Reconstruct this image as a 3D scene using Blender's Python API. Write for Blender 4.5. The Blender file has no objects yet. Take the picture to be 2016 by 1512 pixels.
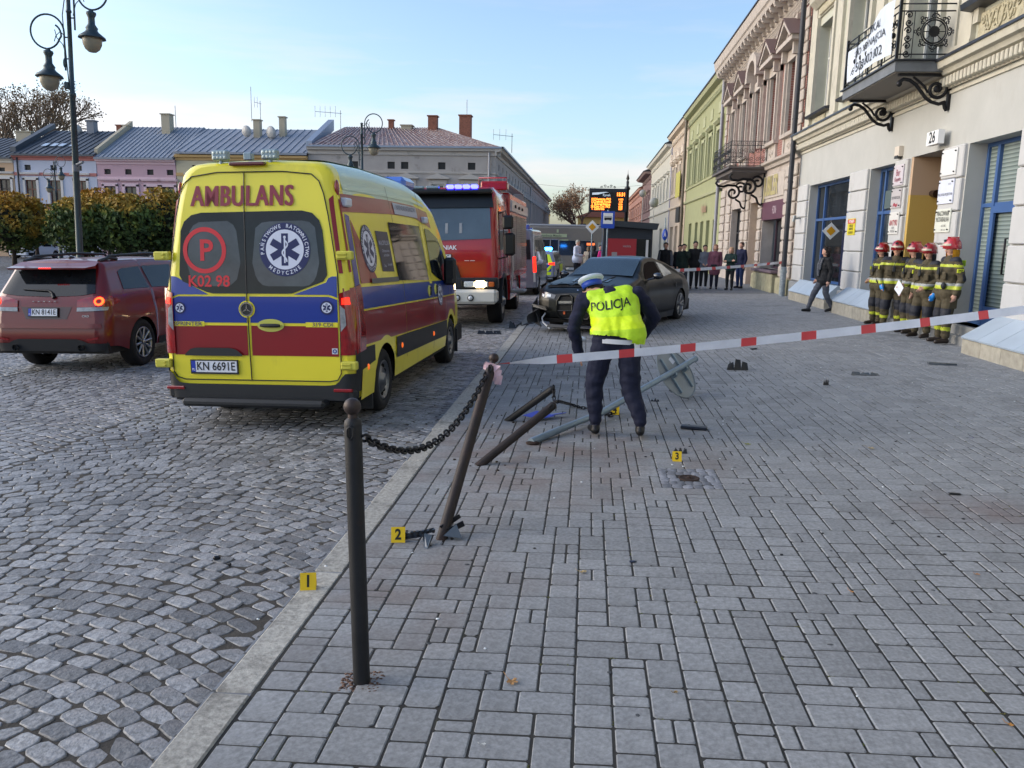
import bpy, bmesh, math, random
import numpy as np
from mathutils import Vector, Matrix
from mathutils.geometry import tessellate_polygon
from mathutils import noise as mnoise
random.seed(7)
SC = bpy.context.scene
COL = SC.collection
R = math.radians
PI = math.pi
# ---------------------------------------------------------------- camera
S = 0.025                      # cross fall of the square
cam = bpy.data.cameras.new('camera')
co = bpy.data.objects.new('camera', cam)
COL.objects.link(co)
cx = Vector((0.9954540894, 0.0929933420, 0.0205765455))
cy = Vector((-0.0364088393, 0.1719153231, 0.9844386817))
cz = Vector((0.0880088196, -0.9807126796, 0.1745195911))
mw = Matrix.Identity(4)
for i in range(3):
    mw[i][0] = cx[i]; mw[i][1] = cy[i]; mw[i][2] = cz[i]
mw[2][3] = 1.86
co.matrix_world = mw
cam.sensor_width = 36
cam.lens = 1603 / 2016 * 36
cam.clip_start = 0.05
cam.clip_end = 3000
SC.camera = co
# ---------------------------------------------------------------- light
SUN_EL, SUN_AZ = 22, 268       # azimuth clockwise from the street direction
w = bpy.data.worlds.new('World')
SC.world = w
w.use_nodes = True
nt = w.node_tree
nt.nodes.clear()
sky = nt.nodes.new('ShaderNodeTexSky')
sky.sky_type = 'NISHITA'
sky.sun_disc = False
sky.sun_elevation = R(SUN_EL)
sky.sun_rotation = R(SUN_AZ)
sky.air_density = 1.0
sky.dust_density = 2.0
sky.ozone_density = 2.4
SKY_STRENGTH = 0.15
bg = nt.nodes.new('ShaderNodeBackground')
bg.inputs[1].default_value = SKY_STRENGTH
wo = nt.nodes.new('ShaderNodeOutputWorld')
tc = nt.nodes.new('ShaderNodeTexCoord')
mp = nt.nodes.new('ShaderNodeMapping')
mp.inputs['Scale'].default_value = (1.2, 1.2, 9)
nz = nt.nodes.new('ShaderNodeTexNoise')
nz.inputs['Scale'].default_value = 2.2
nz.inputs['Detail'].default_value = 7
nz.inputs['Roughness'].default_value = 0.55
cr = nt.nodes.new('ShaderNodeValToRGB')
cr.color_ramp.elements[0].position = 0.42
cr.color_ramp.elements[0].color = (0, 0, 0, 1)
cr.color_ramp.elements[1].position = 0.64
cr.color_ramp.elements[1].color = (1, 1, 1, 1)
sep = nt.nodes.new('ShaderNodeSeparateXYZ')
mr = nt.nodes.new('ShaderNodeMapRange')      # clouds lie low, thinning upwards
mr.inputs[1].default_value = 0.02
mr.inputs[2].default_value = 0.30
mr.inputs[3].default_value = 0.9
mr.inputs[4].default_value = 0.0
mul = nt.nodes.new('ShaderNodeMath'); mul.operation = 'MULTIPLY'
mix = nt.nodes.new('ShaderNodeMixRGB')
mix.inputs[2].default_value = (4.0, 3.45, 3.4, 1)
L = nt.links.new
L(tc.outputs['Generated'], mp.inputs[0]); L(mp.outputs[0], nz.inputs[0]); L(nz.outputs[0], cr.inputs[0])
L(tc.outputs['Generated'], sep.inputs[0]); L(sep.outputs[2], mr.inputs[0])
L(cr.outputs[0], mul.inputs[0]); L(mr.outputs[0], mul.inputs[1])
L(mul.outputs[0], mix.inputs[0]); L(sky.outputs[0], mix.inputs[1])
L(mix.outputs[0], bg.inputs[0]); L(bg.outputs[0], wo.inputs[0])
sl = bpy.data.lights.new('sun', 'SUN')
sl.energy = 0.8
sl.angle = R(75)
sl.color = (1.0, 0.975, 0.95)
so = bpy.data.objects.new('sun', sl)
COL.objects.link(so)
sd = Vector((math.sin(R(SUN_AZ)) * math.cos(R(SUN_EL)), math.cos(R(SUN_AZ)) * math.cos(R(SUN_EL)), math.sin(R(SUN_EL))))
so.rotation_euler = sd.to_track_quat('Z', 'Y').to_euler()
SC.view_settings.view_transform = 'Standard'
SC.view_settings.look = 'None'
SC.view_settings.exposure = 0.95
SC.view_settings.gamma = 1
SC.view_settings.use_curve_mapping = False
SC.render.engine = 'CYCLES'

# ---------------------------------------------------------------- materials
def lin(h):
    if not isinstance(h, str): return tuple(h)
    h = h.lstrip('#')
    if len(h) == 3: h = ''.join(c * 2 for c in h)
    o = []
    for i in (0, 2, 4):
        v = int(h[i:i+2], 16) / 255
        o.append(v / 12.92 if v <= .04045 else ((v + .055) / 1.055) ** 2.4)
    return tuple(o)

MATS = {}
def M(name, col=(.5, .5, .5), rough=.6, metal=0, noise=None, bump=None, isl=0, coat=0, emit=None, spec=None, alpha=None, objr=0, dark=None):
    """noise=(scale, amount[, colour2]); bump=(scale, strength[, distance]); isl = value change per loose piece"""
    if name in MATS: return MATS[name]
    m = bpy.data.materials.new(name)
    MATS[name] = m
    m.use_nodes = True
    t = m.node_tree
    b = t.nodes['Principled BSDF']
    c = lin(col)
    b.inputs['Base Color'].default_value = (*c, 1)
    b.inputs['Roughness'].default_value = rough
    b.inputs['Metallic'].default_value = metal
    if coat: b.inputs['Coat Weight'].default_value = coat; b.inputs['Coat Roughness'].default_value = .05
    if spec is not None: b.inputs['Specular IOR Level'].default_value = spec
    if alpha is not None: b.inputs['Alpha'].default_value = alpha
    if emit:
        b.inputs['Emission Color'].default_value = (*lin(emit[0]), 1)
        b.inputs['Emission Strength'].default_value = emit[1]
    l = t.links.new
    src = None
    co_ = None
    if noise or bump or dark:
        co_ = t.nodes.new('ShaderNodeTexCoord')
    if noise:
        n = t.nodes.new('ShaderNodeTexNoise')
        n.inputs['Scale'].default_value = noise[0]
        n.inputs['Detail'].default_value = 6
        n.inputs['Roughness'].default_value = .62
        l(co_.outputs['Object'], n.inputs[0])
        r = t.nodes.new('ShaderNodeMapRange')
        r.inputs[1].default_value = .3; r.inputs[2].default_value = .7
        l(n.outputs[0], r.inputs[0])
        mx = t.nodes.new('ShaderNodeMixRGB')
        a = noise[1]
        if len(noise) > 2:
            c2 = lin(noise[2]); r.inputs[3].default_value = 0; r.inputs[4].default_value = a
            mx.inputs[1].default_value = (*c, 1)
            mx.inputs[2].default_value = (*c2, 1)
        else:
            mx.inputs[1].default_value = (*[x * (1 - a) for x in c], 1)
            mx.inputs[2].default_value = (*[min(1, x * (1 + a)) for x in c], 1)
        l(r.outputs[0], mx.inputs[0])
        src = mx.outputs[0]
    if dark:                      # second, larger and patchier stain layer
        n = t.nodes.new('ShaderNodeTexNoise')
        n.inputs['Scale'].default_value = dark[0]
        n.inputs['Detail'].default_value = 8
        n.inputs['Roughness'].default_value = .7
        if len(dark) > 4:
            ms = t.nodes.new('ShaderNodeMapping'); ms.inputs['Scale'].default_value = (1, 1, dark[4]); l(co_.outputs['Object'], ms.inputs[0]); l(ms.outputs[0], n.inputs[0])
        else: l(co_.outputs['Object'], n.inputs[0])
        r = t.nodes.new('ShaderNodeMapRange')
        r.inputs[1].default_value = dark[2] if len(dark) > 2 else .55; r.inputs[2].default_value = (dark[2] if len(dark) > 2 else .55) + .12
        r.inputs[4].default_value = dark[1]
        l(n.outputs[0], r.inputs[0])
        mx = t.nodes.new('ShaderNodeMixRGB')
        l(r.outputs[0], mx.inputs[0])
        if src: l(src, mx.inputs[1])
        else: mx.inputs[1].default_value = (*c, 1)
        dc = lin(dark[3]) if len(dark) > 3 else tuple(x * .35 for x in c)
        mx.inputs[2].default_value = (*dc, 1)
        src = mx.outputs[0]
    if isl or objr:
        g = t.nodes.new('ShaderNodeNewGeometry')
        oi = t.nodes.new('ShaderNodeObjectInfo')
        ad = t.nodes.new('ShaderNodeMath'); ad.operation = 'ADD'
        l(g.outputs['Random Per Island'], ad.inputs[0]); l(oi.outputs['Random'], ad.inputs[1])
        fr = t.nodes.new('ShaderNodeMath'); fr.operation = 'FRACT'
        l(ad.outputs[0], fr.inputs[0])
        r = t.nodes.new('ShaderNodeMapRange')
        k = isl or objr
        r.inputs[3].default_value = 1 - k; r.inputs[4].default_value = 1 + k
        l(fr.outputs[0], r.inputs[0])
        hs = t.nodes.new('ShaderNodeHueSaturation')
        if src: l(src, hs.inputs['Color'])
        else: hs.inputs['Color'].default_value = (*c, 1)
        l(r.outputs[0], hs.inputs['Value'])
        src = hs.outputs[0]
    if src: l(src, b.inputs['Base Color'])
    if bump:
        n = t.nodes.new('ShaderNodeTexNoise')
        n.inputs['Scale'].default_value = bump[0]
        n.inputs['Detail'].default_value = 5
        l(co_.outputs['Object'], n.inputs[0])
        bp = t.nodes.new('ShaderNodeBump')
        bp.inputs['Strength'].default_value = bump[1]
        bp.inputs['Distance'].default_value = bump[2] if len(bump) > 2 else .01
        l(n.outputs[0], bp.inputs['Height'])
        l(bp.outputs[0], b.inputs['Normal'])
    return m

# ---------------------------------------------------------------- mesh builder
class MB:
    def __init__(s): s.v = []; s.f = []; s.m = []; s.k = 0; s.sm = []; s.smooth = False
    def add(s, vs, fs):
        o = len(s.v)
        s.v += [tuple(p) for p in vs]
        for f in fs:
            s.f.append(tuple(i + o for i in f)); s.m.append(s.k); s.sm.append(s.smooth)
        return s
    def box(s, x0, x1, y0, y1, z0, z1):
        v = [(x, y, z) for z in (z0, z1) for y in (y0, y1) for x in (x0, x1)]
        return s.add(v, [(0, 2, 3, 1), (4, 5, 7, 6), (0, 1, 5, 4), (2, 6, 7, 3), (0, 4, 6, 2), (1, 3, 7, 5)])
    def bbox(s, x0, x1, y0, y1, z0, z1, b=.01):
        """box with chamfered edges"""
        X = (x0, x0 + b, x1 - b, x1); Y = (y0, y0 + b, y1 - b, y1); Z = (z0, z0 + b, z1 - b, z1)
        vs = []; ix = {}
        def g(i, j, k):
            if (i, j, k) not in ix: ix[(i, j, k)] = len(vs); vs.append((X[i], Y[j], Z[k]))
            return ix[(i, j, k)]
        fs = []
        for k in (0, 3): fs.append([g(1, 1, k), g(2, 1, k), g(2, 2, k), g(1, 2, k)][::(-1 if k == 0 else 1)])
        for j in (0, 3): fs.append([g(1, j, 1), g(2, j, 1), g(2, j, 2), g(1, j, 2)][::(1 if j == 0 else -1)])
        for i in (0, 3): fs.append([g(i, 1, 1), g(i, 2, 1), g(i, 2, 2), g(i, 1, 2)][::(-1 if i == 0 else 1)])
        def a(t): return 1 if t == 0 else 2
        for i in (0, 3):
            for j in (0, 3): fs.append([g(i, a(j), 1), g(a(i), j, 1), g(a(i), j, 2), g(i, a(j), 2)])
            for k in (0, 3): fs.append([g(i, 1, a(k)), g(i, 2, a(k)), g(a(i), 2, k), g(a(i), 1, k)])
        for j in (0, 3):
            for k in (0, 3): fs.append([g(1, j, a(k)), g(2, j, a(k)), g(2, a(j), k), g(1, a(j), k)])
        for i in (0, 3):
            for j in (0, 3):
                for k in (0, 3): fs.append([g(i, a(j), a(k)), g(a(i), j, a(k)), g(a(i), a(j), k)])
        return s.add(vs, fs)
    def ring(s, p, r, n, ax, up=None, ry=None):
        ax = Vector(ax).normalized()
        u = ax.orthogonal().normalized() if up is None else Vector(up).cross(ax).normalized()
        v = ax.cross(u)
        ry = r if ry is None else ry
        return [tuple(Vector(p) + u * math.cos(2 * PI * i / n) * r + v * math.sin(2 * PI * i / n) * ry) for i in range(n)]
    def cyl(s, p0, p1, r0, r1=None, n=12, caps=True):
        r1 = r0 if r1 is None else r1
        ax = Vector(p1) - Vector(p0)
        v = s.ring(p0, r0, n, ax) + s.ring(p1, r1, n, ax)
        f = [(i, (i + 1) % n, n + (i + 1) % n, n + i) for i in range(n)]
        sm = s.smooth
        s.smooth = True; s.add(v, f); s.smooth = sm
        if caps: s.add(v, [tuple(range(n))[::-1], tuple(range(n, 2 * n))])
        return s
    def tube(s, pts, r, n=8, closed=False, caps=True):
        pts = [Vector(p) for p in pts]
        m = len(pts)
        rr = r if isinstance(r, (list, tuple)) else [r] * m
        vs = []; u = None
        for i, p in enumerate(pts):
            a = pts[(i + 1) % m] if (closed or i < m - 1) else p
            b = pts[i - 1] if (closed or i > 0) else p
            t = (a - b).normalized()
            if u is None: u = t.orthogonal().normalized()
            u = (u - t * u.dot(t))
            u = u.normalized() if u.length > 1e-6 else t.orthogonal().normalized()
            v = t.cross(u)
            vs += [tuple(p + u * math.cos(2 * PI * k / n) * rr[i] + v * math.sin(2 * PI * k / n) * rr[i]) for k in range(n)]
        fs = []
        for i in range(m if closed else m - 1):
            j = (i + 1) % m
            fs += [(i * n + k, i * n + (k + 1) % n, j * n + (k + 1) % n, j * n + k) for k in range(n)]
        sm = s.smooth; s.smooth = True
        s.add(vs, fs); s.smooth = sm
        if caps and not closed: s.add(vs, [tuple(range(n))[::-1], tuple(range((m - 1) * n, m * n))])
        return s
    def lathe(s, prof, c=(0, 0, 0), n=20, ax='z', cap=False):
        vs = []
        for r, h in prof:
            for i in range(n):
                a = 2 * PI * i / n
                x, y = r * math.cos(a), r * math.sin(a)
                p = (x, y, h) if ax == 'z' else ((h, x, y) if ax == 'x' else (y, h, x))
                vs.append((p[0] + c[0], p[1] + c[1], p[2] + c[2]))
        fs = []
        for j in range(len(prof) - 1):
            fs += [(j * n + i, j * n + (i + 1) % n, (j + 1) * n + (i + 1) % n, (j + 1) * n + i) for i in range(n)]
        sm = s.smooth; s.smooth = True; s.add(vs, fs); s.smooth = sm
        if cap and prof[0][0] > 1e-4: s.add(vs[:n], [tuple(range(n))[::-1]])
        if cap and prof[-1][0] > 1e-4: s.add(vs[-n:], [tuple(range(n))])
        return s
    def ell(s, c, rx, ry=None, rz=None, n=12, m=8, rot=None):
        ry = rx if ry is None else ry; rz = rx if rz is None else rz
        vs = []; fs = []
        for j in range(m + 1):
            th = PI * j / m
            for i in range(n):
                a = 2 * PI * i / n
                p = Vector((rx * math.sin(th) * math.cos(a), ry * math.sin(th) * math.sin(a), rz * math.cos(th)))
                if rot is not None: p = rot @ p
                vs.append(tuple(p + Vector(c)))
        for j in range(m):
            fs += [(j * n + i, (j + 1) * n + i, (j + 1) * n + (i + 1) % n, j * n + (i + 1) % n) for i in range(n)]
        sm = s.smooth; s.smooth = True; s.add(vs, fs); s.smooth = sm
        return s
    def prism(s, poly, d0, d1, ax='y'):
        """polygon in the two other axes extruded along ax. ax y: poly=(x,z); x: (y,z); z: (x,y)"""
        def P(p, d): return (p[0], d, p[1]) if ax == 'y' else ((d, p[0], p[1]) if ax == 'x' else (p[0], p[1], d))
        n = len(poly)
        v = [P(p, d0) for p in poly] + [P(p, d1) for p in poly]
        f = [(i, (i + 1) % n, n + (i + 1) % n, n + i) for i in range(n)]
        tri = tessellate_polygon([[Vector((p[0], p[1], 0)) for p in poly]])
        f += [tuple(t) for t in tri] + [tuple(x + n for x in t[::-1]) for t in tri]
        return s.add(v, f)
    def grid(s, P):
        """P[i][j] points"""
        n = len(P); m = len(P[0])
        vs = [tuple(p) for r_ in P for p in r_]
        return s.add(vs, [(i * m + j, i * m + j + 1, (i + 1) * m + j + 1, (i + 1) * m + j) for i in range(n - 1) for j in range(m - 1)])
    def xf(s, fn, start=0):
        s.v = s.v[:start] + [tuple(fn(p)) for p in s.v[start:]]; return s
    def mesh(s, name, mats):
        me = bpy.data.meshes.new(name)
        me.from_pydata(s.v, [], s.f)
        for m in (mats if isinstance(mats, (list, tuple)) else [mats]): me.materials.append(m)
        if any(s.m): me.polygons.foreach_set('material_index', s.m)
        me.polygons.foreach_set('use_smooth', s.sm)
        bm = bmesh.new(); bm.from_mesh(me)
        bmesh.ops.recalc_face_normals(bm, faces=bm.faces)
        bm.to_mesh(me); bm.free()
        me.update()
        return me
    def build(s, name, mats, parent=None, loc=None, rot=None):
        o = bpy.data.objects.new(name, s.mesh(name, mats))
        COL.objects.link(o)
        if parent: o.parent = parent
        if loc: o.location = loc
        if rot: o.rotation_euler = rot
        return o

def tag(o, label=None, cat=None, group=None, kind=None):
    if label: o['label'] = label
    if cat: o['category'] = cat
    if group: o['group'] = group
    if kind: o['kind'] = kind
    return o
def thing(name, label, cat, loc=(0, 0, 0), rot=(0, 0, 0), group=None, scale=1):
    o = bpy.data.objects.new(name, None)
    COL.objects.link(o)
    o.location = loc; o.rotation_euler = rot; o.scale = (scale, scale, scale)
    o.empty_display_size = .2
    return tag(o, label, cat, group)
def inst(src, name, parent=None, loc=(0, 0, 0), rot=(0, 0, 0), scale=None):
    """linked copy of an object's mesh"""
    o = bpy.data.objects.new(name, src.data if hasattr(src, 'data') else src)
    COL.objects.link(o)
    o.parent = parent; o.location = loc; o.rotation_euler = rot
    if scale: o.scale = scale
    return o
def copytree(o, parent=None):
    c = o.copy(); COL.objects.link(c); c.parent = parent
    for ch in list(o.children): copytree(ch, c)
    return c
def gz(x):
    return S * max(-12.0, min(9.0, x))
RD = -0.07                     # road surface below the pavement
def pz(x, y=0): return gz(x) + (RD if x < -1.5 else 0)

_tc = {}
def text_mesh(txt, size=1, bold=0.0, narrow=1.0, align='CENTER', space=1.0):
    """flat triangles of a text in the x,z plane, centred on the origin"""
    key = (txt, size, bold, narrow, align, space)
    if key in _tc: return _tc[key]
    cu = bpy.data.curves.new('t', 'FONT')
    cu.body = txt; cu.size = size; cu.offset = bold * size; cu.align_x = align; cu.align_y = 'CENTER'
    cu.space_character = space
    cu.resolution_u = 3
    o = bpy.data.objects.new('t', cu)
    COL.objects.link(o)
    bpy.context.view_layer.update()
    me = bpy.data.meshes.new_from_object(o.evaluated_get(bpy.context.evaluated_depsgraph_get()))
    v = [(p.co.x * narrow, 0.0, p.co.y) for p in me.vertices]
    f = [tuple(p.vertices) for p in me.polygons]
    bpy.data.objects.remove(o); bpy.data.curves.remove(cu); bpy.data.meshes.remove(me)
    _tc[key] = (v, f)
    return _tc[key]
def add_text(mb, txt, size, fn, bold=0.0, narrow=1.0, align='CENTER', space=1.0):
    """fn maps (u, v) of the text plane to 3-D"""
    v, f = text_mesh(txt, size, bold, narrow, align, space)
    mb.add([fn(p[0], p[2]) for p in v], f)
    return mb
def disc_pts(r, n=32, r2=None, a0=0, a1=2 * PI): 
    return [(r * math.cos(a0 + (a1 - a0) * i / n), (r2 or r) * math.sin(a0 + (a1 - a0) * i / n)) for i in range(n)]
def flat(mb, poly, fn):
    tri = tessellate_polygon([[Vector((p[0], p[1], 0)) for p in poly]])
    mb.add([fn(*p) for p in poly], [tuple(t) for t in tri]); return mb
def annulus(mb, r0, r1, fn, n=40, a0=0, a1=2 * PI):
    v = []
    for i in range(n + 1):
        a = a0 + (a1 - a0) * i / n
        v += [fn(r0 * math.cos(a), r0 * math.sin(a)), fn(r1 * math.cos(a), r1 * math.sin(a))]
    mb.add(v, [(2 * i, 2 * i + 1, 2 * i + 3, 2 * i + 2) for i in range(n)]); return mb
# ================================================================= GROUND
GR = dict(kind='structure')
# base under everything out to the horizon
g = MB()
xs = [-600, -60, -12, 9, 60, 600]; ys = [-30, 25, 60, 200, 900]
g.grid([[(x, y, gz(x) - .115) for y in ys] for x in xs])
m_joint = M('joint_sand', '#3b3732', .95, noise=(9, .35), bump=(60, .5))
tag(g.build('ground', M('far_ground', '#4c4b49', .9, noise=(1.5, .25), bump=(12, .5, .02))), kind='structure')
g = MB()
g.grid([[(x, y, gz(x) + RD - .012) for y in (-12, 0, 30, 64)] for x in (-60, -12, -1.5)])
g.grid([[(x, y, gz(x) + RD - .012) for y in (64, 150)] for x in (-7.5, -1.5)])
def cobble_mat():
    m = M('cobble_road', '#6f7073', .62)
    t = m.node_tree; b = t.nodes['Principled BSDF']; l = t.links.new
    tcn = t.nodes.new('ShaderNodeTexCoord')
    mpn = t.nodes.new('ShaderNodeMapping'); mpn.inputs['Scale'].default_value = (1, 1.25, 1)
    vo = t.nodes.new('ShaderNodeTexVoronoi'); vo.feature = 'DISTANCE_TO_EDGE'; vo.inputs['Scale'].default_value = 7.5
    vc = t.nodes.new('ShaderNodeTexVoronoi'); vc.inputs['Scale'].default_value = 7.5
    l(tcn.outputs['Object'], mpn.inputs[0]); l(mpn.outputs[0], vo.inputs[0]); l(mpn.outputs[0], vc.inputs[0])
    r = t.nodes.new('ShaderNodeMapRange'); r.inputs[1].default_value = .0; r.inputs[2].default_value = .16
    l(vo.outputs['Distance'], r.inputs[0])
    hs = t.nodes.new('ShaderNodeMapRange'); hs.inputs[3].default_value = .6; hs.inputs[4].default_value = 1.3
    sp = t.nodes.new('ShaderNodeSeparateColor'); l(vc.outputs['Color'], sp.inputs[0]); l(sp.outputs[0], hs.inputs[0])
    mu = t.nodes.new('ShaderNodeMixRGB'); mu.blend_type = 'MULTIPLY'; mu.inputs[0].default_value = 1
    mx = t.nodes.new('ShaderNodeMixRGB'); mx.inputs[1].default_value = (.03, .028, .026, 1); mx.inputs[2].default_value = (.17, .175, .185, 1)
    l(r.outputs[0], mx.inputs[0]); l(mx.outputs[0], mu.inputs[1]); l(hs.outputs[0], mu.inputs[2]); l(mu.outputs[0], b.inputs['Base Color'])
    bp = t.nodes.new('ShaderNodeBump'); bp.inputs['Strength'].default_value = .8; bp.inputs['Distance'].default_value = .02
    l(r.outputs[0], bp.inputs['Height']); l(bp.outputs[0], b.inputs['Normal'])
    return m
road = tag(g.build('road', cobble_mat()), kind='structure')
gj = MB()
gj.grid([[(x, y, gz(x) + RD - .001) for y in (0.4, 30.2)] for x in (-15.2, -12, -1.49)])
gj.build('road_bedding', m_joint, road)

m_cob = M('granite_sett', (.205, .208, .216), .58, noise=(34, .5), bump=(60, .8, .006), isl=.38, dark=(2.2, .3, .55, '#6e5f57'))
def noise2(x, y, s, o=0):
    return mnoise.noise(Vector((x * s + o, y * s - o, o * .7)))
def sett(cx_, cy_, a, l, d, h, rnd, seg=8):
    """a rounded sett: vertices & faces, top at h"""
    vs = []; fs = []
    Q = [(.5, -.30), (.5, .30), (.36, .5), (-.36, .5), (-.5, .30), (-.5, -.30), (-.36, -.5), (.36, -.5)]
    if seg > 8: Q = [(.5, -.34), (.53, 0), (.5, .34), (.40, .5), (0, .53), (-.40, .5), (-.5, .34), (-.53, 0), (-.5, -.34), (-.40, -.5), (0, -.53), (.40, -.5)]
    seg = len(Q); base = [((u + rnd.uniform(-.035, .03)) * l, (v + rnd.uniform(-.045, .035)) * d) for u, v in Q]
    ca, sa = math.cos(a), math.sin(a)
    tx, ty = rnd.uniform(-.05, .05), rnd.uniform(-.05, .05)
    for (sc, zz) in ((1.02, -.035), (1.0, -.005), (.965, .001), (.89, 0.0032)):
        for bx, by in base:
            x = bx * sc; y = by * sc
            X = cx_ + x * ca - y * sa; Y = cy_ + x * sa + y * ca
            vs.append((X, Y, gz(X) + RD + h + zz + x * tx + y * ty))
    vs.append((cx_, cy_, gz(cx_) + RD + h + .0036))
    for r_ in (0, 1, 2):
        fs += [(r_ * seg + i, r_ * seg + (i + 1) % seg, (r_ + 1) * seg + (i + 1) % seg, (r_ + 1) * seg + i) for i in range(seg)]
    fs += [(3 * seg + i, 3 * seg + (i + 1) % seg, 4 * seg) for i in range(seg)]
    return vs, fs
rnd = random.Random(3)
setts = []
BW, SAG, ROWH = 3.5, .66, .116
nbay = 4
for b_ in range(nbay):
    xr = -1.50 - b_ * BW; xl = xr - BW; xm = (xr + xl) / 2
    k = -8
    while True:
        y0 = .9 + k * ROWH; k += 1
        if y0 > 30: break
        hw = BW / 2
        x = xl + rnd.uniform(0, .06)
        far = y0 > 17
        while x < xr - .03:
            ln = rnd.uniform(.095, .165) * (1.15 if far else 1)
            if x + ln > xr - .05: ln = xr - x
            xc = x + ln / 2
            t_ = (xc - xm) / hw
            dyd = -2 * SAG * t_ / hw
            yc = y0 + SAG * (1 - t_ * t_) + .10 * noise2(xc, y0, .8) + rnd.uniform(-.008, .008)
            xo = xc + .05 * noise2(xc, yc, .9, 5)
            a = math.atan(dyd)
            cs = math.cos(a)
            if yc > .9 and xo < -1.53 and yc > -0.42 * xo - 1.2 and yc < 30:
                setts.append((xo, yc, a + rnd.uniform(-.05, .05), ln / cs - .007, ROWH * cs - .006, rnd.uniform(-.003, .004)))
            x += ln
sx = sorted(setts, key=lambda s: (s[0] ** 2 + s[1] ** 2))
def invis(s): return not (-0.62 * s[1] - .35 < s[0])
near = [s for s in sx if s[1] > 2.2 and s[0] > -.66 * s[1] - .2][:300]
ns = set(id(s) for s in near)
for s in near:
    q = MB(); q.smooth = True
    vs, fs = sett(0, 0, 0, s[3], s[4], s[5], rnd, 10)
    vs = [(v[0], v[1], v[2] - (gz(v[0]) + RD) + gz(s[0]) + RD + S * (v[0] * math.cos(s[2]) - v[1] * math.sin(s[2]))) for v in vs]
    q.add(vs, fs)
    me = bpy.data.meshes.new('cobblestone'); me.from_pydata(q.v, [], q.f); me.materials.append(m_cob)
    me.polygons.foreach_set('use_smooth', [len(f) == 4 for f in q.f])
    o = bpy.data.objects.new('cobblestone', me); COL.objects.link(o); o.parent = road
    o.location = (s[0], s[1], 0); o.rotation_euler = (0, 0, s[2])
def bulk(items, name, mat, parent, fn):
    V = []; F = []
    for s in items:
        vs, fs = fn(s); o = len(V); V += vs; F += [tuple(i + o for i in f) for f in fs]
    me = bpy.data.meshes.new(name); me.from_pydata(V, [], F); me.materials.append(mat)
    me.polygons.foreach_set('use_smooth', [len(f) == 4 for f in F])
    ob = bpy.data.objects.new(name, me); COL.objects.link(ob); ob.parent = parent; ob['kind'] = 'stuff'
    return ob
bulk([s for s in setts if id(s) not in ns], 'cobblestones', m_cob, road, lambda s: sett(*s, rnd, 8 if s[1] < 11 else 6))

# ---- kerb: granite stones about a metre long
m_kerb = M('kerb_granite', (.34, .325, .29), .75, noise=(38, .4), bump=(70, .6, .004), objr=.1, dark=(3.5, .6, .54, '#4e4a44'))
kerb = thing('kerb', 'pale granite kerb of long stones between cobbled road and pavement', 'kerb')
kj = [1.55, 2.03, 3.02, 4.30, 5.55, 6.70, 7.9]
y = 7.9
while y < 120: y += rnd.uniform(1.0, 1.35) if y < 60 else 6; kj.append(y)
for a_, b_ in zip(kj, kj[1:]):
    q = MB(); x0, x1 = -1.505 + rnd.uniform(-.012, .01), -1.335
    q.bbox(x0, x1, a_ + .009, b_ - .009, gz(-1.4) - .13, gz(-1.4) + .004 + rnd.uniform(-.003, .003), .012)
    st = q.build('kerb_stone', m_kerb, kerb)

# ---- pavement
g = MB()
g.grid([[(x, y, gz(x) - .008) for y in (-12, 0, 30, 300)] for x in (-1.52, 7.4)])
def pavefar():
    m = M('pavement_slabs', '#777b80', .7)
    t = m.node_tree; b = t.nodes['Principled BSDF']; l = t.links.new
    tcn = t.nodes.new('ShaderNodeTexCoord')
    br = t.nodes.new('ShaderNodeTexBrick')
    br.inputs['Scale'].default_value = 1; br.inputs['Brick Width'].default_value = .2; br.inputs['Row Height'].default_value = .16
    br.inputs['Mortar Size'].default_value = .009; br.inputs['Mortar'].default_value = (.06, .06, .06, 1)
    br.inputs['Color1'].default_value = (.20, .215, .235, 1); br.inputs['Color2'].default_value = (.15, .16, .18, 1)
    l(tcn.outputs['Object'], br.inputs[0]); l(br.outputs[0], b.inputs['Base Color'])
    return m
pave = tag(g.build('pavement', pavefar()), kind='structure')
gj = MB()
gj.grid([[(x, y, gz(x) - .0035) for y in (.4, 30.2)] for x in (-1.34, 7.3)])
gj.build('pavement_bedding', M('paver_joint', '#2b2a28', .95, noise=(14, .4), dark=(1.4, .6, .58, '#3a4020')), pave)
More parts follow.
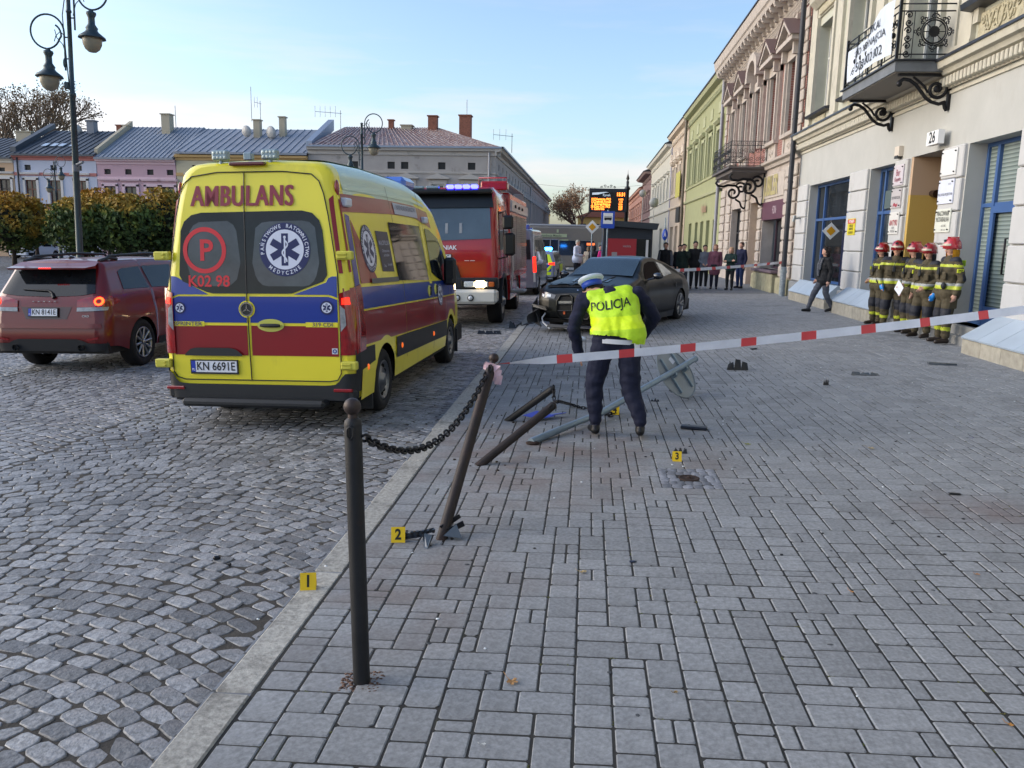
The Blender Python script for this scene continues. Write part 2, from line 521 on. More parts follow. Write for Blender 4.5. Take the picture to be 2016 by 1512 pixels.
def paver_mat():
    """concrete: speckle, scuffs and rusty dirt tied to the place, not to the light"""
    m = M('concrete_paver', (.225, .231, .238), .75, noise=(45, .3), bump=(140, .35, .002), isl=.12, dark=(1.3, .35, .54, '#4e4d4c'))
    t = m.node_tree; b = t.nodes['Principled BSDF']; l = t.links.new
    src = b.inputs['Base Color'].links[0].from_socket
    gg = t.nodes.new('ShaderNodeNewGeometry')
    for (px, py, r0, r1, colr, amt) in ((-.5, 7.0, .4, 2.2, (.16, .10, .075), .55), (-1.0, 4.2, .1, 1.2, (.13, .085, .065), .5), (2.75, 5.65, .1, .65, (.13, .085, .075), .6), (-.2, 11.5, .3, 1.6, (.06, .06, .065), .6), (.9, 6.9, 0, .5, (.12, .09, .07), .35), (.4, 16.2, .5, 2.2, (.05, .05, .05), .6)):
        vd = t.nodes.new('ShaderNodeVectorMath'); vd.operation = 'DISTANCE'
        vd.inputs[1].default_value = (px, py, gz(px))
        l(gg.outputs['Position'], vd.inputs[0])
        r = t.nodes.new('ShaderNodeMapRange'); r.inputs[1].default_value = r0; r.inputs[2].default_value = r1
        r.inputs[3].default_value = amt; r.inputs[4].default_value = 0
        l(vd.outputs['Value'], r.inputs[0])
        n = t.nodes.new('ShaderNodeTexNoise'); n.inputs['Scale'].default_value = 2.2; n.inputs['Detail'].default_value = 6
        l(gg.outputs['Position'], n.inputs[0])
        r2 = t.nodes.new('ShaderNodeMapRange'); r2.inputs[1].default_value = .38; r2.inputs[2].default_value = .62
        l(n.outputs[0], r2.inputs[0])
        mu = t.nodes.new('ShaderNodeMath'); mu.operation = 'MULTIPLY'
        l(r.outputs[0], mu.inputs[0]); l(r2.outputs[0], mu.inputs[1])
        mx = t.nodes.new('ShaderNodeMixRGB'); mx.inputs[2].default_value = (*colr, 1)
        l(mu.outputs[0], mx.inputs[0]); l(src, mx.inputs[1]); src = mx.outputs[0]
    l(src, b.inputs['Base Color'])
    return m
m_pav = paver_mat()
U = .0775
NX = int((7.25 + 1.15) / U) + 1; NY = int((30 - 1.2) / U)
X0, Y0 = -1.155, 1.2
occ = [[False] * NX for _ in range(NY)]
tiles = []
for _j in range(63, 70):
    for _i in range(23, 29): occ[_j][_i] = True
def excl(x0, x1, y0, y1):
    e = 1e-3
    return (x1 > MX0 + e and x0 < MX1 - e and y1 > MY0 + e and y0 < MY1 - e)
MX0, MX1 = X0 + 23 * U, X0 + 29 * U; MY0, MY1 = Y0 + 63 * U, Y0 + 70 * U
PR = random.Random(11)
OPT = [(3, 2, 9), (2, 3, 6), (2, 2, 12), (2, 1, 4), (1, 2, 4), (3, 3, 1)]
for j in range(NY):
    for i in range(NX):
        if occ[j][i]: continue
        if 23 <= i < 29 and 63 <= j < 70: continue
        c = []
        for (a, b_, wt) in OPT:
            if i + a <= NX and j + b_ <= NY and not any(occ[j + q][i + p] for q in range(b_) for p in range(a)):
                # avoid leaving a one cell slot to the right
                if i + a < NX and not occ[j][i + a] and (i + a + 1 >= NX or occ[j][i + a + 1]) and a != 1: wt *= .25
                c.append((a, b_, wt))
        if not c: a, b_ = 1, 1
        else:
            r_ = PR.uniform(0, sum(q[2] for q in c))
            for (a, b_, wt) in c:
                r_ -= wt
                if r_ <= 0: break
        for q in range(b_):
            for p in range(a): occ[j + q][i + p] = True
        tiles.append((X0 + i * U, X0 + (i + a) * U, Y0 + j * U, Y0 + (j + b_) * U))
# border course beside the kerb
y = 1.2
while y < 30:
    h = PR.choice((1, 2, 2, 2, 3)) * U; tiles.append((-1.328, X0, y, y + h)); y += h
T2 = []
for t_ in tiles:
    x0, x1, y0, y1 = t_
    if x0 > .62 * y1 * 1.15 + 1.0: continue
    if excl(*t_): 
        continue
    if (x0 + x1) / 2 > -1.0 and (x0 + x1) / 2 < -.82 and abs((y0 + y1) / 2 - 3.16) < .10: continue
    T2.append(t_)
def paver(t_, rr, g_=.0036, lc=False):
    x0, x1, y0, y1 = t_
    if lc: cx_, cy_ = (x0 + x1) / 2, (y0 + y1) / 2
    else: cx_ = cy_ = 0
    h = rr.uniform(-.0015, .002); tx = rr.uniform(-.008, .008); ty = rr.uniform(-.008, .008)
    b_ = .0055; vs = []
    xm, ym = (x0 + x1) / 2, (y0 + y1) / 2
    for ins, zz in ((g_, -.03), (g_, -.005), (g_ + b_, 0)):
        c_ = .006 if rr.random() < .9 else rr.uniform(.01, .02)
        X = (x0 + ins, x1 - ins); Y = (y0 + ins, y1 - ins)
        pts = [(X[0] + c_, Y[0]), (X[1] - c_, Y[0]), (X[1], Y[0] + c_), (X[1], Y[1] - c_), (X[1] - c_, Y[1]), (X[0] + c_, Y[1]), (X[0], Y[1] - c_), (X[0], Y[0] + c_)]
        for (x, y) in pts: vs.append((x - cx_, y - cy_, gz(x) + h + zz + (x - xm) * tx + (y - ym) * ty))
    fs = [(r_ * 8 + i, r_ * 8 + (i + 1) % 8, (r_ + 1) * 8 + (i + 1) % 8, (r_ + 1) * 8 + i) for r_ in (0, 1) for i in range(8)]
    fs.append(tuple(range(16, 24)))
    return vs, fs
T2.sort(key=lambda t_: (t_[0] + t_[1]) ** 2 / 4 + t_[2] ** 2)
vis = [t_ for t_ in T2 if t_[3] > 2.35 and t_[0] < .66 * t_[3] + .1]
near = vis[:300]; nsid = set(id(t_) for t_ in near)
for t_ in near:
    vs, fs = paver(t_, PR, lc=True)
    me = bpy.data.meshes.new('paving_stone'); me.from_pydata(vs, [], fs); me.materials.append(m_pav)
    o = bpy.data.objects.new('paving_stone', me); COL.objects.link(o); o.parent = pave
    o.location = ((t_[0] + t_[1]) / 2, (t_[2] + t_[3]) / 2, 0)
V = []; F = []
for t_ in T2:
    if id(t_) in nsid: continue
    vs, fs = paver(t_, PR,   .0036 if t_[2] < 9 else .003); o_ = len(V); V += vs; F += [tuple(i + o_ for i in f) for f in fs]
me = bpy.data.meshes.new('paving_stones'); me.from_pydata(V, [], F); me.materials.append(m_pav)
o = bpy.data.objects.new('paving_stones', me); COL.objects.link(o); o.parent = pave; o['kind'] = 'stuff'
# small granite mosaic round the valve cap
cover = thing('manhole_cover', 'small round rusty valve cap in a patch of granite mosaic', 'manhole cover', (.86, 6.36, gz(.86)))
rr = random.Random(5)
q = MB(); q.smooth = True
for j in range(6):
    x = MX0
    while x < MX1 - .02:
        l_ = rr.uniform(.06, .085)
        if x + l_ > MX1 - .03: l_ = MX1 - x
        yc = MY0 + .05 + j * (MY1 - MY0) / 6
        if math.hypot(x + l_ / 2 - .86, yc - 6.36) > .095:
            vs, fs = sett(x + l_ / 2, yc, rr.uniform(-.08, .08), l_ + .002, .099, -.004, rr, 8)
            q.add([(v[0] - .86, v[1] - 6.36, v[2] - RD - gz(.86)) for v in vs], fs)
        x += l_
ms = q.build('mosaic_stones', M('mosaic_granite', (.17, .175, .195), .6, noise=(40, .4), isl=.35), cover); ms['kind'] = 'stuff'
q = MB(); q.lathe([(.085, -.02), (.085, .002), (.07, .006), (.066, .001), (.02, .001), (.018, .012), (0, .013)], n=24)
q.build('cap', M('rusty_iron', '#33251f', .8, .3, noise=(20, .4), bump=(50, .5)), cover)
# scree of dirt in the hole at the foot of the standing bollard
q = MB()
for i in range(420):
    a = rr.uniform(0, 2 * PI); x, y = -.905 + rr.uniform(-.085, .085), 3.16 + rr.uniform(-.085, .085)
    s_ = rr.uniform(.003, .011)
    q.ell((x, y, gz(x) - .006 + s_ * .3), s_, s_ * rr.uniform(.6, 1), s_ * .6, 5, 3)
tag(q.build('gravel', M('hole_gravel', '#5a4438', .9, isl=.5)), 'loose gravel and dirt round the foot of the upright bollard', 'gravel', kind='stuff')
# ================================================================= BUILDINGS, RIGHT ROW
class Fac:
    """facade frame: u along the wall, v up, d outwards"""
    def __init__(s, fn, flip=False): s.fn = fn
    def box(s, mb, u0, u1, v0, v1, d0, d1):
        k = len(mb.v); mb.box(u0, u1, d0, d1, v0, v1)
        mb.xf(lambda p: s.fn(p[0], p[2], p[1]), k); return mb
    def bbox(s, mb, u0, u1, v0, v1, d0, d1, b=.015):
        k = len(mb.v); mb.bbox(u0, u1, d0, d1, v0, v1, b)
        mb.xf(lambda p: s.fn(p[0], p[2], p[1]), k); return mb
    def poly(s, mb, pts, d0, d1):
        k = len(mb.v); mb.prism(pts, d0, d1, 'y')
        mb.xf(lambda p: s.fn(p[0], p[2], p[1]), k); return mb
    def prof(s, mb, u0, u1, pts):
        """moulding: profile pts (d, v) swept along u"""
        k = len(mb.v); mb.prism(pts, u0, u1, 'x')
        mb.xf(lambda p: s.fn(p[0], p[2], p[1]), k); return mb
    def wall(s, mb, u0, u1, v0, v1, holes, depth=.25, d=0):
        us = sorted(set([u0, u1] + [x for h in holes for x in h[:2]])); vs = sorted(set([v0, v1] + [x for h in holes for x in h[2:4]]))
        us = [x for x in us if u0 <= x <= u1]; vs = [x for x in vs if v0 <= x <= v1]
        for a, b in zip(us, us[1:]):
            for c, e in zip(vs, vs[1:]):
                if any(h[0] <= (a + b) / 2 <= h[1] and h[2] <= (c + e) / 2 <= h[3] for h in holes): continue
                mb.add([s.fn(a, c, d), s.fn(b, c, d), s.fn(b, e, d), s.fn(a, e, d)], [(0, 1, 2, 3)])
        for h in holes:
            a, b, c, e = h[:4]; dp = h[4] if len(h) > 4 else depth
            for (p, q) in (((a, c), (b, c)), ((b, c), (b, e)), ((b, e), (a, e)), ((a, e), (a, c))):
                mb.add([s.fn(*p, d), s.fn(*q, d), s.fn(*q, d - dp), s.fn(*p, d - dp)], [(0, 1, 2, 3)])
        return mb
    def window(s, parent, u0, u1, v0, v1, dp, fm, pm, cols=2, rows=(.62,), fw=.06, name='window'):
        q = MB()
        s.box(q, u0, u1, v0, v0 + fw, -dp, -dp + .06); s.box(q, u0, u1, v1 - fw, v1, -dp, -dp + .06)
        s.box(q, u0, u0 + fw, v0 + fw, v1 - fw, -dp, -dp + .06); s.box(q, u1 - fw, u1, v0 + fw, v1 - fw, -dp, -dp + .06)
        for i in range(1, cols): 
            u = u0 + (u1 - u0) * i / cols; s.box(q, u - fw * .55, u + fw * .55, v0 + fw, v1 - fw, -dp, -dp + .063)
        for r_ in rows:
            v = v0 + (v1 - v0) * r_; s.box(q, u0 + fw, u1 - fw, v - fw * .5, v + fw * .5, -dp, -dp + .066)
        o = q.build(name, fm, parent)
        q = MB(); s.box(q, u0 + fw * .3, u1 - fw * .3, v0 + fw * .3, v1 - fw * .3, -dp - .01, -dp + .02)
        q.build('pane', pm, o)
        return o
WX = 6.85
FR = Fac(lambda u, v, d: (WX - d, u, v))
m_glass = M('dark_glass', (.012, .015, .018), .04, spec=.35, noise=(1.3, .6))
m_glass2 = M('window_glass', (.045, .055, .06), .06, spec=.8, noise=(2.0, .7))
m_curt = M('curtained_glass', (.30, .31, .31), .12, spec=.7, noise=(5, .25), coat=.6)
def blinds(name='blind_glass', a='#66736f', b_='#94a29d', sc=14.0):
    m = M(name, a, .08, coat=.8)
    t = m.node_tree; bb = t.nodes['Principled BSDF']; l = t.links.new
    tcn = t.nodes.new('ShaderNodeTexCoord'); sp = t.nodes.new('ShaderNodeSeparateXYZ'); l(tcn.outputs['Object'], sp.inputs[0])
    mu = t.nodes.new('ShaderNodeMath'); mu.operation = 'MULTIPLY'; mu.inputs[1].default_value = sc; l(sp.outputs[2], mu.inputs[0])
    fr = t.nodes.new('ShaderNodeMath'); fr.operation = 'FRACT'; l(mu.outputs[0], fr.inputs[0])
    cr_ = t.nodes.new('ShaderNodeValToRGB'); e = cr_.color_ramp.elements
    e[0].position = 0; e[0].color = (*lin('#46504e'), 1); e[1].position = .25; e[1].color = (*lin(b_), 1)
    x = e.new(.95); x.color = (*lin(a), 1)
    l(fr.outputs[0], cr_.inputs[0]); l(cr_.outputs[0], bb.inputs['Base Color'])
    return m
m_blind = blinds()
m_cream = M('cream_plaster', '#aeaea9', .85, noise=(1.3, .06), bump=(25, .2, .004), dark=(1.6, .35, .56, '#98938a', .3))
m_cream2 = M('cream_relief', '#aca48a', .85, noise=(14, .25), bump=(9, 1, .04))
m_trimc = M('cream_trim', '#bbb6a6', .8, noise=(3, .08), dark=(3, .5, .55, '#8b8577', .4))
m_white = M('white_rustic', '#b8b8b7', .85, noise=(2, .05), bump=(35, .25, .004), dark=(2.2, .4, .56, '#9c9992', .5))
m_grey = M('grey_plinth', '#8b8e90', .8, noise=(6, .15), bump=(30, .3))
m_bframe = M('blue_frame', '#3a5a8c', .4, noise=(3, .08))
m_tin = M('dark_tin', '#3a3d44', .45, .5, noise=(5, .2))
m_iron = M('black_iron', '#1d1d20', .5, .4)
m_sill = M('stone_base', '#a29c8d', .85, noise=(8, .2), bump=(30, .4), isl=.08)
m_tile = M('pale_tile', '#a9b6c2', .35, noise=(2, .06), isl=.05)
b1 = thing('cream_building', 'cream corner building number 26 with blue shop fronts and ornate black balcony', 'building', (0, 0, 0))
holes = [(22.9, 27.0, .45, 3.72, .32), (19.65, 21.4, .75, 3.75, .32), (17.12, 18.82, 0, 3.78, 1.15), (14.2, 16.1, .45, 3.76, .42), (8.3, 13.0, .7, 3.76, .4), (3, 7, .7, 3.76, .4)]
q = MB(); FR.wall(q, -8, 28.42, -.2, 4.9, holes, .3)
q.build('wall', m_cream, b1)
# upper storey
up = [(25.62, 27.3, 5.85, 8.5, .35), (22.35, 24.0, 5.85, 8.5, .35), (18.0, 19.6, 5.45, 8.6, .35), (14.75, 16.1, 6.3, 8.7, .3), (11.2, 12.6, 6.3, 8.7, .3), (7.5, 9, 6.3, 8.7, .3)]
q = MB(); FR.wall(q, -8, 28.42, 4.9, 11.4, up, .3)
q.add([FR.fn(28.42, -.2, 0), FR.fn(28.42, 11.4, 0), FR.fn(28.42, 11.4, -10), FR.fn(28.42, -.2, -10)], [(0, 1, 2, 3)])
q.add([FR.fn(-8, -.2, 0), FR.fn(-8, 11.4, 0), FR.fn(-8, 11.4, -10), FR.fn(-8, -.2, -10)], [(0, 1, 2, 3)])
q.build('upper_wall', M('pale_green_plaster', '#b6b6a6', .85, noise=(1.6, .07), dark=(1.7, .45, .55, '#8d8a78', .25)), b1)
q = MB(); FR.prof(q, -8, 28.6, [(0, 11.4), (.7, 11.5), (.75, 11.75), (.2, 12.2), (-8, 15), (-8, 11.4)]); q.build('roof', m_tin, b1)
# cornice with dentils
q = MB(); FR.prof(q, -8, 28.55, [(0, 4.9), (.06, 4.9), (.08, 5.1), (.2, 5.14), (.24, 5.22), (.33, 5.24), (.36, 5.36), (.36, 5.38), (0, 5.5)])
FR.prof(q, -8, 28.45, [(0, 4.80), (.035, 4.80), (.035, 4.86), (0, 4.86)])
q.build('cornice', m_trimc, b1)
q = MB(); FR.prof(q, -8, 28.58, [(.0, 5.5), (.375, 5.385), (.385, 5.36), (.395, 5.36), (.39, 5.41), (0, 5.53)]); q.build('cornice_flashing', m_tin, b1)
me = None
y = 13.2
dn = MB(); dn.bbox(-.14, 0, -.045, .045, -.085, .085, .015); dme = dn.mesh('dentil', m_trimc)
while y < 28.4:
    o = inst(dme, 'dentil', b1, (WX - .06, y, 5.01)); y += .15
# smooth white panels and rusticated pilasters
def pil(u0, u1, z0, z1, n, ins=.0, mat=None):
    h = (z1 - z0) / n
    for i in range(n):
        q = MB(); FR.bbox(q, u0 + ins, u1 - ins, z0 + i * h + .012, z0 + (i + 1) * h - .012, -.02, .07, .018)
        q.build('rustic_block', mat or m_white, b1)
for (u0, u1) in ((27.1, 28.25), (21.46, 22.84), (18.87, 19.6), (16.15, 17.06), (13.05, 14.14)):
    n = 6 if u0 > 20 else 5
    pil(u0, u1, .72, 3.78, n)
    q = MB(); FR.bbox(q, u0 - .04, u1 + .04, -.05, .70, -.02, .13, .02); q.build('pilaster_base', m_grey, b1)
# upper pilasters, surrounds, relief panels
q = MB()
for u in (27.75, 25.0, 21.6, 17.3, 20.35, 16.65, 13.8):
    FR.box(q, u - .27, u + .27, 5.62, 10.9, -.01, .09); FR.box(q, u - .33, u + .33, 5.5, 5.62, -.01, .13)
for (u0, u1) in ((25.62, 27.3), (22.35, 24.0), (18.0, 19.6), (14.75, 16.1), (11.2, 12.6)):
    zt_ = 8.5 if u0 > 20 else 8.7
    FR.box(q, u0 - .2, u0 - .002, 5.85, zt_ + .25, -.01, .11); FR.box(q, u1 + .002, u1 + .2, 5.85, zt_ + .25, -.01, .11)
    FR.prof(q, u0 - .35, u1 + .35, [(0, zt_ + .55), (.12, zt_ + .55), (.3, zt_ + .7), (.33, zt_ + .8), (0, zt_ + .85)])
    FR.box(q, u0 - .2, u1 + .2, zt_ + .25, zt_ + .55, -.01, .06)
q.build('window_surround', m_trimc, b1)
for (u0, u1) in ((25.62, 27.3), (22.35, 24.0)):
    q = MB(); FR.prof(q, u0 - .3, u1 + .3, [(0, 5.78), (.2, 5.8), (.22, 5.86), (0, 5.9)]); q.build('tin_sill', m_tin, b1)
    q = MB(); FR.bbox(q, u0 + .3, u1 - .3, 5.5, 5.75, 0, .05, .02); q.build('relief_panel', m_cream2, b1)
    q = MB(); FR.bbox(q, u0 + .1, u1 - .1, 8.78, 9.02, .06, .11, .02); q.build('relief_panel', m_cream2, b1)
for (u0, u1) in ((14.75, 16.1), (11.2, 12.6)):
    q = MB(); FR.prof(q, u0 - .35, u1 + .35, [(0, 6.08), (.28, 6.12), (.3, 6.22), (0, 6.28)]); q.build('tin_sill', m_tin, b1)
    q = MB(); FR.bbox(q, u0 - .2, u1 + .1, 5.56, 6.0, 0, .05, .02)
    q.build('relief_panel', m_cream2, b1)
    q = MB()                                      # scrollwork on the panel
    uc = (u0 + u1) / 2 - .05
    for sgn in (-1, 1):
        pts = [FR.fn(uc + sgn * (.1 + .5 * t), 5.78 + .14 * math.sin(t * 9), .06) for t in [i / 24 for i in range(25)]]
        q.tube(pts, .018, 6)
        for k in range(4):
            c0 = uc + sgn * (.16 + .15 * k)
            q.tube([FR.fn(c0 + .06 * math.cos(a), 5.78 + (.07 if k % 2 else -.06) + .06 * math.sin(a), .06) for a in [i * .7 for i in range(8)]], .013, 5)
    q.tube([FR.fn(uc + .1 * math.cos(a), 5.78 + .17 * math.sin(a), .06) for a in [i * PI / 8 for i in range(16)]], .018, 6, closed=True)
    q.build('scrollwork', m_cream2, b1)
for i, (u0, u1, v0, v1, dp) in enumerate(up):
    FR.window(b1, u0, u1, v0, v1, dp, M('white_frame', '#d8d8d2', .5), m_glass2, 2, (.64,))
# ground floor openings
o = FR.window(b1, 22.9, 27.0, .78, 3.72, .30, m_bframe, m_glass, 1, (.64,), .075, 'shop_window')
for u in (26.1, 23.75): q = MB(); FR.box(q, u - .04, u + .04, .85, 3.65, -.3, -.225); q.build('mullion', m_bframe, o)
# open blue door leaf to the right of the shop window
q = MB(); q.box(0, .05, 0, .72, 0, 2.0)
q.build('door', M('navy_door', '#101a38', .35), b1, (WX + .2, 22.96, .5), (0, 0, R(6)))
q = MB(); q.prism(disc_pts(.0001, 3), 0, 0) if False else None
# solid diamond standing in for a priority sign mirrored in the glass
q = MB(); q.prism([(6.86, 2.05), (7.10, 2.29), (6.86, 2.53), (6.62, 2.29)], 24.4, 24.415, 'y')
q.k = 1; q.prism([(6.86, 2.16), (6.99, 2.29), (6.86, 2.42), (6.73, 2.29)], 24.39, 24.3995, 'y')
tag(q.build('road_sign', [M('sign_white', '#e4e4e0', .4), M('sign_yellow', '#d69a10', .4)]), 'yellow and white diamond sign hung in the recess of the blue shop window', 'sign')
o = FR.window(b1, 19.65, 21.4, .85, 3.75, .30, m_bframe, m_glass2, 1, (.635,), .075, 'shop_window')
q = MB(); FR.box(q, 20.95, 21.03, .9, 3.7, -.3, -.225); q.build('mullion', m_bframe, o)
q = MB(); FR.box(q, 19.75, 20.9, 2.78, 3.2, -.235, -.225); q.build('window_sticker', M('sticker_grey', '#4d5c5c', .5), o)
# recess
q = MB()
for (a, b_) in (((17.12, 0), (18.82, 0)),):
    q.add([FR.fn(17.12, 0, -1.15), FR.fn(18.82, 0, -1.15), FR.fn(18.82, 3.78, -1.15), FR.fn(17.12, 3.78, -1.15)], [(0, 1, 2, 3)])
q.build('recess_door', M('brown_door', '#4a3a2e', .6), b1)
def two_tone():
    m = M('passage_paint', '#b98', .7)
    t = m.node_tree; bb = t.nodes['Principled BSDF']; l = t.links.new
    tcn = t.nodes.new('ShaderNodeTexCoord'); sp = t.nodes.new('ShaderNodeSeparateXYZ'); l(tcn.outputs['Object'], sp.inputs[0])
    cr_ = t.nodes.new('ShaderNodeValToRGB'); cr_.color_ramp.interpolation = 'CONSTANT'
    mm = t.nodes.new('ShaderNodeMapRange'); mm.inputs[2].default_value = 4; l(sp.outputs[2], mm.inputs[0])
    e = cr_.color_ramp.elements; e[0].color = (*lin('#c09f52'), 1); e[1].position = .745; e[1].color = (*lin('#b89c80'), 1)
    l(mm.outputs[0], cr_.inputs[0]); l(cr_.outputs[0], bb.inputs['Base Color']); return m
q = MB(); q.box(WX + .004, WX + 1.14, 18.70, 18.815, 0, 3.775); q.box(WX + .004, WX + 1.14, 17.125, 17.2, 0, 3.775)
q.build('passage_wall', two_tone(), b1)
q = MB(); q.cyl((WX + .45, 18.70, 3.02), (WX + .45, 18.45, 3.0), .07, .085, 14)
tag(q.build('wall_lamp', M('bronze', '#3b2c25', .4, .6)), 'round bronze lamp on the painted wall of the passage', 'lamp')
# entrance with door
o = FR.window(b1, 14.2, 16.1, .5, 3.76, .38, m_bframe, m_blind, 1, (.66,), .07, 'entrance_glazing')
for u in (15.62, 14.42): q = MB(); FR.box(q, u - .045, u + .045, .57, 3.69, -.38, -.3); q.build('mullion', m_bframe, o)
q = MB(); FR.box(q, 14.52, 15.55, .5, .85, -.30, -.27)
for a in ((14.5, 14.62), (15.46, 15.58)): FR.box(q, a[0], a[1], .5, 2.62, -.30, -.262)
FR.box(q, 14.62, 15.46, 2.5, 2.62, -.30, -.262)
dr = q.build('door', m_bframe, b1)
q = MB(); q.tube([FR.fn(14.75, 1.45, -.26), FR.fn(14.75, 1.45, -.18), FR.fn(14.75, 2.05, -.18), FR.fn(14.75, 2.05, -.26)], .018, 8); q.build('handle', m_iron, dr)
q = MB(); FR.box(q, 14.2, 16.1, -.1, .5, -.4, .02); q.build('threshold', M('dark_blue_panel', '#26406e', .45), b1)
for (a, b_) in ((8.3, 13.0), (3, 7)): FR.window(b1, a, b_, .7, 3.76, .38, m_bframe, m_blind, 3, (.66,), .07, 'shop_window')
# steps and sloping tiled plinths
def plinth(u0, u1, z0, zt, dep, nt, z1=None):
    z1 = z1 or zt
    q = MB(); n = max(1, int((u1 - u0) / .62)); 
    for i in range(n):
        a = u0 + (u1 - u0) * i / n; b_ = u0 + (u1 - u0) * (i + 1) / n
        q = MB(); FR.bbox(q, a + .004, b_ - .004, -.1, z0, .005, dep, .01); q.build('base_slab', m_sill, b1)
    for i in range(nt):
        a = u0 + (u1 - u0) * i / nt; b_ = u0 + (u1 - u0) * (i + 1) / nt
        q = MB(); FR.prof(q, a + .004, b_ - .004, [(.0, z0 + .003), (dep + .02, z0 + .003), (dep + .03, z0 + .03), (.1, zt), (0, zt)]); q.build('tile', m_tile, b1)
plinth(22.95, 26.95, .42, .80, .42, 4)
plinth(19.0, 22.1, .46, .82, .50, 6)
plinth(9.5, 14.1, .40, .78, .62, 8)
q = MB(); FR.bbox(q, 14.1, 18.85, -.1, .33, -.35, .22, .015)
q.build('step', M('grey_step', '#8b8c8b', .8, noise=(5, .15)), b1)
q = MB(); FR.box(q, 14.2, 16.1, .33, .50, -.4, .12); q.build('step', M('grey_step'), b1)
# address sign, alarm box, plaques
def sign(name, label, u0, u1, v0, v1, bgc, lines, d0=.075, th=.02, extra=None, cat='sign'):
    t = thing(name, label, cat, FR.fn((u0 + u1) / 2, v0, d0))
    wv = Vector(t.location)
    q = MB(); FR.box(q, u0, u1, v0, v1, d0, d0 + th); q.xf(lambda p: (p[0] - wv.x, p[1] - wv.y, p[2] - wv.z))
    q.build('board', M(name + '_' + bgc, bgc, .35), t)
    for (txt, size, uo, vo, colr, bold, nar) in lines:
        q = MB(); add_text(q, txt, size, lambda a, b_: FR.fn((u0 + u1) / 2 - uo - a, v0 + vo + b_, d0 + th + .004), bold, nar)
        q.xf(lambda p: (p[0] - wv.x, p[1] - wv.y, p[2] - wv.z)); q.build('lettering', M('ink_' + colr, colr, .5), t)
    for e_ in (extra if isinstance(extra, list) else [extra] if extra else []):
        q = MB(); e_(q); q.xf(lambda p: (p[0] - wv.x, p[1] - wv.y, p[2] - wv.z)); q.build('bolt' if isinstance(extra, list) else 'lamp_cap', M('ink_dark', '#2a2a2a', .5), t)
    return t
def bolts(u0, u1, v0, v1):
    return [(lambda q, u=u, v=v: q.cyl(FR.fn(u, v, .09), FR.fn(u, v, .12), .014, None, 8)) for u in (u0 + .05, u1 - .05) for v in (v0 + .05, v1 - .05)]
t = sign('house_number', 'white house number sign reading 26 beside the balcony corner', 16.95, 17.5, 3.86, 4.12, '#e8e8e6', [('26', .30, 0, .13, '#202020', .02, 1)], .12, .12, None, 'sign')
sign('alarm_box', 'small cream alarm box on the wall above the plaques', 19.35, 19.62, 3.86, 4.08, '#cfc4b4', [], .0, .1, lambda q: FR.box(q, 19.38, 19.58, 3.82, 3.88, .02, .11), 'alarm')
A = (18.98, 19.56); Bq = (16.36, 17.03)
sign('plaque', 'top left plaque beside the passage with red script lettering', *A, 3.22, 3.66, '#c7bfc4', [('Bar', .2, 0, .27, '#8f3a4c', .01, .9), ('Klepsydra', .13, 0, .13, '#8f3a4c', .01, .7)], extra=bolts(*A, 3.22, 3.66))
sign('plaque', 'middle left plaque with a red shoe drawing beside the passage', *A, 2.73, 3.15, '#b9b4b4', [('ORTOPEDYCZNE', .085, 0, .22, '#55555a', .01, .75), ('~', .5, 0, .08, '#a03c48', .02, .9)], extra=bolts(*A, 2.73, 3.15))
sign('plaque', 'lowest left plaque beside the passage reading ANTYKI in red', *A, 2.16, 2.64, '#d5d4cf', [('ANTYKI', .17, 0, .24, '#a02232', .02, .78), ('SKUP', .08, 0, .13, '#777777', .01, .8), ('SPRZEDAŻ', .07, 0, .06, '#777777', .01, .8)], extra=bolts(*A, 2.16, 2.64))
sign('plaque', 'blank white plaque at the top right of the passage', *Bq, 3.24, 3.72, '#d9d9d7', [], extra=bolts(*Bq, 3.24, 3.72))
sign('plaque', 'pale blue-white plaque right of the passage, second from the top', *Bq, 2.71, 3.16, '#d3d8e6', [('PRACOWNIA PROJEKTOWA', .07, 0, .17, '#5c5c68', .006, .72), ('BIURO', .05, .16, .36, '#6c6c78', .004, .8)], extra=bolts(*Bq, 2.71, 3.16))
sign('plaque', 'cream plaque right of the passage reading PRACOWNIA PORTRETU, the lowest', *Bq, 2.17, 2.61, '#d6d8cc', [('PRACOWNIA', .13, 0, .35, '#54544c', .01, .7), ('NOTARIALNA', .13, 0, .24, '#54544c', .01, .7), ('tel. 33 842', .06, .08, .12, '#54544c', .004, .8), ('pon. - pt.', .06, .08, .05, '#54544c', .004, .8)], extra=bolts(*Bq, 2.17, 2.61))
bpy.data.objects['plaque.005']['label'] = 'cream plaque right of the passage with dark capital lettering, the lowest'
sign('poster', 'red and yellow poster on the white pilaster by the walking woman', 21.98, 22.60, 2.16, 2.58, '#d8c82c', [('WYNAJEM', .11, 0, .345, '#f4efe8', .02, .8), ('LOKALE', .085, 0, .235, '#222222', .015, .9), ('BIUROWE', .075, 0, .155, '#222222', .015, .9), ('502 802 802', .085, 0, .06, '#222222', .015, .8)], .075, .008)
q = MB(); FR.box(q, 22.0, 22.58, 2.455, 2.56, .084, .0845 + .001)
o = q.build('band', M('poster_red', '#c03038', .5), bpy.data.objects['poster']); o.matrix_parent_inverse = bpy.data.objects['poster'].matrix_world.inverted() if False else Matrix.Translation(-Vector(bpy.data.objects['poster'].location))
q = MB(); q.cyl(FR.fn(27.6, 2.72, .05), FR.fn(27.6, 2.72, .28), .02, None, 8); q.cyl(FR.fn(27.6, 2.62, .30), FR.fn(27.6, 2.82, .26), .05, .05, 10)
tag(q.build('flag_holder', M('holder_grey', '#8c9090', .4, .5)), 'grey metal flag holder on the white pilaster by the drainpipe', 'bracket')
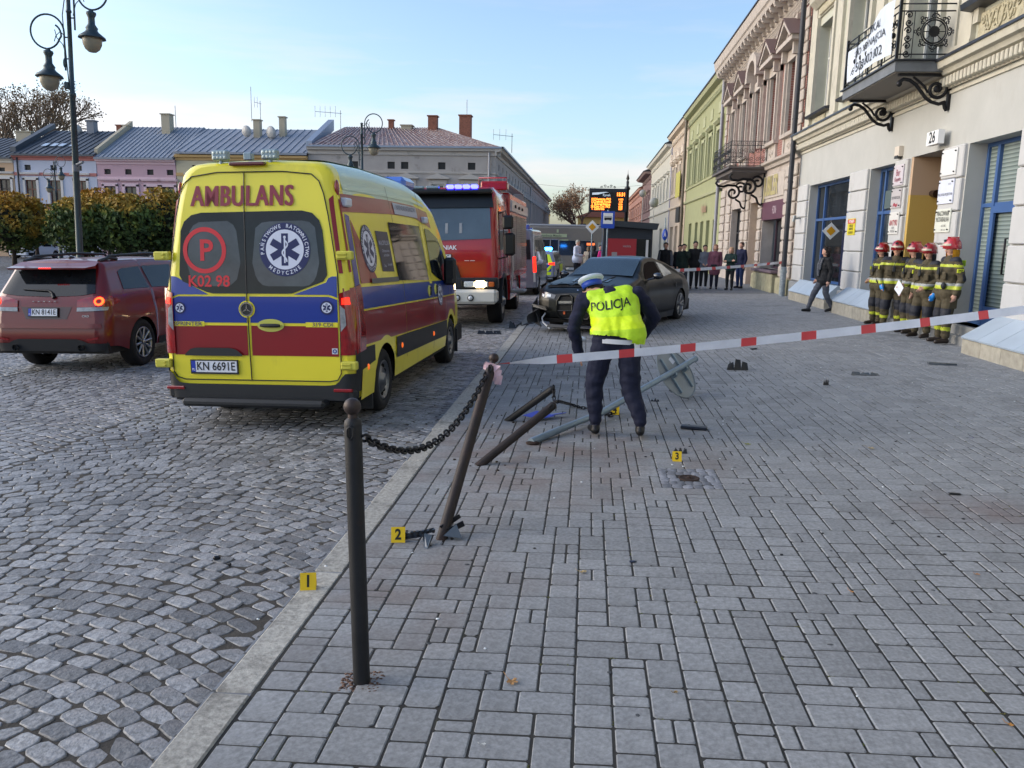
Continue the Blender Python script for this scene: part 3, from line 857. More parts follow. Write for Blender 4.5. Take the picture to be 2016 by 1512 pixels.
# ---- balcony
def spiral(c, r0, r1, a0, turns, n=26):
    return [(c[0] + (r0 + (r1 - r0) * i / n) * math.cos(a0 + turns * 2 * PI * i / n), c[1] + (r0 + (r1 - r0) * i / n) * math.sin(a0 + turns * 2 * PI * i / n)) for i in range(n + 1)]
bal = b1
q = MB(); FR.box(q, 17.08, 20.4, 5.20, 5.39, 0, 1.12); 
q.build('balcony_slab', M('slab_grey', '#6c7074', .6, .1, noise=(3, .2)), b1)
q = MB(); FR.box(q, 17.12, 20.36, 5.185, 5.199, 0, 1.08); q.build('slab_soffit', M('soffit', '#8c867c', .9), b1)
q = MB(); FR.box(q, 17.02, 20.46, 5.392, 5.42, -.0, 1.17); q.build('slab_edge', m_tin, b1)
rail = MB()
for v in (5.52, 6.30, 6.43): rail.tube([FR.fn(17.12, v, 0), FR.fn(17.12, v, 1.1), FR.fn(20.35, v, 1.1), FR.fn(20.35, v, 0)], .014, 6)
for (u, d) in ((17.12, 1.1), (20.35, 1.1), (17.12, .04), (20.35, .04)): rail.box(*sorted((WX - d - .025, WX - d + .025)), u - .025, u + .025, 5.42, 6.5)
for u in (17.95, 18.8, 19.6): rail.box(WX - 1.115, WX - 1.085, u - .015, u + .015, 5.42, 6.45)
def side(u_, d_): pass
# side panel facing the street's near end: big wheel rosette
fx = lambda a, b_: (WX - a, 17.12, b_)
def ringt(fn, c, r, w_, n=40): rail.tube([fn(c[0] + r * math.cos(2 * PI * i / n), c[1] + r * math.sin(2 * PI * i / n)) for i in range(n)], w_, 6, closed=True)
c0 = (.45, 5.93)
ringt(fx, c0, .21, .016); ringt(fx, c0, .245, .012); 
flat_ = disc_pts(.095, 16)
k = len(rail.v); rail.prism([(c0[0] + p[0] * (1 + .12 * (i % 2)), c0[1] + p[1] * (1 + .12 * (i % 2))) for i, p in enumerate(flat_)], -.008, .008, 'y'); rail.xf(lambda p: (WX - p[0], 17.12 + p[1], p[2]), k)
for i in range(8):
    a = i * PI / 4
    rail.tube([fx(c0[0] + r_ * math.cos(a), c0[1] + r_ * math.sin(a)) for r_ in (.08, .22)], .009, 5)
    for s_ in (-1, 1):
        rail.tube([fx(*p) for p in spiral((c0[0] + .285 * math.cos(a + s_ * .13), c0[1] + .285 * math.sin(a + s_ * .13)), .035, .012, a, s_ * 1.1, 10)], .008, 5)
    rail.tube([fx(c0[0] + .33 * math.cos(a + b_) * (1 if abs(b_) < .01 else .86), c0[1] + .33 * math.sin(a + b_) * (1 if abs(b_) < .01 else .86)) for b_ in (-.3, 0, .3)], .009, 5)
    q0 = (c0[0] + .34 * math.cos(a), c0[1] + .34 * math.sin(a))
    ringt(fx, q0, .028, .009, 10)
# narrow scroll panel at the corner, and the front
for sgn, uu in ((1, .93),):
    for r_ in (uu - .1, uu + .1): rail.tube([fx(r_, 5.45), fx(r_, 6.3)], .009, 5)
    for k in range(6):
        rail.tube([fx(*p) for p in spiral((uu, 5.53 + .14 * k), .07, .018, 0 if k % 2 else PI, 1.3, 14)], .012, 5)
        rail.ell(fx(uu, 5.53 + .14 * k), .022, n=6, m=4)
ff = lambda a, b_: (WX - 1.1, a, b_)
for k in range(8):
    uc = 17.4 + .385 * k
    for (sx, sz) in ((1, 1), (-1, 1), (1, -1), (-1, -1)):
        rail.tube([ff(uc + sx * (p[0]), 5.92 + sz * p[1]) for p in spiral((.1, .2), .09, .02, -2.2, 1.35, 14)], .011, 5)
    rail.tube([ff(uc, 5.5), ff(uc, 6.3)], .011, 5); rail.ell(ff(uc, 5.92), .05, .02, .06, 8, 5)
rail.build('balcony_railing', M('railing_black', '#1c1d21', .45, .3), b1)
for u in (17.2, 20.2):
    q = MB(); f = lambda a, b_: (WX - a, u, b_)
    q.box(WX - 1.0, WX, u - .04, u + .04, 5.13, 5.18); q.box(WX - .05, WX, u - .05, u + .05, 4.5, 5.14)
    pts = [(.98, 5.02), (.9, 5.08), (.78, 5.06), (.66, 4.98), (.56, 4.86), (.46, 4.74), (.34, 4.66), (.2, 4.62), (.08, 4.66)]
    q.tube([f(*p) for p in pts], .035, 8); q.ell(f(.97, 4.99), .055, .05, .055, 10, 6)
    q.tube([f(*p) for p in spiral((.26, 4.9), .20, .05, 2.6, 1.25, 24)], .033, 8); q.ell(f(.26, 4.9), .07, .04, .07, 10, 6)
    q.tube([f(.72, 5.12), f(.62, 5.05), f(.5, 4.95), f(.42, 4.83)], .022, 6)
    q.tube([f(.1, 4.62), f(.08, 4.55), f(.04, 4.5)], .035, 8)
    q.build('bracket', m_iron, b1)
# banner on the balcony front
def banner_fn(a, b_):     # a: 0..3.0 from near post outwards (towards far), b_ 0..1.3
    sag = .05 * math.sin(a * 2.1 + b_) + .02 * math.sin(a * 9 + b_ * 4)
    return (WX - 1.135 - sag * .6, 17.3 + a, 5.62 + b_ + .10 * (a - 1.4) * 0 + .03 * math.sin(a * 1.3))
ban = thing('banner', 'white banner reading LOKAL DO WYNAJĘCIA tied to the ornate balcony', 'banner', (0, 0, 0))
q = MB(); q.smooth = True
q.grid([[banner_fn(a * .1, b_ * .1) if True else 0 for b_ in range(0, int((9.2 if a < 9 else 6.8)) + 1)] for a in range(0, 0)]) if False else None
cols_ = []
for i in range(90):
    a = .02 + i * .0316
    top = .95 if a < .9 else .95 - min(.35, (a - .9) * .5)
    cols_.append([banner_fn(a, -.06 + (top + .06) * j / 20) for j in range(21)])
q.grid(cols_); q.build('cloth', M('banner_cloth', '#c9d2de', .7, noise=(3, .08)), ban)
q = MB()
for (txt, sz, a0, b0, na) in (('LOKAL', .24, 1.2, .68, 1.3), ('DO WYNAJĘCIA', .21, 1.40, .43, 1.3), ('502 802 802', .27, 1.40, .12, 1.3)):
    add_text(q, txt, sz, lambda a, b_: tuple(Vector(banner_fn(a0 - a, b0 + b_)) - Vector((.009, 0, 0))), .006, na)
q.build('lettering', M('banner_ink', '#33373d', .6), ban)
# ---- drainpipe between the first two buildings
q = MB()
q.tube([(6.55, 28.4, 9.9), (6.55, 28.4, 1.05)], .082, 14)
for z in (2.0, 3.9, 5.9, 7.9): q.cyl((6.55, 28.4, z), (6.55, 28.4, z + .05), .095, None, 14)
o = q.build('drainpipe', M('drain_dark', '#2f3138', .5, .3, noise=(6, .2))); tag(o, 'dark drainpipe between the cream building and the brick house', 'drainpipe')
q = MB(); q.cyl((6.55, 28.4, .02), (6.55, 28.4, 1.15), .1, None, 14); q.cyl((6.55, 28.4, .95), (6.55, 28.4, 1.02), .12, None, 14); q.cyl((6.55, 28.4, .12), (6.55, 28.4, .18), .12, None, 14)
q.build('cast_foot', M('drain_foot', '#8b959a', .6, .2, noise=(12, .35)), o)

# ---- brick house
m_brick = M('red_brick', '#a0584b', .85)
def brickmat():
    t = m_brick.node_tree; bb = t.nodes['Principled BSDF']; l = t.links.new
    tcn = t.nodes.new('ShaderNodeTexCoord'); mpn = t.nodes.new('ShaderNodeMapping'); mpn.inputs['Rotation'].default_value = (R(90), 0, R(90))
    sp = t.nodes.new('ShaderNodeSeparateXYZ'); cb = t.nodes.new('ShaderNodeCombineXYZ')
    l(tcn.outputs['Object'], sp.inputs[0]); l(sp.outputs[1], cb.inputs[0]); l(sp.outputs[2], cb.inputs[1])
    br = t.nodes.new('ShaderNodeTexBrick'); br.inputs['Brick Width'].default_value = .27; br.inputs['Row Height'].default_value = .085
    br.inputs['Scale'].default_value = 1; br.inputs['Mortar Size'].default_value = .008
    br.inputs['Color1'].default_value = (*lin('#935c50'), 1); br.inputs['Color2'].default_value = (*lin('#80524a'), 1); br.inputs['Mortar'].default_value = (*lin('#9c8a80'), 1)
    l(cb.outputs[0], br.inputs[0]); l(br.outputs[0], bb.inputs['Base Color'])
brickmat()
m_pink = M('pinkish_stone', '#aea39a', .85, noise=(3, .1), dark=(2, .5, .55, '#8a7b72', .3))
m_pinkt = M('pinkish_trim', '#b1a79d', .85, noise=(5, .12), dark=(3, .5, .55, '#857870', .4))
b2 = thing('brick_house', 'red brick house with pale stone pediments and small iron balcony', 'building')
wins = [30.15, 33.05, 35.95, 38.85, 41.75]
hs = [(u - .62, u + .62, 5.75, 8.15, .3) for u in wins]
q = MB(); FR.wall(q, 28.5, 44.6, 4.95, 9.6, hs, .3); q.build('brick_wall', m_brick, b2)
g2 = [(30.35, 33.9, .95, 3.5, .45), (34.7, 36.6, 0, 3.6, .5), (38.6, 41.3, .6, 3.5, .4)]
q = MB(); FR.wall(q, 28.5, 44.6, -.1, 4.95, g2, .4)
q.add([FR.fn(44.6, -.2, 0), FR.fn(44.6, 11, 0), FR.fn(44.6, 11, -10), FR.fn(44.6, -.2, -10)], [(0, 1, 2, 3)])
q.build('ground_wall', m_pink, b2)
q = MB(); FR.prof(q, 28.5, 44.9, [(0, 9.6), (.05, 9.6), (.05, 9.8), (.1, 9.85), (.1, 10.0), (.14, 10.05), (.14, 10.35), (.62, 10.4), (.66, 10.55), (.72, 10.6), (.78, 10.95), (-.1, 11.0), (-.1, 9.6)])
FR.prof(q, 28.5, 44.7, [(0, 4.72), (.1, 4.74), (.14, 4.85), (.26, 4.9), (.28, 4.98), (0, 5.06)])
q.build('cornice', m_pinkt, b2)
q = MB(); q.k = 0
y = 28.7
mo = MB(); mo.prism([(0, 0), (-.50, 0), (-.50, -.1), (-.38, -.22), (-.2, -.2), (-.12, -.34), (0, -.36)], -.11, .11, 'y'); mo.ell((-.42, 0, -.14), .07, .1, .07, 8, 6); mom = mo.mesh('modillion', m_pinkt)
while y < 44.6: inst(mom, 'modillion', b2, (WX - .12, y, 10.39)); y += .72
y = 28.6; dm = MB(); dm.box(-.05, 0, -.05, .05, -.06, .06); dme2 = dm.mesh('dentil', m_pinkt)
q = MB()
while y < 44.6: FR.box(q, y, y + .09, 9.65, 9.78, .05, .1); FR.box(q, y + .02, y + .10, 9.88, 9.96, .1, .13); y += .19
o = q.build('dentils', m_pinkt, b2); o['kind'] = 'stuff'
q = MB(); FR.prof(q, 28.5, 44.9, [(.8, 10.97), (.82, 10.99), (.8, 11.06), (-6, 13.5), (-6, 11.0)]); q.build('roof', M('roof_dark', '#37373f', .6), b2)
for i, u in enumerate(wins):
    s_ = MB()
    FR.box(s_, u - .95, u - .62, 5.72, 8.45, 0, .12); FR.box(s_, u + .62, u + .95, 5.72, 8.45, 0, .12)
    FR.box(s_, u - .95, u + .95, 8.15, 8.5, .0, .16)
    for sg in (-1, 1): FR.box(s_, u + sg * .8 - .1, u + sg * .8 + .1, 8.15, 8.55, .1, .34); FR.box(s_, u + sg * .8 - .08, u + sg * .8 + .08, 5.72, 8.15, .12, .2)
    if i != 2:
        FR.box(s_, u - 1.15, u + 1.15, 8.55, 8.70, 0, .48)
        outer = [(u - 1.18, 8.70), (u + 1.18, 8.70), (u, 9.42)]
        FR.poly(s_, [(u - 1.18, 8.70), (u - .92, 8.70), (u, 9.25), (u + .92, 8.70), (u + 1.18, 8.70), (u, 9.42)], .0, .52)
        FR.poly(s_, [(u - .92, 8.70), (u + .92, 8.70), (u, 9.25)], 0, .3)
        s_.k = 1; FR.poly(s_, [(u - .42, 8.76), (u + .42, 8.76), (u, 9.08)], .3, .315)
        FR.poly(s_, [(u - 1.24, 8.70), (u - 1.18, 8.70), (u, 9.425), (u + 1.18, 8.70), (u + 1.24, 8.70), (u, 9.47)], .0, .56); s_.k = 0
    else:
        for sg in (-1, 1): FR.box(s_, u + sg * 1.0 - .2, u + sg * 1.0 + .2, 8.55, 8.72, 0, .5)
        arc = [(u + 1.15 * math.cos(a), 8.72 + .85 * math.sin(a)) for a in [PI * k / 14 for k in range(15)]]
        inn = [(u + .8 * math.cos(a), 8.72 + .55 * math.sin(a)) for a in [PI * k / 14 for k in range(15)]][::-1]
        FR.poly(s_, arc + inn, 0, .5)
        FR.poly(s_, inn[::-1], 0, .08)
    # little finial above
    FR.box(s_, u - .12, u + .12, 9.42, 9.6, 0, .12); FR.box(s_, u + .5, u + .62, 9.15, 9.58, 0, .1)
    s_.build('window_surround', [m_pinkt, M('pediment_dark', '#6c5a57', .8)], b2)
    FR.window(b2, u - .62, u + .62, 5.75, 8.15, .28, M('white_frame'), m_glass2, 2, (.66,), .07)
    if i != 2:
        q = MB(); FR.prof(q, u - 1.0, u + 1.0, [(0, 5.58), (.18, 5.6), (.2, 5.72), (0, 5.74)]); q.k = 0
        FR.box(q, u - .9, u - .68, 5.06, 5.58, 0, .08); FR.box(q, u + .68, u + .9, 5.06, 5.58, 0, .08); FR.box(q, u - .68, u + .68, 5.06, 5.58, 0, .04)
        for k in range(5): q.ell(FR.fn(u - .24 + .12 * k, 5.32 + .07 * math.sin(k * 2.3), .04), .04, .1, .1, 6, 4)
        q.build('apron', m_pinkt, b2)
# rustic quoins
for (ua, ub) in ((28.55, 29.1), (44.0, 44.55)):
    for k in range(12):
        w_ = .12 if k % 2 else 0
        q = MB(); FR.bbox(q, ua + w_, ub - .02, 5.1 + k * .37, 5.1 + k * .37 + .34, 0, .07, .02); q.build('quoin', m_pinkt, b2)
for (ua, ub) in ((28.6, 30.2), (34.0, 34.6), (36.7, 37.3), (37.6, 38.4), (41.5, 42.4), (43.2, 44.4)):
    for k in range(9):
        q = MB(); FR.bbox(q, ua, ub, .75 + k * .43, .75 + k * .43 + .39, 0, .09, .035); q.build('rustic_block', m_pinkt, b2)
for (ua, ub) in ((28.55, 30.25), (33.95, 34.65)):
    q = MB(); FR.bbox(q, ua, ub, -.1, .72, 0, .16, .03); q.build('plinth', M('worn_plinth', '#a29d80', .9, noise=(4, .3)), b2)
# shop window with purple board; stone bench sill
o = FR.window(b2, 30.45, 33.0, .98, 2.85, .40, M('purple_frame', '#4a2c38', .5), m_glass, 1, (), .06, 'shop_window')
q = MB(); FR.box(q, 30.3, 34.0, 2.82, 3.5, -.38, .02); o = q.build('shop_board', M('shop_purple', '#5a3443', .45), b2)
q = MB(); add_text(q, '·FONI·', .42, lambda a, b_: FR.fn(31.8 - a, 3.15 + b_, .028), 0, .6); q.build('lettering', M('pale_ink', '#c8b4bc', .5), o)
q = MB(); FR.bbox(q, 30.3, 34.0, .84, .95, -.3, .32, .02); q.build('sill', M('sill_purple', '#6b5a60', .7), b2)
for k in range(4):
    q = MB(); FR.bbox(q, 30.4 + k * .85, 30.4 + k * .85 + .82, -.1, .83, .0, .26, .03); q.build('base_block', M('worn_plinth'), b2)
q = MB(); q.smooth = True
q.build if False else None
jf = lambda a, b_: FR.fn(32.6 - a, 4.05 + b_, .06)
q = MB(); FR.bbox(q, 30.5, 34.6, 3.62, 4.5, 0, .04, .02); jb = q.build('sign_panel', m_pinkt, b2)
q = MB(); add_text(q, 'JUBILER', 1.0, jf, .03, .72); q.build('lettering', M('gold_letter', '#b3a878', .5), jb)
# door recess and second window
q = MB(); FR.box(q, 34.7, 36.6, 0, 3.6, -.52, -.5); q.build('door', M('ochre_door', '#b59b75', .7), b2)
FR.window(b2, 38.6, 41.3, .62, 3.5, .35, M('black_frame', '#26282c', .5), m_glass, 3, (.62,), .07, 'shop_window')
# iron balcony of the brick house, and its scroll brackets
q = MB(); FR.box(q, 33.6, 38.1, 4.80, 4.88, 0, 1.5); FR.box(q, 33.7, 38.0, 4.66, 4.80, 0, 1.35); q.build('balcony_slab', M('slab_rust', '#5c5654', .7), b2)
q = MB()
fn2 = [lambda a, b_: (WX - a, 33.68, b_), lambda a, b_: (WX - a, 38.02, b_)]
for v in (4.92, 5.02, 5.68, 5.84): q.tube([FR.fn(33.68, v, 0), FR.fn(33.68, v, 1.45), FR.fn(38.02, v, 1.45), FR.fn(38.02, v, 0)], .013, 5)
for f in fn2:
    for k in range(7): q.tube([f(.06 + .23 * k, 4.88), f(.06 + .23 * k, 5.84)], .011, 5)
    for k in range(6):
        for z in (5.17, 5.48): q.tube([f(*p) for p in spiral((.175 + .23 * k, z), .10, .02, k * 2.0, 1.5, 14)], .010, 4)
        q.tube([f(*p) for p in spiral((.175 + .23 * k, 5.76), .06, .02, k * 2.0, 1.0, 8)], .009, 4)
ff2 = lambda a, b_: (WX - 1.45, a, b_)
for k in range(19):
    u = 33.7 + k * .24; q.tube([ff2(u, 4.88), ff2(u, 5.84)], .010, 4)
    for z in (5.17, 5.48): q.tube([ff2(*p) for p in spiral((u + .12, z), .10, .02, k * 2.0, 1.5, 12)], .010, 4)
q.build('balcony_railing', M('railing_black'), b2)
for u in (34.0, 37.6):
    q = MB(); f = lambda a, b_: (WX - a, u, b_)
    q.tube([f(*p) for p in [(1.3, 4.62), (1.38, 4.5), (1.28, 4.38), (1.05, 4.36), (.85, 4.42), (.6, 4.4)]], .05, 7)
    q.tube([f(*p) for p in spiral((.62, 4.1), .32, .05, 1.6, 1.4, 26)], .05, 7)
    q.tube([f(*p) for p in spiral((.28, 4.3), .25, .05, .6, 1.3, 20)], .045, 7)
    q.tube([f(*p) for p in [(.5, 3.82), (.3, 3.7), (.22, 3.5), (.12, 3.42), (.02, 3.5)]], .045, 7)
    q.tube([f(.03, 3.5), f(.03, 4.66)], .04, 6)
    q.build('bracket', m_iron, b2)
q = MB(); q.tube([(6.62, 44.75, 10.3), (6.62, 44.75, .05)], .09, 10)
tag(q.build('drainpipe', M('drain_grey', '#8b8c94', .5, .2)), 'grey drainpipe between the brick house and the green house', 'drainpipe')

# ---- green house
def rowhouse(b, u0, u1, ztop, mw, mt, wins, floors, roofm, corn=.5, gopen=(), side=True, zb=4.75):
    hs = []
    for (a, c, v0, v1) in floors:
        hs += [(u - a / 2, u + a / 2, v0, v1, .22) for u in wins]
    q = MB(); FR.wall(q, u0, u1, zb, ztop - .5, [h for h in hs if h[2] > zb], .22)
    q.add([FR.fn(u1, -.2, 0), FR.fn(u1, ztop, 0), FR.fn(u1, ztop, -9), FR.fn(u1, -.2, -9)], [(0, 1, 2, 3)])
    q.add([FR.fn(u0, -.2, 0), FR.fn(u0, ztop, 0), FR.fn(u0, ztop, -9), FR.fn(u0, -.2, -9)], [(0, 1, 2, 3)])
    q.build('wall', mw, b)
    q = MB(); FR.wall(q, u0, u1, -.1, zb, [(g[0], g[1], g[2], g[3], .3) for g in gopen], .3); q.build('ground_wall', mw, b)
    q = MB(); FR.prof(q, u0, u1, [(0, ztop - .55), (.08, ztop - .5), (.1, ztop - .3), (corn * .8, ztop - .22), (corn, ztop - .02), (0, ztop)])
    FR.prof(q, u0, u1, [(0, zb - .15), (.12, zb - .1), (.16, zb + .03), (0, zb + .08)]); FR.prof(q, u0, u1, [(0, zb + .8), (.08, zb + .82), (.1, zb + .9), (0, zb + .93)])
    q.build('cornice', mt, b)
    q = MB(); u = u0 + .1
    while u < u1 - .1: FR.box(q, u, u + .12, ztop - .78, ztop - .52, 0, .12); u += .3
    q.build('dentils', mt, b)['kind'] = 'stuff'
    q = MB(); FR.prof(q, u0, u1, [(corn + .02, ztop - .03), (corn + .06, ztop + .04), (-5, ztop + 2.6), (-9, ztop)]); q.build('roof', roofm, b)
    for h in hs:
        if h[2] < zb: continue
        s_ = MB(); u = (h[0] + h[1]) / 2; a = h[1] - h[0]
        FR.box(s_, h[0] - .14, h[0], h[2], h[3] + .12, 0, .07); FR.box(s_, h[1], h[1] + .14, h[2], h[3] + .12, 0, .07); FR.box(s_, h[0] - .14, h[1] + .14, h[3], h[3] + .22, 0, .06)
        FR.prof(s_, h[0] - .3, h[1] + .3, [(0, h[3] + .3), (.12, h[3] + .3), (.26, h[3] + .42), (.26, h[3] + .5), (0, h[3] + .55)])
        s_.build('window_surround', mt, b)
        FR.window(b, h[0], h[1], h[2], h[3], .18, M('white_frame'), m_glass2, 2, (.66,), .07)
    for g in gopen: FR.window(b, g[0], g[1], g[2], g[3], .28, g[4], m_glass, 1, (.75,), .08, 'shop_window')
m_green = M('green_plaster', '#94966f', .85, noise=(2, .06), dark=(1.5, .35, .55, '#78795c', .3)); m_greent = M('green_trim', '#a2a481', .85)
b3 = thing('green_house', 'light green plastered house between the brick and the peach houses', 'building')
rowhouse(b3, 44.85, 61.2, 10.75, m_green, m_greent, [47.0, 50.1, 53.2, 56.3, 59.4], [(1.1, 0, 5.75, 8.0)], M('roof_dark'), .5,
         [(46.0, 47.3, .2, 3.2, m_greent), (48.6, 49.9, .2, 3.2, m_greent), (51.2, 52.5, .2, 3.2, m_greent), (53.8, 55.1, .2, 3.2, m_greent), (57, 58.5, .2, 3.2, m_greent)])
q = MB()
for u in (45.5, 48.5, 51.6, 54.7, 57.8, 60.8): FR.box(q, u - .2, u + .2, 5.75, 8.6, 0, .1)
for u in (47.0, 50.1, 53.2, 56.3, 59.4): FR.box(q, u - .5, u + .5, 8.9, 9.5, 0, .04)
q.build('pilaster', m_greent, b3)
q = MB(); add_text(q, 'Apteka', .75, lambda a, b_: FR.fn(50.9 - a, 3.95 + b_, .08), .03, 1.0); q.build('lettering', M('brown_letter', '#94745c', .6), b3)
q = MB(); q.tube([(6.6, 61.3, 10.5), (6.6, 61.3, .0)], .1, 8)
tag(q.build('drainpipe', M('drain_brown', '#655c52', .5, .2)), 'brownish drainpipe between the green and the peach houses', 'drainpipe')
b4 = thing('peach_house', 'peach coloured house with a yellow banner beyond the green house', 'building')
m_peach = M('peach_plaster', '#b5a592', .85, noise=(2, .06)); m_peacht = M('peach_trim', '#cdbfac', .85)
rowhouse(b4, 61.4, 73.2, 10.7, m_peach, m_peacht, [63, 65.8, 68.6, 71.4], [(1.0, 0, 5.9, 7.9)], M('roof_dark'), .5, [(62, 64.2, .2, 3.2, m_peacht), (66, 68, .2, 3.2, m_peacht), (69.5, 72, .2, 3.2, m_peacht)])
for u in (63, 65.8, 68.6, 71.4): q = MB(); FR.poly(q, [(u - .9, 8.45), (u + .9, 8.45), (u, 9.1)], 0, .3); q.build('pediment', m_peacht, b4)
q = MB(); FR.bbox(q, 63.4, 66.2, 5.3, 7.2, .25, .3); tag(q.build('banner', M('banner_yellow', '#b3ab50', .6)), 'yellow banner hanging between the windows of the peach house', 'banner')
q = MB(); FR.box(q, 62.3, 64.6, 3.4, 4.5, .1, .35); tag(q.build('shop_sign', M('sign_black', '#2c2a26', .5)), 'black projecting sign board on the peach house ground floor', 'sign')
b5 = thing('pale_house', 'pale cream long house with brackets lamp beyond the peach house', 'building'); b5['label'] = 'pale cream long house with faded grey gable beyond the peach house'
m_pale = M('pale_plaster', '#bfbaaa', .85, noise=(1, .06)); m_palet = M('pale_trim', '#d4cfc0', .85)
rowhouse(b5, 73.6, 97, 10.3, m_pale, m_palet, [76, 79.4, 82.8, 86.2, 89.6, 93], [(1.1, 0, 5.6, 7.6)], M('roof_dark'), .6, [(75, 77.5, .2, 3.2, m_palet), (80, 82.5, .2, 3.2, m_palet)])
q = MB(); FR.box(q, 73.3, 73.58, -.1, 10.2, -3, .05); q.build('gable', M('faded_lilac', '#a6a2b4', .8), b5)
b6 = thing('dark_red_house', 'dull dark red house with columns on the far right of the street', 'building')
m_dred = M('darkred_plaster', '#7f6560', .85); 
rowhouse(b6, 97.2, 112, 9.9, m_dred, M('darkred_trim', '#988079', .85), [99.5, 103, 106.5, 110], [(1.1, 0, 5.4, 7.4)], M('roof_dark'), .9)
b7 = thing('orange_house', 'salmon orange house at the far end of the right row', 'building')
m_oran = M('salmon_plaster', '#a87c6c', .85)
rowhouse(b7, 112.2, 150, 9.0, m_oran, M('salmon_trim', '#c4957f', .85), [114, 119, 124, 129, 134, 139, 144], [(1.2, 0, 5.0, 6.8)], M('roof_rust', '#8a5a4a', .7), .5)
# houses that close the street (gable towards the camera), beyond the bus
b8 = thing('yellow_gabled_house', 'low yellow house with a brown sloping roof closing the street', 'building')
q = MB(); q.box(-2.2, 6.5, 152, 162, -.2, 6.3); q.build('wall', M('yellow_plaster', '#cdb069', .85), b8)
q = MB(); q.prism([(-2.6, 6.2), (6.9, 9.8), (6.9, 6.2)], 151.5, 163, 'y'); q.build('roof', M('roof_rust'), b8)
for x in (-1.2, 1.2, 3.6):
    q = MB(); q.box(x - .5, x + .5, 151.9, 151.98, 3.4, 5.0); q.build('window', m_glass2, b8)
# dark unseen houses added behind the camera so panes and paint mirror a skyline
b9 = thing('added_skyline', 'grey house row behind the viewpoint on the left', 'building')
b9['label'] = 'unseen row of dark houses added behind the viewpoint for reflections'
q = MB(); q.box(-38, 7, -92, -84, -.5, 9.5); q.build('wall', M('skyline_wall', '#4a4138', .85), b9)  # wall and roof coloured dark to give the panes a dark mirrored horizon
q = MB(); q.prism([(-84, 9.5), (-92, 9.5), (-88, 13)], -38, 7, 'x'); q.build('roof', M('skyline_roof', '#26211f', .8), b9)
for (x, w_, z) in ((-33, 3, 19), (-21, 2, 15), (-13, 2.4, 17), (-4, 1.5, 22), (3, 2, 16)):
    q = MB(); q.box(x - w_ * .4, x + w_ * .4, -88, -84.5, 9, z - 3); q.lathe([(w_ * .7, z - 3), (.05, z + 2)], (x, -86.5, 0), 6); q.build('skyline_spike', M('skyline_roof'), b9)  # added spires, shaped to make the mirrored roofline spiky
for i in range(14):
    for z in (1.5, 5.5):
        q = MB(); q.box(-36 + i * 3.1, -34.7 + i * 3.1, -83.99, -83.9, z, z + 1.9); q.build('window', m_glass2, b9)
# ================================================================= BUILDINGS, LEFT SIDE OF THE SQUARE
YL = 66
def FL(y): return Fac(lambda u, v, d: (u, y - d, v))
FLX = Fac(lambda u, v, d: (-7.6 + d, u, v))
m_darkwin = M('dark_opening', '#171513', .5)
m_wood = M('brown_frame', '#6e4433', .5)
def seam_roof(b, u0, u1, y, z0, z1, dep, mat, seam=.55, eave=.35, name='roof', u0t=None, u1t=None):
    """metal sheet roof with standing seams, ridge parallel to the facade"""
    q = MB(); a0 = u0 if u0t is None else u0t; a1 = u1 if u1t is None else u1t
    q.add([(u0, y - eave, z0), (u1, y - eave, z0), (a1, y + dep, z1), (a0, y + dep, z1)], [(0, 1, 2, 3)])
    q.add([(a0, y + dep, z1), (a1, y + dep, z1), (u1, y + dep * 2 + eave, z0), (u0, y + dep * 2 + eave, z0)], [(0, 1, 2, 3)])
    q.add([(u0, y - eave, z0), (a0, y + dep, z1), (u0, y + 2 * dep + eave, z0)], [(0, 1, 2)]); q.add([(u1, y - eave, z0), (a1, y + dep, z1), (u1, y + 2 * dep + eave, z0)], [(0, 1, 2)])
    q.box(u0, u1, y - eave - .08, y - eave + .06, z0 - .16, z0 - .02)
    r_ = q.build(name, mat, b)
    q = MB(); u = u0 + .3
    while u < u1:
        f = (u - u0) / (u1 - u0); t_ = a0 + (a1 - a0) * f
        q.tube([(u, y - eave, z0 + .03), (t_, y + dep, z1 + .03)], .035, 4); u += seam
    q.build('seams', mat, r_)
    return r_
def chimney(b, x, y, z0, z1, w_, mat, cap=True):
    q = MB(); q.box(x - w_ / 2, x + w_ / 2, y - w_ / 2, y + w_ / 2, z0, z1)
    if cap: q.box(x - w_ / 2 - .08, x + w_ / 2 + .08, y - w_ / 2 - .08, y + w_ / 2 + .08, z1, z1 + .09)
    return q.build('chimney', mat, b)
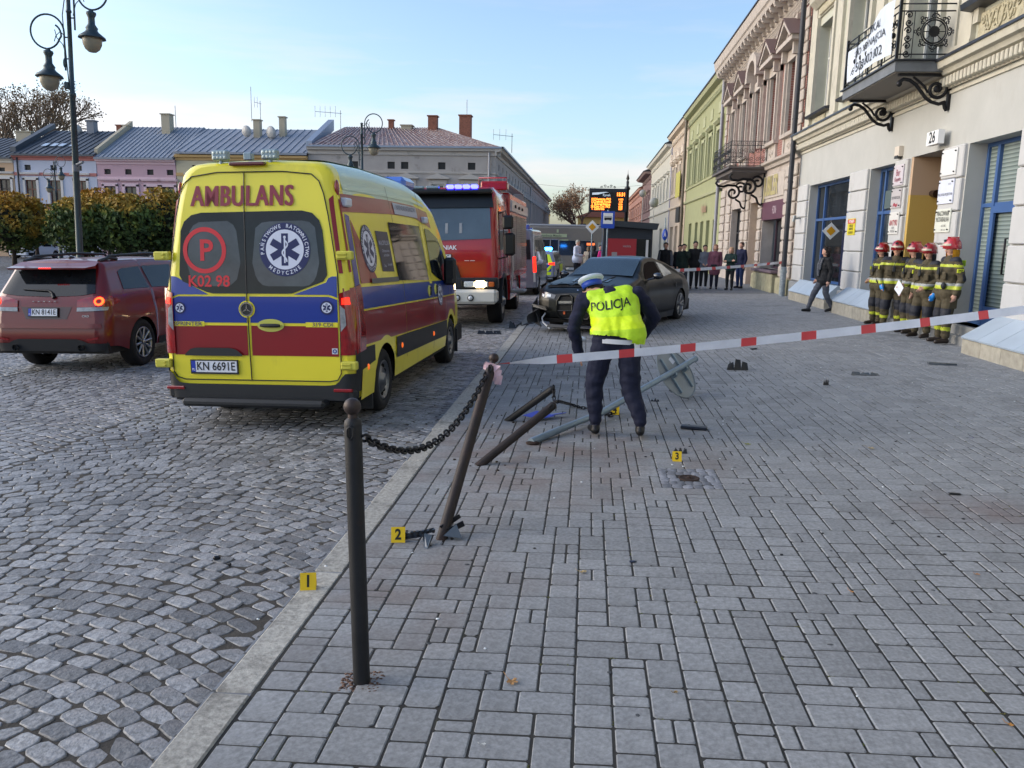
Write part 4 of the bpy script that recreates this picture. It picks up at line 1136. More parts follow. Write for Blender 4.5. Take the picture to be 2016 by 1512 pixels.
def house(name, label, u0, u1, y, ze, mw, mt, wins, wv, vents, mfr, zg=-.6, wdt=1.0, dep=10, attic=True):
    b = thing(name, label, 'building')
    F = FL(y)
    holes = [(u - wdt / 2, u + wdt / 2, wv[0], wv[1], .2) for u in wins] + [(u - .28, u + .28, ze - 1.25, ze - .82, .15) for u in vents]
    gh = [(u - .6, u + .6, .6, 2.7, .2) for u in wins]
    q = MB(); F.wall(q, u0, u1, zg, ze, holes + gh, .2)
    for u in (u0, u1): q.add([F.fn(u, zg, 0), F.fn(u, ze, 0), F.fn(u, ze, -dep), F.fn(u, zg, -dep)], [(0, 1, 2, 3)])
    q.build('wall', mw, b)
    q = MB(); F.prof(q, u0, u1, [(0, ze - .45), (.08, ze - .42), (.1, ze - .25), (.28, ze - .2), (.32, ze - .02), (0, ze)]); F.prof(q, u0, u1, [(0, ze - 1.7), (.06, ze - 1.68), (.08, ze - 1.45), (0, ze - 1.43)]); F.prof(q, u0, u1, [(0, 3.55), (.1, 3.58), (.14, 3.75), (0, 3.8)])
    q.build('cornice', mt, b)
    for u in wins:
        q = MB(); F.box(q, u - wdt / 2 - .2, u - wdt / 2, wv[0], wv[1] + .15, 0, .07); F.box(q, u + wdt / 2, u + wdt / 2 + .2, wv[0], wv[1] + .15, 0, .07); F.box(q, u - wdt / 2 - .2, u + wdt / 2 + .2, wv[1], wv[1] + .25, 0, .07)
        F.prof(q, u - wdt / 2 - .35, u + wdt / 2 + .35, [(0, wv[1] + .42), (.16, wv[1] + .45), (.2, wv[1] + .58), (0, wv[1] + .62)])
        q.build('window_surround', M(name + '_surround', '#d4cdc6', .8) if name != 'pink_house' else mt, b)
        F.window(b, u - wdt / 2, u + wdt / 2, wv[0], wv[1], .15, mfr, m_glass2, 2, (.6,), .09)
        F.window(b, u - .6, u + .6, .6, 2.7, .15, mfr, m_glass, 2, (), .09, 'ground_window')
    for u in vents: 
        q = MB(); F.box(q, u - .28, u + .28, ze - 1.25, ze - .82, -.14, -.12); q.build('attic_vent', m_darkwin, b)
    return b, F
m_slate = M('slate_sheet', '#4a5058', .5, .3, noise=(1, .12)); m_bluer = M('blue_sheet', '#878d97', .6, .1, noise=(.8, .12), dark=(1.2, .4, .55, '#a3a9b2', .3))
m_rust = M('rusty_sheet', '#6e3f38', .7, .1, noise=(3.2, 1, '#b3aaa8'))
m_plch = M('plaster_chimney', '#b0a690', .9); m_brch = M('brick_chimney', '#8c5a48', .9, noise=(8, .3))
h, F = house('tan_house', 'tan plastered house at the far left edge under a dark roof', -62, -48.15, YL, 7.75, M('tan_plaster', '#c9a888', .85), M('tan_trim', '#ddd3c4', .85), [-60, -57, -54, -51.6, -49.0], (4.0, 6.0), [-57, -54, -49.2], M('dark_wood', '#3a2a26', .5))
seam_roof(h, -62, -48.1, YL, 7.78, 9.9, 5.5, m_slate); chimney(h, -50.2, YL + 5, 9, 10.35, 1.3, M('plaster_chimney')); chimney(h, -48.9, YL + 3.5, 8.8, 10.2, .5, m_plch)
h, F = house('white_house', 'pale blue-white house with red brick bands and dark roof', -48.1, -40.85, YL, 8.0, M('bluewhite_plaster', '#bfc2cf', .85, dark=(1.2, .3, .55, '#9fa1aa', .3)), M('salmon_band', '#bd7a72', .85), [-46.7, -44.55, -42.3], (4.05, 5.95), [-46.9, -44.6, -42.4], m_wood)
seam_roof(h, -48.1, -40.8, YL, 8.05, 10.6, 5.5, m_slate)
q = MB()
for u in (-46.4, -45.6, -44.9, -43.9): q.prism([(u, 0), (u + .45, 0), (u + .45, .04), (u, .04)], 0, .7, 'y'); 
q.build('skylight', M('skylight_glass', '#aab8c6', .1, spec=1), h, (0, YL + 1.2, 8.82), (R(23), 0, 0))
q = MB(); q.box(-48.4, -47.9, YL + .1, YL + 5.6, 8.2, 8.6); q.xf(lambda p: (p[0], p[1], p[2] + (p[1] - YL) * .47)); q.build('gable_wall', m_slate, h)
chimney(h, -44.2, YL + 5.2, 10.2, 11.4, .65, M('grey_chimney', '#7f838a', .9)); chimney(h, -41.5, YL + 5, 10, 11.0, .45, m_brch); chimney(h, -40.9, YL + 5, 10, 11.0, .45, m_plch)
q = MB(); q.tube([(-47.7, YL - .12, 7.9), (-47.7, YL - .12, -.3)], .07, 6); q.build('drainpipe', m_tin, h)
h, F = house('pink_house', 'pink plastered house under a light blue metal roof', -40.8, -34.0, YL, 7.75, M('pink_plaster', '#c2a0a8', .85, dark=(1.2, .3, .55, '#a08a90', .3)), M('pale_pink_trim', '#d9bcc2', .85), [-39.75, -37.95, -36.1, -34.7], (4.0, 5.55), [-39.9, -38.1, -36.2, -34.5], M('dark_wood'))
seam_roof(h, -40.8, -34.0, YL, 7.85, 11.0, 5.6, m_bluer, .4)
q = MB(); q.box(-41.0, -40.7, YL + .1, YL + 5.7, 8.0, 8.5); q.xf(lambda p: (p[0], p[1], p[2] + (p[1] - YL) * .53)); q.build('gable_wall', m_plch, h)
q = MB(); q.box(-34.05, -33.7, YL + .1, YL + 11, 8.0, 8.5); q.xf(lambda p: (p[0], p[1], p[2] + (5.5 - abs(p[1] - YL - 5.6)) * .6)); q.build('gable_wall', m_plch, h)
chimney(h, -36.9, YL + 4.6, 10, 11.9, .75, m_plch)
h, F = house('yellow_house', 'pale yellow house with blue metal roof behind the ambulance', -33.95, -22.85, YL, 8.15, M('paleyellow_plaster', '#bfb599', .85, dark=(1.2, .3, .55, '#9b9484', .3)), M('ochre_trim', '#c8a670', .85), [-32.4, -30.2, -28.0, -25.8, -24.0], (4.1, 6.1), [-32.3, -29, -26, -24], M('dark_wood'))
seam_roof(h, -33.95, -22.8, YL, 8.35, 10.9, 5.6, m_bluer, .62)
chimney(h, -28.4, YL + 3.6, 9.6, 11.35, .55, m_plch); chimney(h, -26.3, YL + 3.9, 9.8, 11.65, .5, m_plch)
q = MB(); q.box(-23.0, -22.5, YL + .1, YL + 6, 8.4, 9.3); q.xf(lambda p: (p[0], p[1], p[2] + (p[1] - YL) * .42)); q.build('gable_wall', M('grey_sheet', '#8d98a8', .5, .3), h)
# grey corner house: front to the square and long side down the street
h = thing('grey_corner_house', 'weathered grey corner house with peeling plaster and rusty roof', 'building')
m_gw = M('weathered_plaster', '#a9a29c', .9, noise=(1.0, .08), dark=(.55, .8, .60, '#6f6a62')); m_gt = M('weathered_trim', '#b5afa8', .9, dark=(.8, .5, .58, '#77726a'))
F = FL(YL)
wn = [-21.5, -19.4, -17.2, -14.7, -12.2, -9.6]
holes = [(u - .5, u + .5, 4.1, 6.1, .2) for u in wn] + [(u - .3, u + .3, 7.25, 7.8, .15) for u in (-21.7, -19.0, -16.0, -14.9, -11.9, -9.5)]
q = MB(); F.wall(q, -22.8, -7.6, -.5, 8.9, holes, .2)
hs = []; u = 68.5
while u < 150: hs.append((u - .55, u + .55, 4.2, 6.3, .2)); hs.append((u - .3, u + .3, 7.4, 7.9, .15)); u += 3.1
FLX.wall(q, 66, 150, -.3, 9.0, hs, .2)
q.build('wall', m_gw, h)
q = MB(); F.prof(q, -22.8, -7.2, [(0, 8.3), (.1, 8.32), (.12, 8.6), (.35, 8.66), (.4, 8.9), (0, 8.95)]); F.prof(q, -22.8, -7.55, [(0, 6.9), (.08, 6.92), (.1, 7.05), (0, 7.08)]); F.prof(q, -22.8, -7.55, [(0, 3.4), (.1, 3.42), (.12, 3.6), (0, 3.65)])
FLX.prof(q, 65.6, 150, [(0, 8.3), (.1, 8.32), (.12, 8.6), (.45, 8.66), (.6, 8.92), (0, 8.97)]); FLX.prof(q, 66, 150, [(0, 6.9), (.08, 6.92), (.1, 7.05), (0, 7.08)]); FLX.prof(q, 66, 150, [(0, 3.6), (.2, 3.62), (.25, 3.8), (0, 3.9)])
for (a0, b_) in ((-22.8, -7.6),):
    for z in (4.0, 4.9, 5.8): pass
q.build('cornice', m_gt, h)
for i, u in enumerate(wn):
    q = MB(); F.box(q, u - .72, u - .5, 4.0, 6.4, 0, .08); F.box(q, u + .5, u + .72, 4.0, 6.4, 0, .08); F.box(q, u - .72, u + .72, 6.1, 6.4, 0, .06)
    if i >= 3: F.poly(q, [(u - .95, 6.5), (u + .95, 6.5), (u + .95, 6.58), (u, 7.0 - .06), (u - .95, 6.58)], 0, .28); 
    else: F.prof(q, u - .9, u + .9, [(0, 6.5), (.2, 6.52), (.24, 6.66), (0, 6.7)])
    q.build('window_surround', m_gt, h); F.window(h, u - .5, u + .5, 4.1, 6.1, .15, M('white_frame'), m_glass2, 2, (.6,), .09)
q = MB()
for u in (-21.7, -19.0, -16.0, -14.9, -11.9, -9.5): 
    q = MB(); F.box(q, u - .3, u + .3, 7.25, 7.8, -.14, -.12); q.build('attic_vent', m_darkwin, h)
for i in range(0, len(hs), 2):
    a = hs[i]; u = (a[0] + a[1]) / 2
    q = MB(); FLX.box(q, a[0] - .2, a[0], 4.2, 6.5, 0, .1); FLX.box(q, a[1], a[1] + .2, 4.2, 6.5, 0, .1); FLX.poly(q, [(u - 1.0, 6.55), (u + 1.0, 6.55), (u, 7.2)], 0, .35); FLX.box(q, u + 1.35, u + 1.75, 3.9, 6.9, 0, .15)
    q.build('window_surround', m_gt, h); FLX.window(h, a[0], a[1], 4.2, 6.3, .15, M('white_frame'), m_glass2, 2, (.6,), .09)
q = MB()
for sgn in range(1):
    for k in range(24): F.box(q, -22.8, -7.9, 3.9 + k * .13, 3.9 + k * .13 + .005, 0, .004)
q = MB()
for k in range(9):
    F.bbox(q, -8.5, -7.58, 4.0 + k * .32, 4.0 + k * .32 + .28, 0, .06, .02)
q.build('quoins', m_gt, h)['kind'] = 'stuff'
for a_, r_ in (((-8.1, YL - .15), .08), ((-7.45, 104), .1)): q = MB(); q.tube([(*a_, 8.6), (*a_, 0)], r_, 8); q.build('drainpipe', M('pale_pipe', '#a9a9ae', .4, .3), h)
# hipped roof
q = MB(); z0, zr = 8.95, 11.15
P_ = [(-22.8, 65.6, z0), (-7.0, 65.6, z0), (-7.0, 150, z0), (-22.8, 150, z0), (-21.4, 71.5, zr), (-13.2, 72.0, zr), (-13.0, 150, zr)]
q.add(P_, [(0, 1, 5, 4), (1, 2, 6, 5), (0, 4, 3), (3, 4, 5, 6)])
rf = q.build('roof', m_rust, h)
q = MB()
u = -22.4
while u < -7.1:
    f = (u + 22.8) / 15.8; t_ = -21.4 + 8.2 * f; q.tube([(u, 65.6, z0 + .03), (t_, 71.6, zr + .03)], .035, 4); u += .42
q.build('seams', m_rust, rf)
q = MB(); q.box(-22.8, -6.95, 65.5, 65.66, 8.86, 9.0); q.box(-7.06, -6.9, 65.5, 150, 8.86, 9.0); q.build('gutter', M('grey_sheet'), h)
chimney(h, -17.3, 71.5, 10.8, 11.7, .42, m_brch); chimney(h, -15.9, 71.5, 10.6, 11.25, .9, m_plch); chimney(h, -13.6, 71.2, 10.8, 12.0, .75, m_brch); chimney(h, -10.7, 70.5, 10.0, 11.95, .95, m_brch)
# roof gear
def dish(x, y, z, r=.45, tilt=0, lab='', name='satellite_dish', pole=.5):
    q = MB(); q.lathe([(0, .1), (r * .5, .06), (r, -.06), (r * .98, -.08), (0, .06)], n=18)
    k = Matrix.Rotation(R(100), 3, 'X'); k2 = Matrix.Rotation(R(tilt), 3, 'Z')
    q.xf(lambda p: tuple(k2 @ (k @ Vector(p)) + Vector((x, y, z))))
    q.cyl((x, y + .1, z - pole), (x, y + .15, z), .03, None, 6)
    tag(q.build(name, M('dish_grey', '#a9a9a6', .5)), lab, 'satellite dish')
dish(-29.0, YL + 2.6, 10.35, .48, -15, 'pale satellite dish on the left of two plaster chimneys on the yellow house')
dish(-27.0, YL + 2.9, 10.3, .55, -25, 'larger satellite dish by the right plaster chimney of the yellow house')
dish(-45.6, YL + 5, 10.6, .5, 20, 'satellite dish on the roof between the tan and the white houses')
def aerial(x, y, z, h_, lab, n=5, hor=1.4, yaw=0, name='roof_aerial'):
    q = MB(); q.cyl((x, y, z), (x, y, z + h_), .03, None, 5)
    if n:
        q.tube([(x - hor, y, z + h_ - .1), (x + .1, y, z + h_ - .25)], .025, 4)
        for i in range(n):
            xx = x - hor + i * hor / n; q.tube([(xx, y, z + h_ - .55), (xx, y, z + h_ + .35)], .018, 4)
    tag(q.build(name, M('aerial_metal', '#8e9296', .4, .6)), lab, 'aerial')
aerial(-21.3, YL + 4, 10.3, 2.0, 'comb shaped television aerial between the yellow and the grey houses', 5, 2.2)
aerial(-28.9, YL + 3.6, 11.3, 2.8, 'tallest bare mast on the chimney of the yellow house', 0)
aerial(-28.2, YL + 3.8, 11.3, 1.7, 'short forked mast beside the tallest mast on the yellow house', 2, .5)
aerial(-36.2, YL + 4.7, 10.6, 2.1, 'thin pole with a small dish on the pink house roof', 0)
aerial(-10.6, 70.5, 11.9, 1.4, 'thin pole with a small round aerial on the rightmost brick chimney', 0)
aerial(-6.9, 72, 9.2, 1.6, 'flat television aerial above the right corner of the grey house roof', 3, 1.6)
# far church tower
h = thing('church_tower', 'small yellow church tower with a dark onion dome down the street', 'tower', (-8.9, 160, 0))
q = MB(); q.box(-1.1, 1.1, -1.1, 1.1, 0, 6.6); q.box(-1.25, 1.25, -1.25, 1.25, 6.5, 6.75); q.build('shaft', M('yellow_plaster'), h)
q = MB(); q.lathe([(1.15, 6.7), (1.25, 7.3), (.95, 8.1), (.45, 8.7), (.4, 9.0), (.1, 9.3), (.03, 10.2), (0, 10.2)], n=14); q.build('dome', M('dome_dark', '#4c3c3a', .6), h)
# ================================================================= VEHICLES
def ip(xs, ys):
    """smooth interpolation table"""
    return lambda t: float(np.interp(t, xs, ys))
class Shell:
    """car body: W(y,z) half width, zt(y) roof line, zb(y) lower edge, re/fe(z): rear and front outline"""
    def __init__(s, L, W, zt, zb, re=None, fe=None, rc=.14, pr=.12, wheels=(), wr=.4, crown=.03, wh=.38):
        s.L, s.W, s.zt, s._zb, s.rc, s.pr, s.crown = L, W, zt, zb, rc, pr, crown
        s.re = re or (lambda z: 0); s.fe = fe or (lambda z: 0); s.wheels = wheels; s.wr = wr; s.wh = wh
    def zb(s, y):
        z = s._zb(y)
        for w_ in s.wheels:
            d = abs(y - w_)
            if d < s.wr: z = max(z, s.wh + math.sqrt(s.wr ** 2 - d ** 2))
        return z
    def ins(s, y):
        d = min(y, s.L - y)
        if d >= s.pr: return 0
        d = max(d, 0)
        return s.pr * (1 - math.sqrt(max(0, 1 - (1 - d / s.pr) ** 2)))
    def Y(s, y, z):
        a = max(0, 1 - y / 1.1); b_ = max(0, 1 - (s.L - y) / 1.1)
        return y + s.re(z) * a * a - s.fe(z) * b_ * b_
    def side(s, sg, y, z, off=.004): return (sg * (s.W(y, z) - s.ins(y) + off), s.Y(y, z), z)
    def rear(s, x, z, off=.004):
        W_ = s.W(0, z); yy = 0
        ax = abs(x) - (W_ - s.pr)
        if ax > 0: yy = s.pr * (1 - math.sqrt(max(0, 1 - (ax / s.pr) ** 2)))
        return (x, s.Y(yy, z) - off, z)
    def front(s, x, z, off=.004):
        W_ = s.W(s.L, z); yy = 0
        ax = abs(x) - (W_ - s.pr)
        if ax > 0: yy = s.pr * (1 - math.sqrt(max(0, 1 - (min(1, ax / s.pr)) ** 2)))
        return (x, s.Y(s.L - yy, z) + off, z)
    def top(s, x, y, off=.005):
        zt = s.zt(y); return (x, s.Y(y, zt), zt + s.crown * (1 - (x / .9) ** 2) + off)
    def ring(s, y):
        zt = s.zt(y); zb = min(s.zb(y), zt - s.rc - .05); zs = zt - s.rc; i_ = s.ins(y)
        P_ = []
        n = 14
        for k in range(n): z = zb + (zs - zb) * k / (n - 1); P_.append((s.W(y, z) - i_, z))
        w0 = P_[-1][0]
        for k in range(1, 6):
            a = PI / 2 * k / 5; P_.append((w0 - s.rc * 1.25 * (1 - math.cos(a)), zs + s.rc * math.sin(a)))
        xr = P_[-1][0]
        for k in (1, 2, 3): x = xr * (1 - k / 3); P_.append((x, zt + s.crown * (1 - (x / xr) ** 2)))
        return P_
    def build(s, name, mat, parent, ny=56, extra=(), holes=True):
        st = sorted(set([0, .12 * s.pr, .35 * s.pr, .65 * s.pr, s.pr, s.L, s.L - .12 * s.pr, s.L - .35 * s.pr, s.L - .65 * s.pr, s.L - s.pr] + [s.L * i / ny for i in range(ny + 1)] + list(extra) + [w_ + s.wr * math.sin(a) for w_ in s.wheels for a in np.linspace(-PI / 2, PI / 2, 19)] + [w_ + q * (s.wr + .005) for w_ in s.wheels for q in (-1, 1)]))
        q = MB(); q.smooth = True
        R_ = [s.ring(y) for y in st]; n = len(R_[0])
        for sg in (-1, 1):
            q.grid([[(sg * p[0], s.Y(y, p[1]), p[1]) for p in r_] for y, r_ in zip(st, R_)])
        for y, r_ in ((0, R_[0]), (s.L, R_[-1])):
            q.grid([[(p[0] * f, s.Y(y, p[1]), p[1]) for f in np.linspace(-1, 1, 13)] for p in r_])
        o = q.build(name, mat, parent)
        return o
    def under(s, parent, z=.3, mat=None):
        q = MB(); W_ = s.W(s.L / 2, .6) - .05
        ws = sorted(s.wheels)
        segs = [.08] + [v for w_ in ws for v in (w_ - s.wr, w_ + s.wr)] + [s.L - .15]
        for i in range(0, len(segs), 2): q.box(-W_, W_, segs[i], segs[i + 1], z, z + .25)
        q.box(-W_ + .3, W_ - .3, .3, s.L - .3, z - .02, z + .3)
        for w_ in ws: q.box(-W_ + .02, W_ - .02, w_ - s.wr - .02, w_ + s.wr + .02, s.wh + s.wr + .02, s.wh + s.wr + .05)
        # dark bulk inside the arches
        for w_ in ws: q.box(-W_ + .26, W_ - .26, w_ - s.wr - .01, w_ + s.wr + .01, z, s.wh + s.wr + .04)
        return q.build('underbody', mat or M('underbody', '#121214', .8), parent)
def patch(name, mat, parent, fn, lo, hi, n=10, m=6, mb=None):
    """surface patch between a lower and an upper polyline in the surface's two coordinates"""
    def rs(P_, k):
        P_ = [Vector((p[0], p[1])) for p in P_]
        d = [0]
        for a, b_ in zip(P_, P_[1:]): d.append(d[-1] + (b_ - a).length)
        return [(float(np.interp(d[-1] * i / k, d, [p.x for p in P_])), float(np.interp(d[-1] * i / k, d, [p.y for p in P_]))) for i in range(k + 1)]
    A = rs(lo, n); B = rs(hi, n)
    G_ = [[fn(a[0] + (b_[0] - a[0]) * j / m, a[1] + (b_[1] - a[1]) * j / m) for j in range(m + 1)] for a, b_ in zip(A, B)]
    q = mb or MB(); sm = q.smooth; q.smooth = True; q.grid(G_); q.smooth = sm
    if mb: return q
    return q.build(name, mat, parent)
m_tyre = M('tyre', '#17171a', .85, bump=(40, .3)); m_rim = M('steel_rim', '#7d8085', .35, .8); m_alloy = M('alloy_rim', '#9a9da2', .3, .8); m_blackp = M('black_plastic', '#1d2024', .55, noise=(4, .1)); m_arch = M('wheel_well', '#0b0b0c', .9)
def wheel(parent, x, y, r, w_, sg, kind='steel', steer=0, spokes=5, rimr=None, zc=None):
    zc = r if zc is None else zc
    h = bpy.data.objects.new('wheel', None); COL.objects.link(h); h.parent = parent; h.location = (x, y, zc); h.rotation_euler = (0, 0, R(steer) + (0 if sg > 0 else PI))
    rr_ = rimr or r * .62
    q = MB(); q.lathe([(rr_ - .01, -w_ * .5), (rr_ + .01, -w_ * .02), (r - .05, 0), (r - .012, -.02), (r, -.05), (r, -w_ + .05), (r - .012, -w_ + .02), (r - .05, -w_), (rr_, -w_)], n=32, ax='x')
    q.build('tyre', m_tyre, h)
    q = MB(); mt = m_rim if kind == 'steel' else m_alloy
    if kind == 'steel':
        q.lathe([(rr_, -.01), (rr_ - .015, -.005), (rr_ - .03, -.05), (rr_ * .72, -.06), (rr_ * .62, -.03), (rr_ * .35, -.035), (.3 * rr_, .0), (.1 * rr_, .01), (0, .01)], n=30, ax='x')
        q.k = 1
        for i in range(14):
            a = 2 * PI * i / 14; q.ell((-.045, rr_ * .8 * math.cos(a), rr_ * .8 * math.sin(a)), .012, .026, .026, 8, 4)
    elif kind == 'truck':
        q.lathe([(rr_, -.01), (rr_ - .02, .0), (rr_ - .04, -.1), (rr_ * .7, -.12), (rr_ * .45, -.02), (.3 * rr_, .03), (.25 * rr_, .06), (0, .06)], n=30, ax='x')
        q.k = 1
        for i in range(10):
            a = 2 * PI * i / 10; q.ell((-.1, rr_ * .75 * math.cos(a), rr_ * .75 * math.sin(a)), .02, .03, .03, 8, 4)
    else:
        q.lathe([(rr_, -.005), (rr_ - .012, .002), (rr_ - .025, -.02), (rr_ - .028, -.12)], n=36, ax='x')
        q.lathe([(.17 * rr_, -.0), (.15 * rr_, .005), (0, .008)], n=16, ax='x')
        for i in range(spokes):
            for d in (-.09, .09) if spokes < 7 else (0,):
                a = 2 * PI * i / spokes + .1; a0_ = a + d * 2.2 / 1; a1_ = a + d * 2.2
                p0 = (-.03, rr_ * .12 * math.cos(a), rr_ * .12 * math.sin(a)); p1 = (-.012, (rr_ - .015) * math.cos(a1_), (rr_ - .015) * math.sin(a1_))
                q.tube([p0, p1], [.020, .022], 6)
        q.k = 1; q.lathe([(rr_ - .03, -.1), (0, -.1)], n=24, ax='x')
    q.build('rim', [mt, m_arch], h)
    return h
m_headl = M('lamp_glass', '#cfd4d8', .1, spec=1, noise=(30, .3)); m_redl = M('red_lamp', '#8e0f12', .12, coat=1, noise=(16, .25)); m_redon = M('red_lamp_lit', '#c01010', .2, emit=('#ff2010', 2.2))
m_clear = M('clear_lamp', '#8d9296', .12, spec=1, noise=(20, .3))
def plate(parent, fn, w_, h_, txt, eu=True, size=None, name='number_plate'):
    """fn(u,v,off)"""
    q = MB(); q.k = 0
    def rect(u0, u1, v0, v1, o_, k): q.k = k; q.add([fn(u0, v0, o_), fn(u1, v0, o_), fn(u1, v1, o_), fn(u0, v1, o_)], [(0, 1, 2, 3)])
    vs = [fn(u, v, o_) for o_ in (.002, .018) for (u, v) in ((-w_ / 2 - .012, -h_ / 2 - .02), (w_ / 2 + .012, -h_ / 2 - .02), (w_ / 2 + .012, h_ / 2 + .012), (-w_ / 2 - .012, h_ / 2 + .012))]
    q.k = 2; q.add(vs, [(4, 5, 6, 7), (0, 1, 5, 4), (1, 2, 6, 5), (2, 3, 7, 6), (3, 0, 4, 7)])
    rect(-w_ / 2, w_ / 2, -h_ / 2, h_ / 2, .020, 0); rect(-w_ / 2, -w_ / 2 + .045, -h_ / 2, h_ / 2, .022, 1)
    o = q.build(name, [M('plate_white', '#dfe2ea', .4), M('plate_blue', '#1f3aa8', .4), m_blackp], parent)
    q = MB(); add_text(q, txt, size or h_ * 1.05, lambda a, b_: fn(a + .02, b_, .0235), .012, .82); q.build('lettering', M('plate_ink', '#15151a', .5), o)
    q = MB(); add_text(q, 'PL', h_ * .3, lambda a, b_: fn(a - w_ / 2 + .023, b_ - h_ * .28, .0235), .01, .9); q.build('country_code', M('ink_white', '#e8e8ee', .5), o)
    return o

# ------------------------------------------------------------ ambulance
Y_ = '#cdc838'
m_ay = M('ambulance_yellow', '#ecde34', .34, coat=.4, noise=(.9, .03), dark=(1.8, .22, .55, '#8e8b48', .5)); m_ar = M('ambulance_red', '#86101a', .28, coat=.5, noise=(.7, .06)); m_ab = M('ambulance_blue', '#0d3390', .28, coat=.5)
m_roofp = M('ambulance_roof', '#bcd4bf', .35, coat=.4)
amb = thing('ambulance', 'yellow, blue and red ambulance standing with its back to the viewer', 'ambulance', (-3.35, 8.1, gz(-3.35) + RD), (0, -.025, -.035))
def AW(y, z):
    w_ = float(np.interp(z, [.3, .6, 1.0, 1.35, 1.8, 2.3, 2.62], [1.015, 1.045, 1.045, 1.02, .955, .875, .80]))
    if y > 4.4: w_ *= float(np.interp(y, [4.4, 5.3, 6.1], [1, .96, .86]))
    return w_
AZT = ip([0, .04, .15, .5, 1.5, 3.2, 3.9, 4.4, 4.75, 5.05, 5.35, 5.7, 6.1], [2.70, 2.72, 2.745, 2.76, 2.78, 2.75, 2.66, 2.47, 2.16, 1.78, 1.42, 1.28, 1.05])
A = Shell(6.1, AW, AZT, ip([0, 6.1], [.33, .33]), re=ip([.3, .7, 1.4, 2.3, 2.7], [.0, .0, .015, .09, .16]), rc=.17, pr=.10, wheels=(1.07, 4.9), wr=.43, wh=.36, crown=.02)
body = A.build('body', m_ay, amb, 60); body.data.materials.append(m_roofp)
for p_ in body.data.polygons:
    if p_.center.z > 2.47 and p_.center.y > .36: p_.material_index = 1
A.under(amb, .28)
def SP(name, mat, lo, hi, n=14, m=3, off=.005, sides=(1, -1)):
    for sg in sides: patch(name, mat, amb, lambda y, z: A.side(sg, y, z, off), lo, hi, n, m)
dz = lambda y, z: z - .028 * y
def band(y0, y1, z0, z1, n=8): 
    ys = [y0 + (y1 - y0) * i / n for i in range(n + 1)]
    return [(y, dz(y, z0)) for y in ys], [(y, dz(y, z1)) for y in ys]
segs = [(.33, 2.02), (2.04, 3.58), (3.60, 4.86)]
for (a, b_) in segs + [(4.88, 5.75)]:
    SP('blue_stripe', m_ab, *band(a, b_, 1.245, 1.475))
for (a, b_) in [(.06, .62), (1.5, 2.02), (2.04, 3.58), (3.60, 4.45)]:
    SP('red_stripe', m_ar, *band(a, b_, .87, 1.225))
def over_arch(yc, y0, y1, top, gap, low, n=16):
    ys = [y0 + (y1 - y0) * i / n for i in range(n + 1)]; lo = []
    for y in ys:
        d = abs(y - yc); r_ = A.wr + gap
        lo.append((y, max(low(y), A.wh + math.sqrt(r_ * r_ - d * d) if d < r_ else 0)))
    return lo, [(y, dz(y, top)) for y in ys]
SP('red_stripe', m_ar, *over_arch(1.07, .62, 1.5, 1.225, .09, lambda y: dz(y, .87)), n=20)
SP('red_stripe', m_ar, *over_arch(4.9, 4.46, 5.35, 1.225, .09, lambda y: dz(y, .87)), n=20)
SP('rub_strip', m_blackp, [(.03, .40), (.62, .40)], [(.03, .845), (.62, .83)], m=4, off=.012)
SP('rub_strip', m_blackp, [(1.52, .56), (2.02, .55), (3.58, .52), (4.46, .50)], [(1.52, .81), (2.02, .80), (3.58, .76), (4.46, .74)], m=3, off=.012)
SP('sill_panel', m_ay, [(.14, .30), (.60, .30)], [(.14, .62), (.62, .66)], m=3, off=.018)
# upper side
SP('red_roof_stripe', m_ar, [(.10, 2.235), (2.0, 2.27), (3.2, 2.26), (4.1, 2.13)], [(.16, 2.42), (2.0, 2.44), (3.2, 2.43), (4.0, 2.36)], n=20)
SP('red_wedge', m_ar, [(.36, 1.50), (1.02, 1.49)], [(.36, 2.16), (.37, 2.16)], n=6, m=8)
SP('blue_pillar', m_ab, [(.14, 1.48), (.31, 1.48)], [(.18, 2.22), (.33, 2.20)], n=4, m=8)
SP('red_pillar', M('pillar_red', '#8c1420', .35), [(.055, 1.63), (.10, 1.63)], [(.075, 2.36), (.12, 2.36)], n=2, m=6)
SP('side_window', m_glass, [(1.86, 1.47), (3.42, 1.40)], [(1.80, 2.17), (3.35, 2.15)], n=8, off=.008)
SP('window_seal', m_ay, [(3.44, 1.35), (3.60, 1.35)], [(3.40, 2.2), (3.57, 2.2)], n=2, off=.006)
SP('side_window', m_glass, [(3.66, 1.50), (4.0, 1.40), (4.6, 1.30), (5.0, 1.30)], [(3.66, 2.12), (3.9, 2.12), (4.42, 1.98), (4.95, 1.50)], n=10, off=.008)
SP('door_seam', m_blackp, [(2.022, .5), (2.034, .5)], [(2.022, 2.6), (2.034, 2.6)], n=1, m=12, off=.007)
SP('door_seam', m_blackp, [(3.584, .4), (3.596, .4)], [(3.55, 2.62), (3.562, 2.62)], n=1, m=12, off=.007)
SP('slide_rail', M('rail_grey', '#5c6064', .4, .5), [(.72, 1.485), (1.82, 1.46)], [(.72, 1.54), (1.82, 1.515)], n=6, m=1, off=.02)
SP('placard', M('placard_navy', '#1d2440', .4), [(1.24, 1.60), (1.72, 1.58)], [(1.20, 2.06), (1.70, 2.05)], n=4, off=.007)
for (tx, s_, u, v) in (('MAŁOPOLSKA', .075, 1.47, 1.92), ('Dofinansowano', .05, 1.48, 1.83), ('ze środków', .05, 1.48, 1.78), ('Unia', .05, 1.36, 1.66), ('Europejska', .045, 1.57, 1.67)):
    q = MB(); add_text(q, tx, s_, lambda a, b_: A.side(1, u + a, v + b_, .012), .006, .95); q.build('lettering', M('ink_pale', '#a9b0c4', .5), amb)
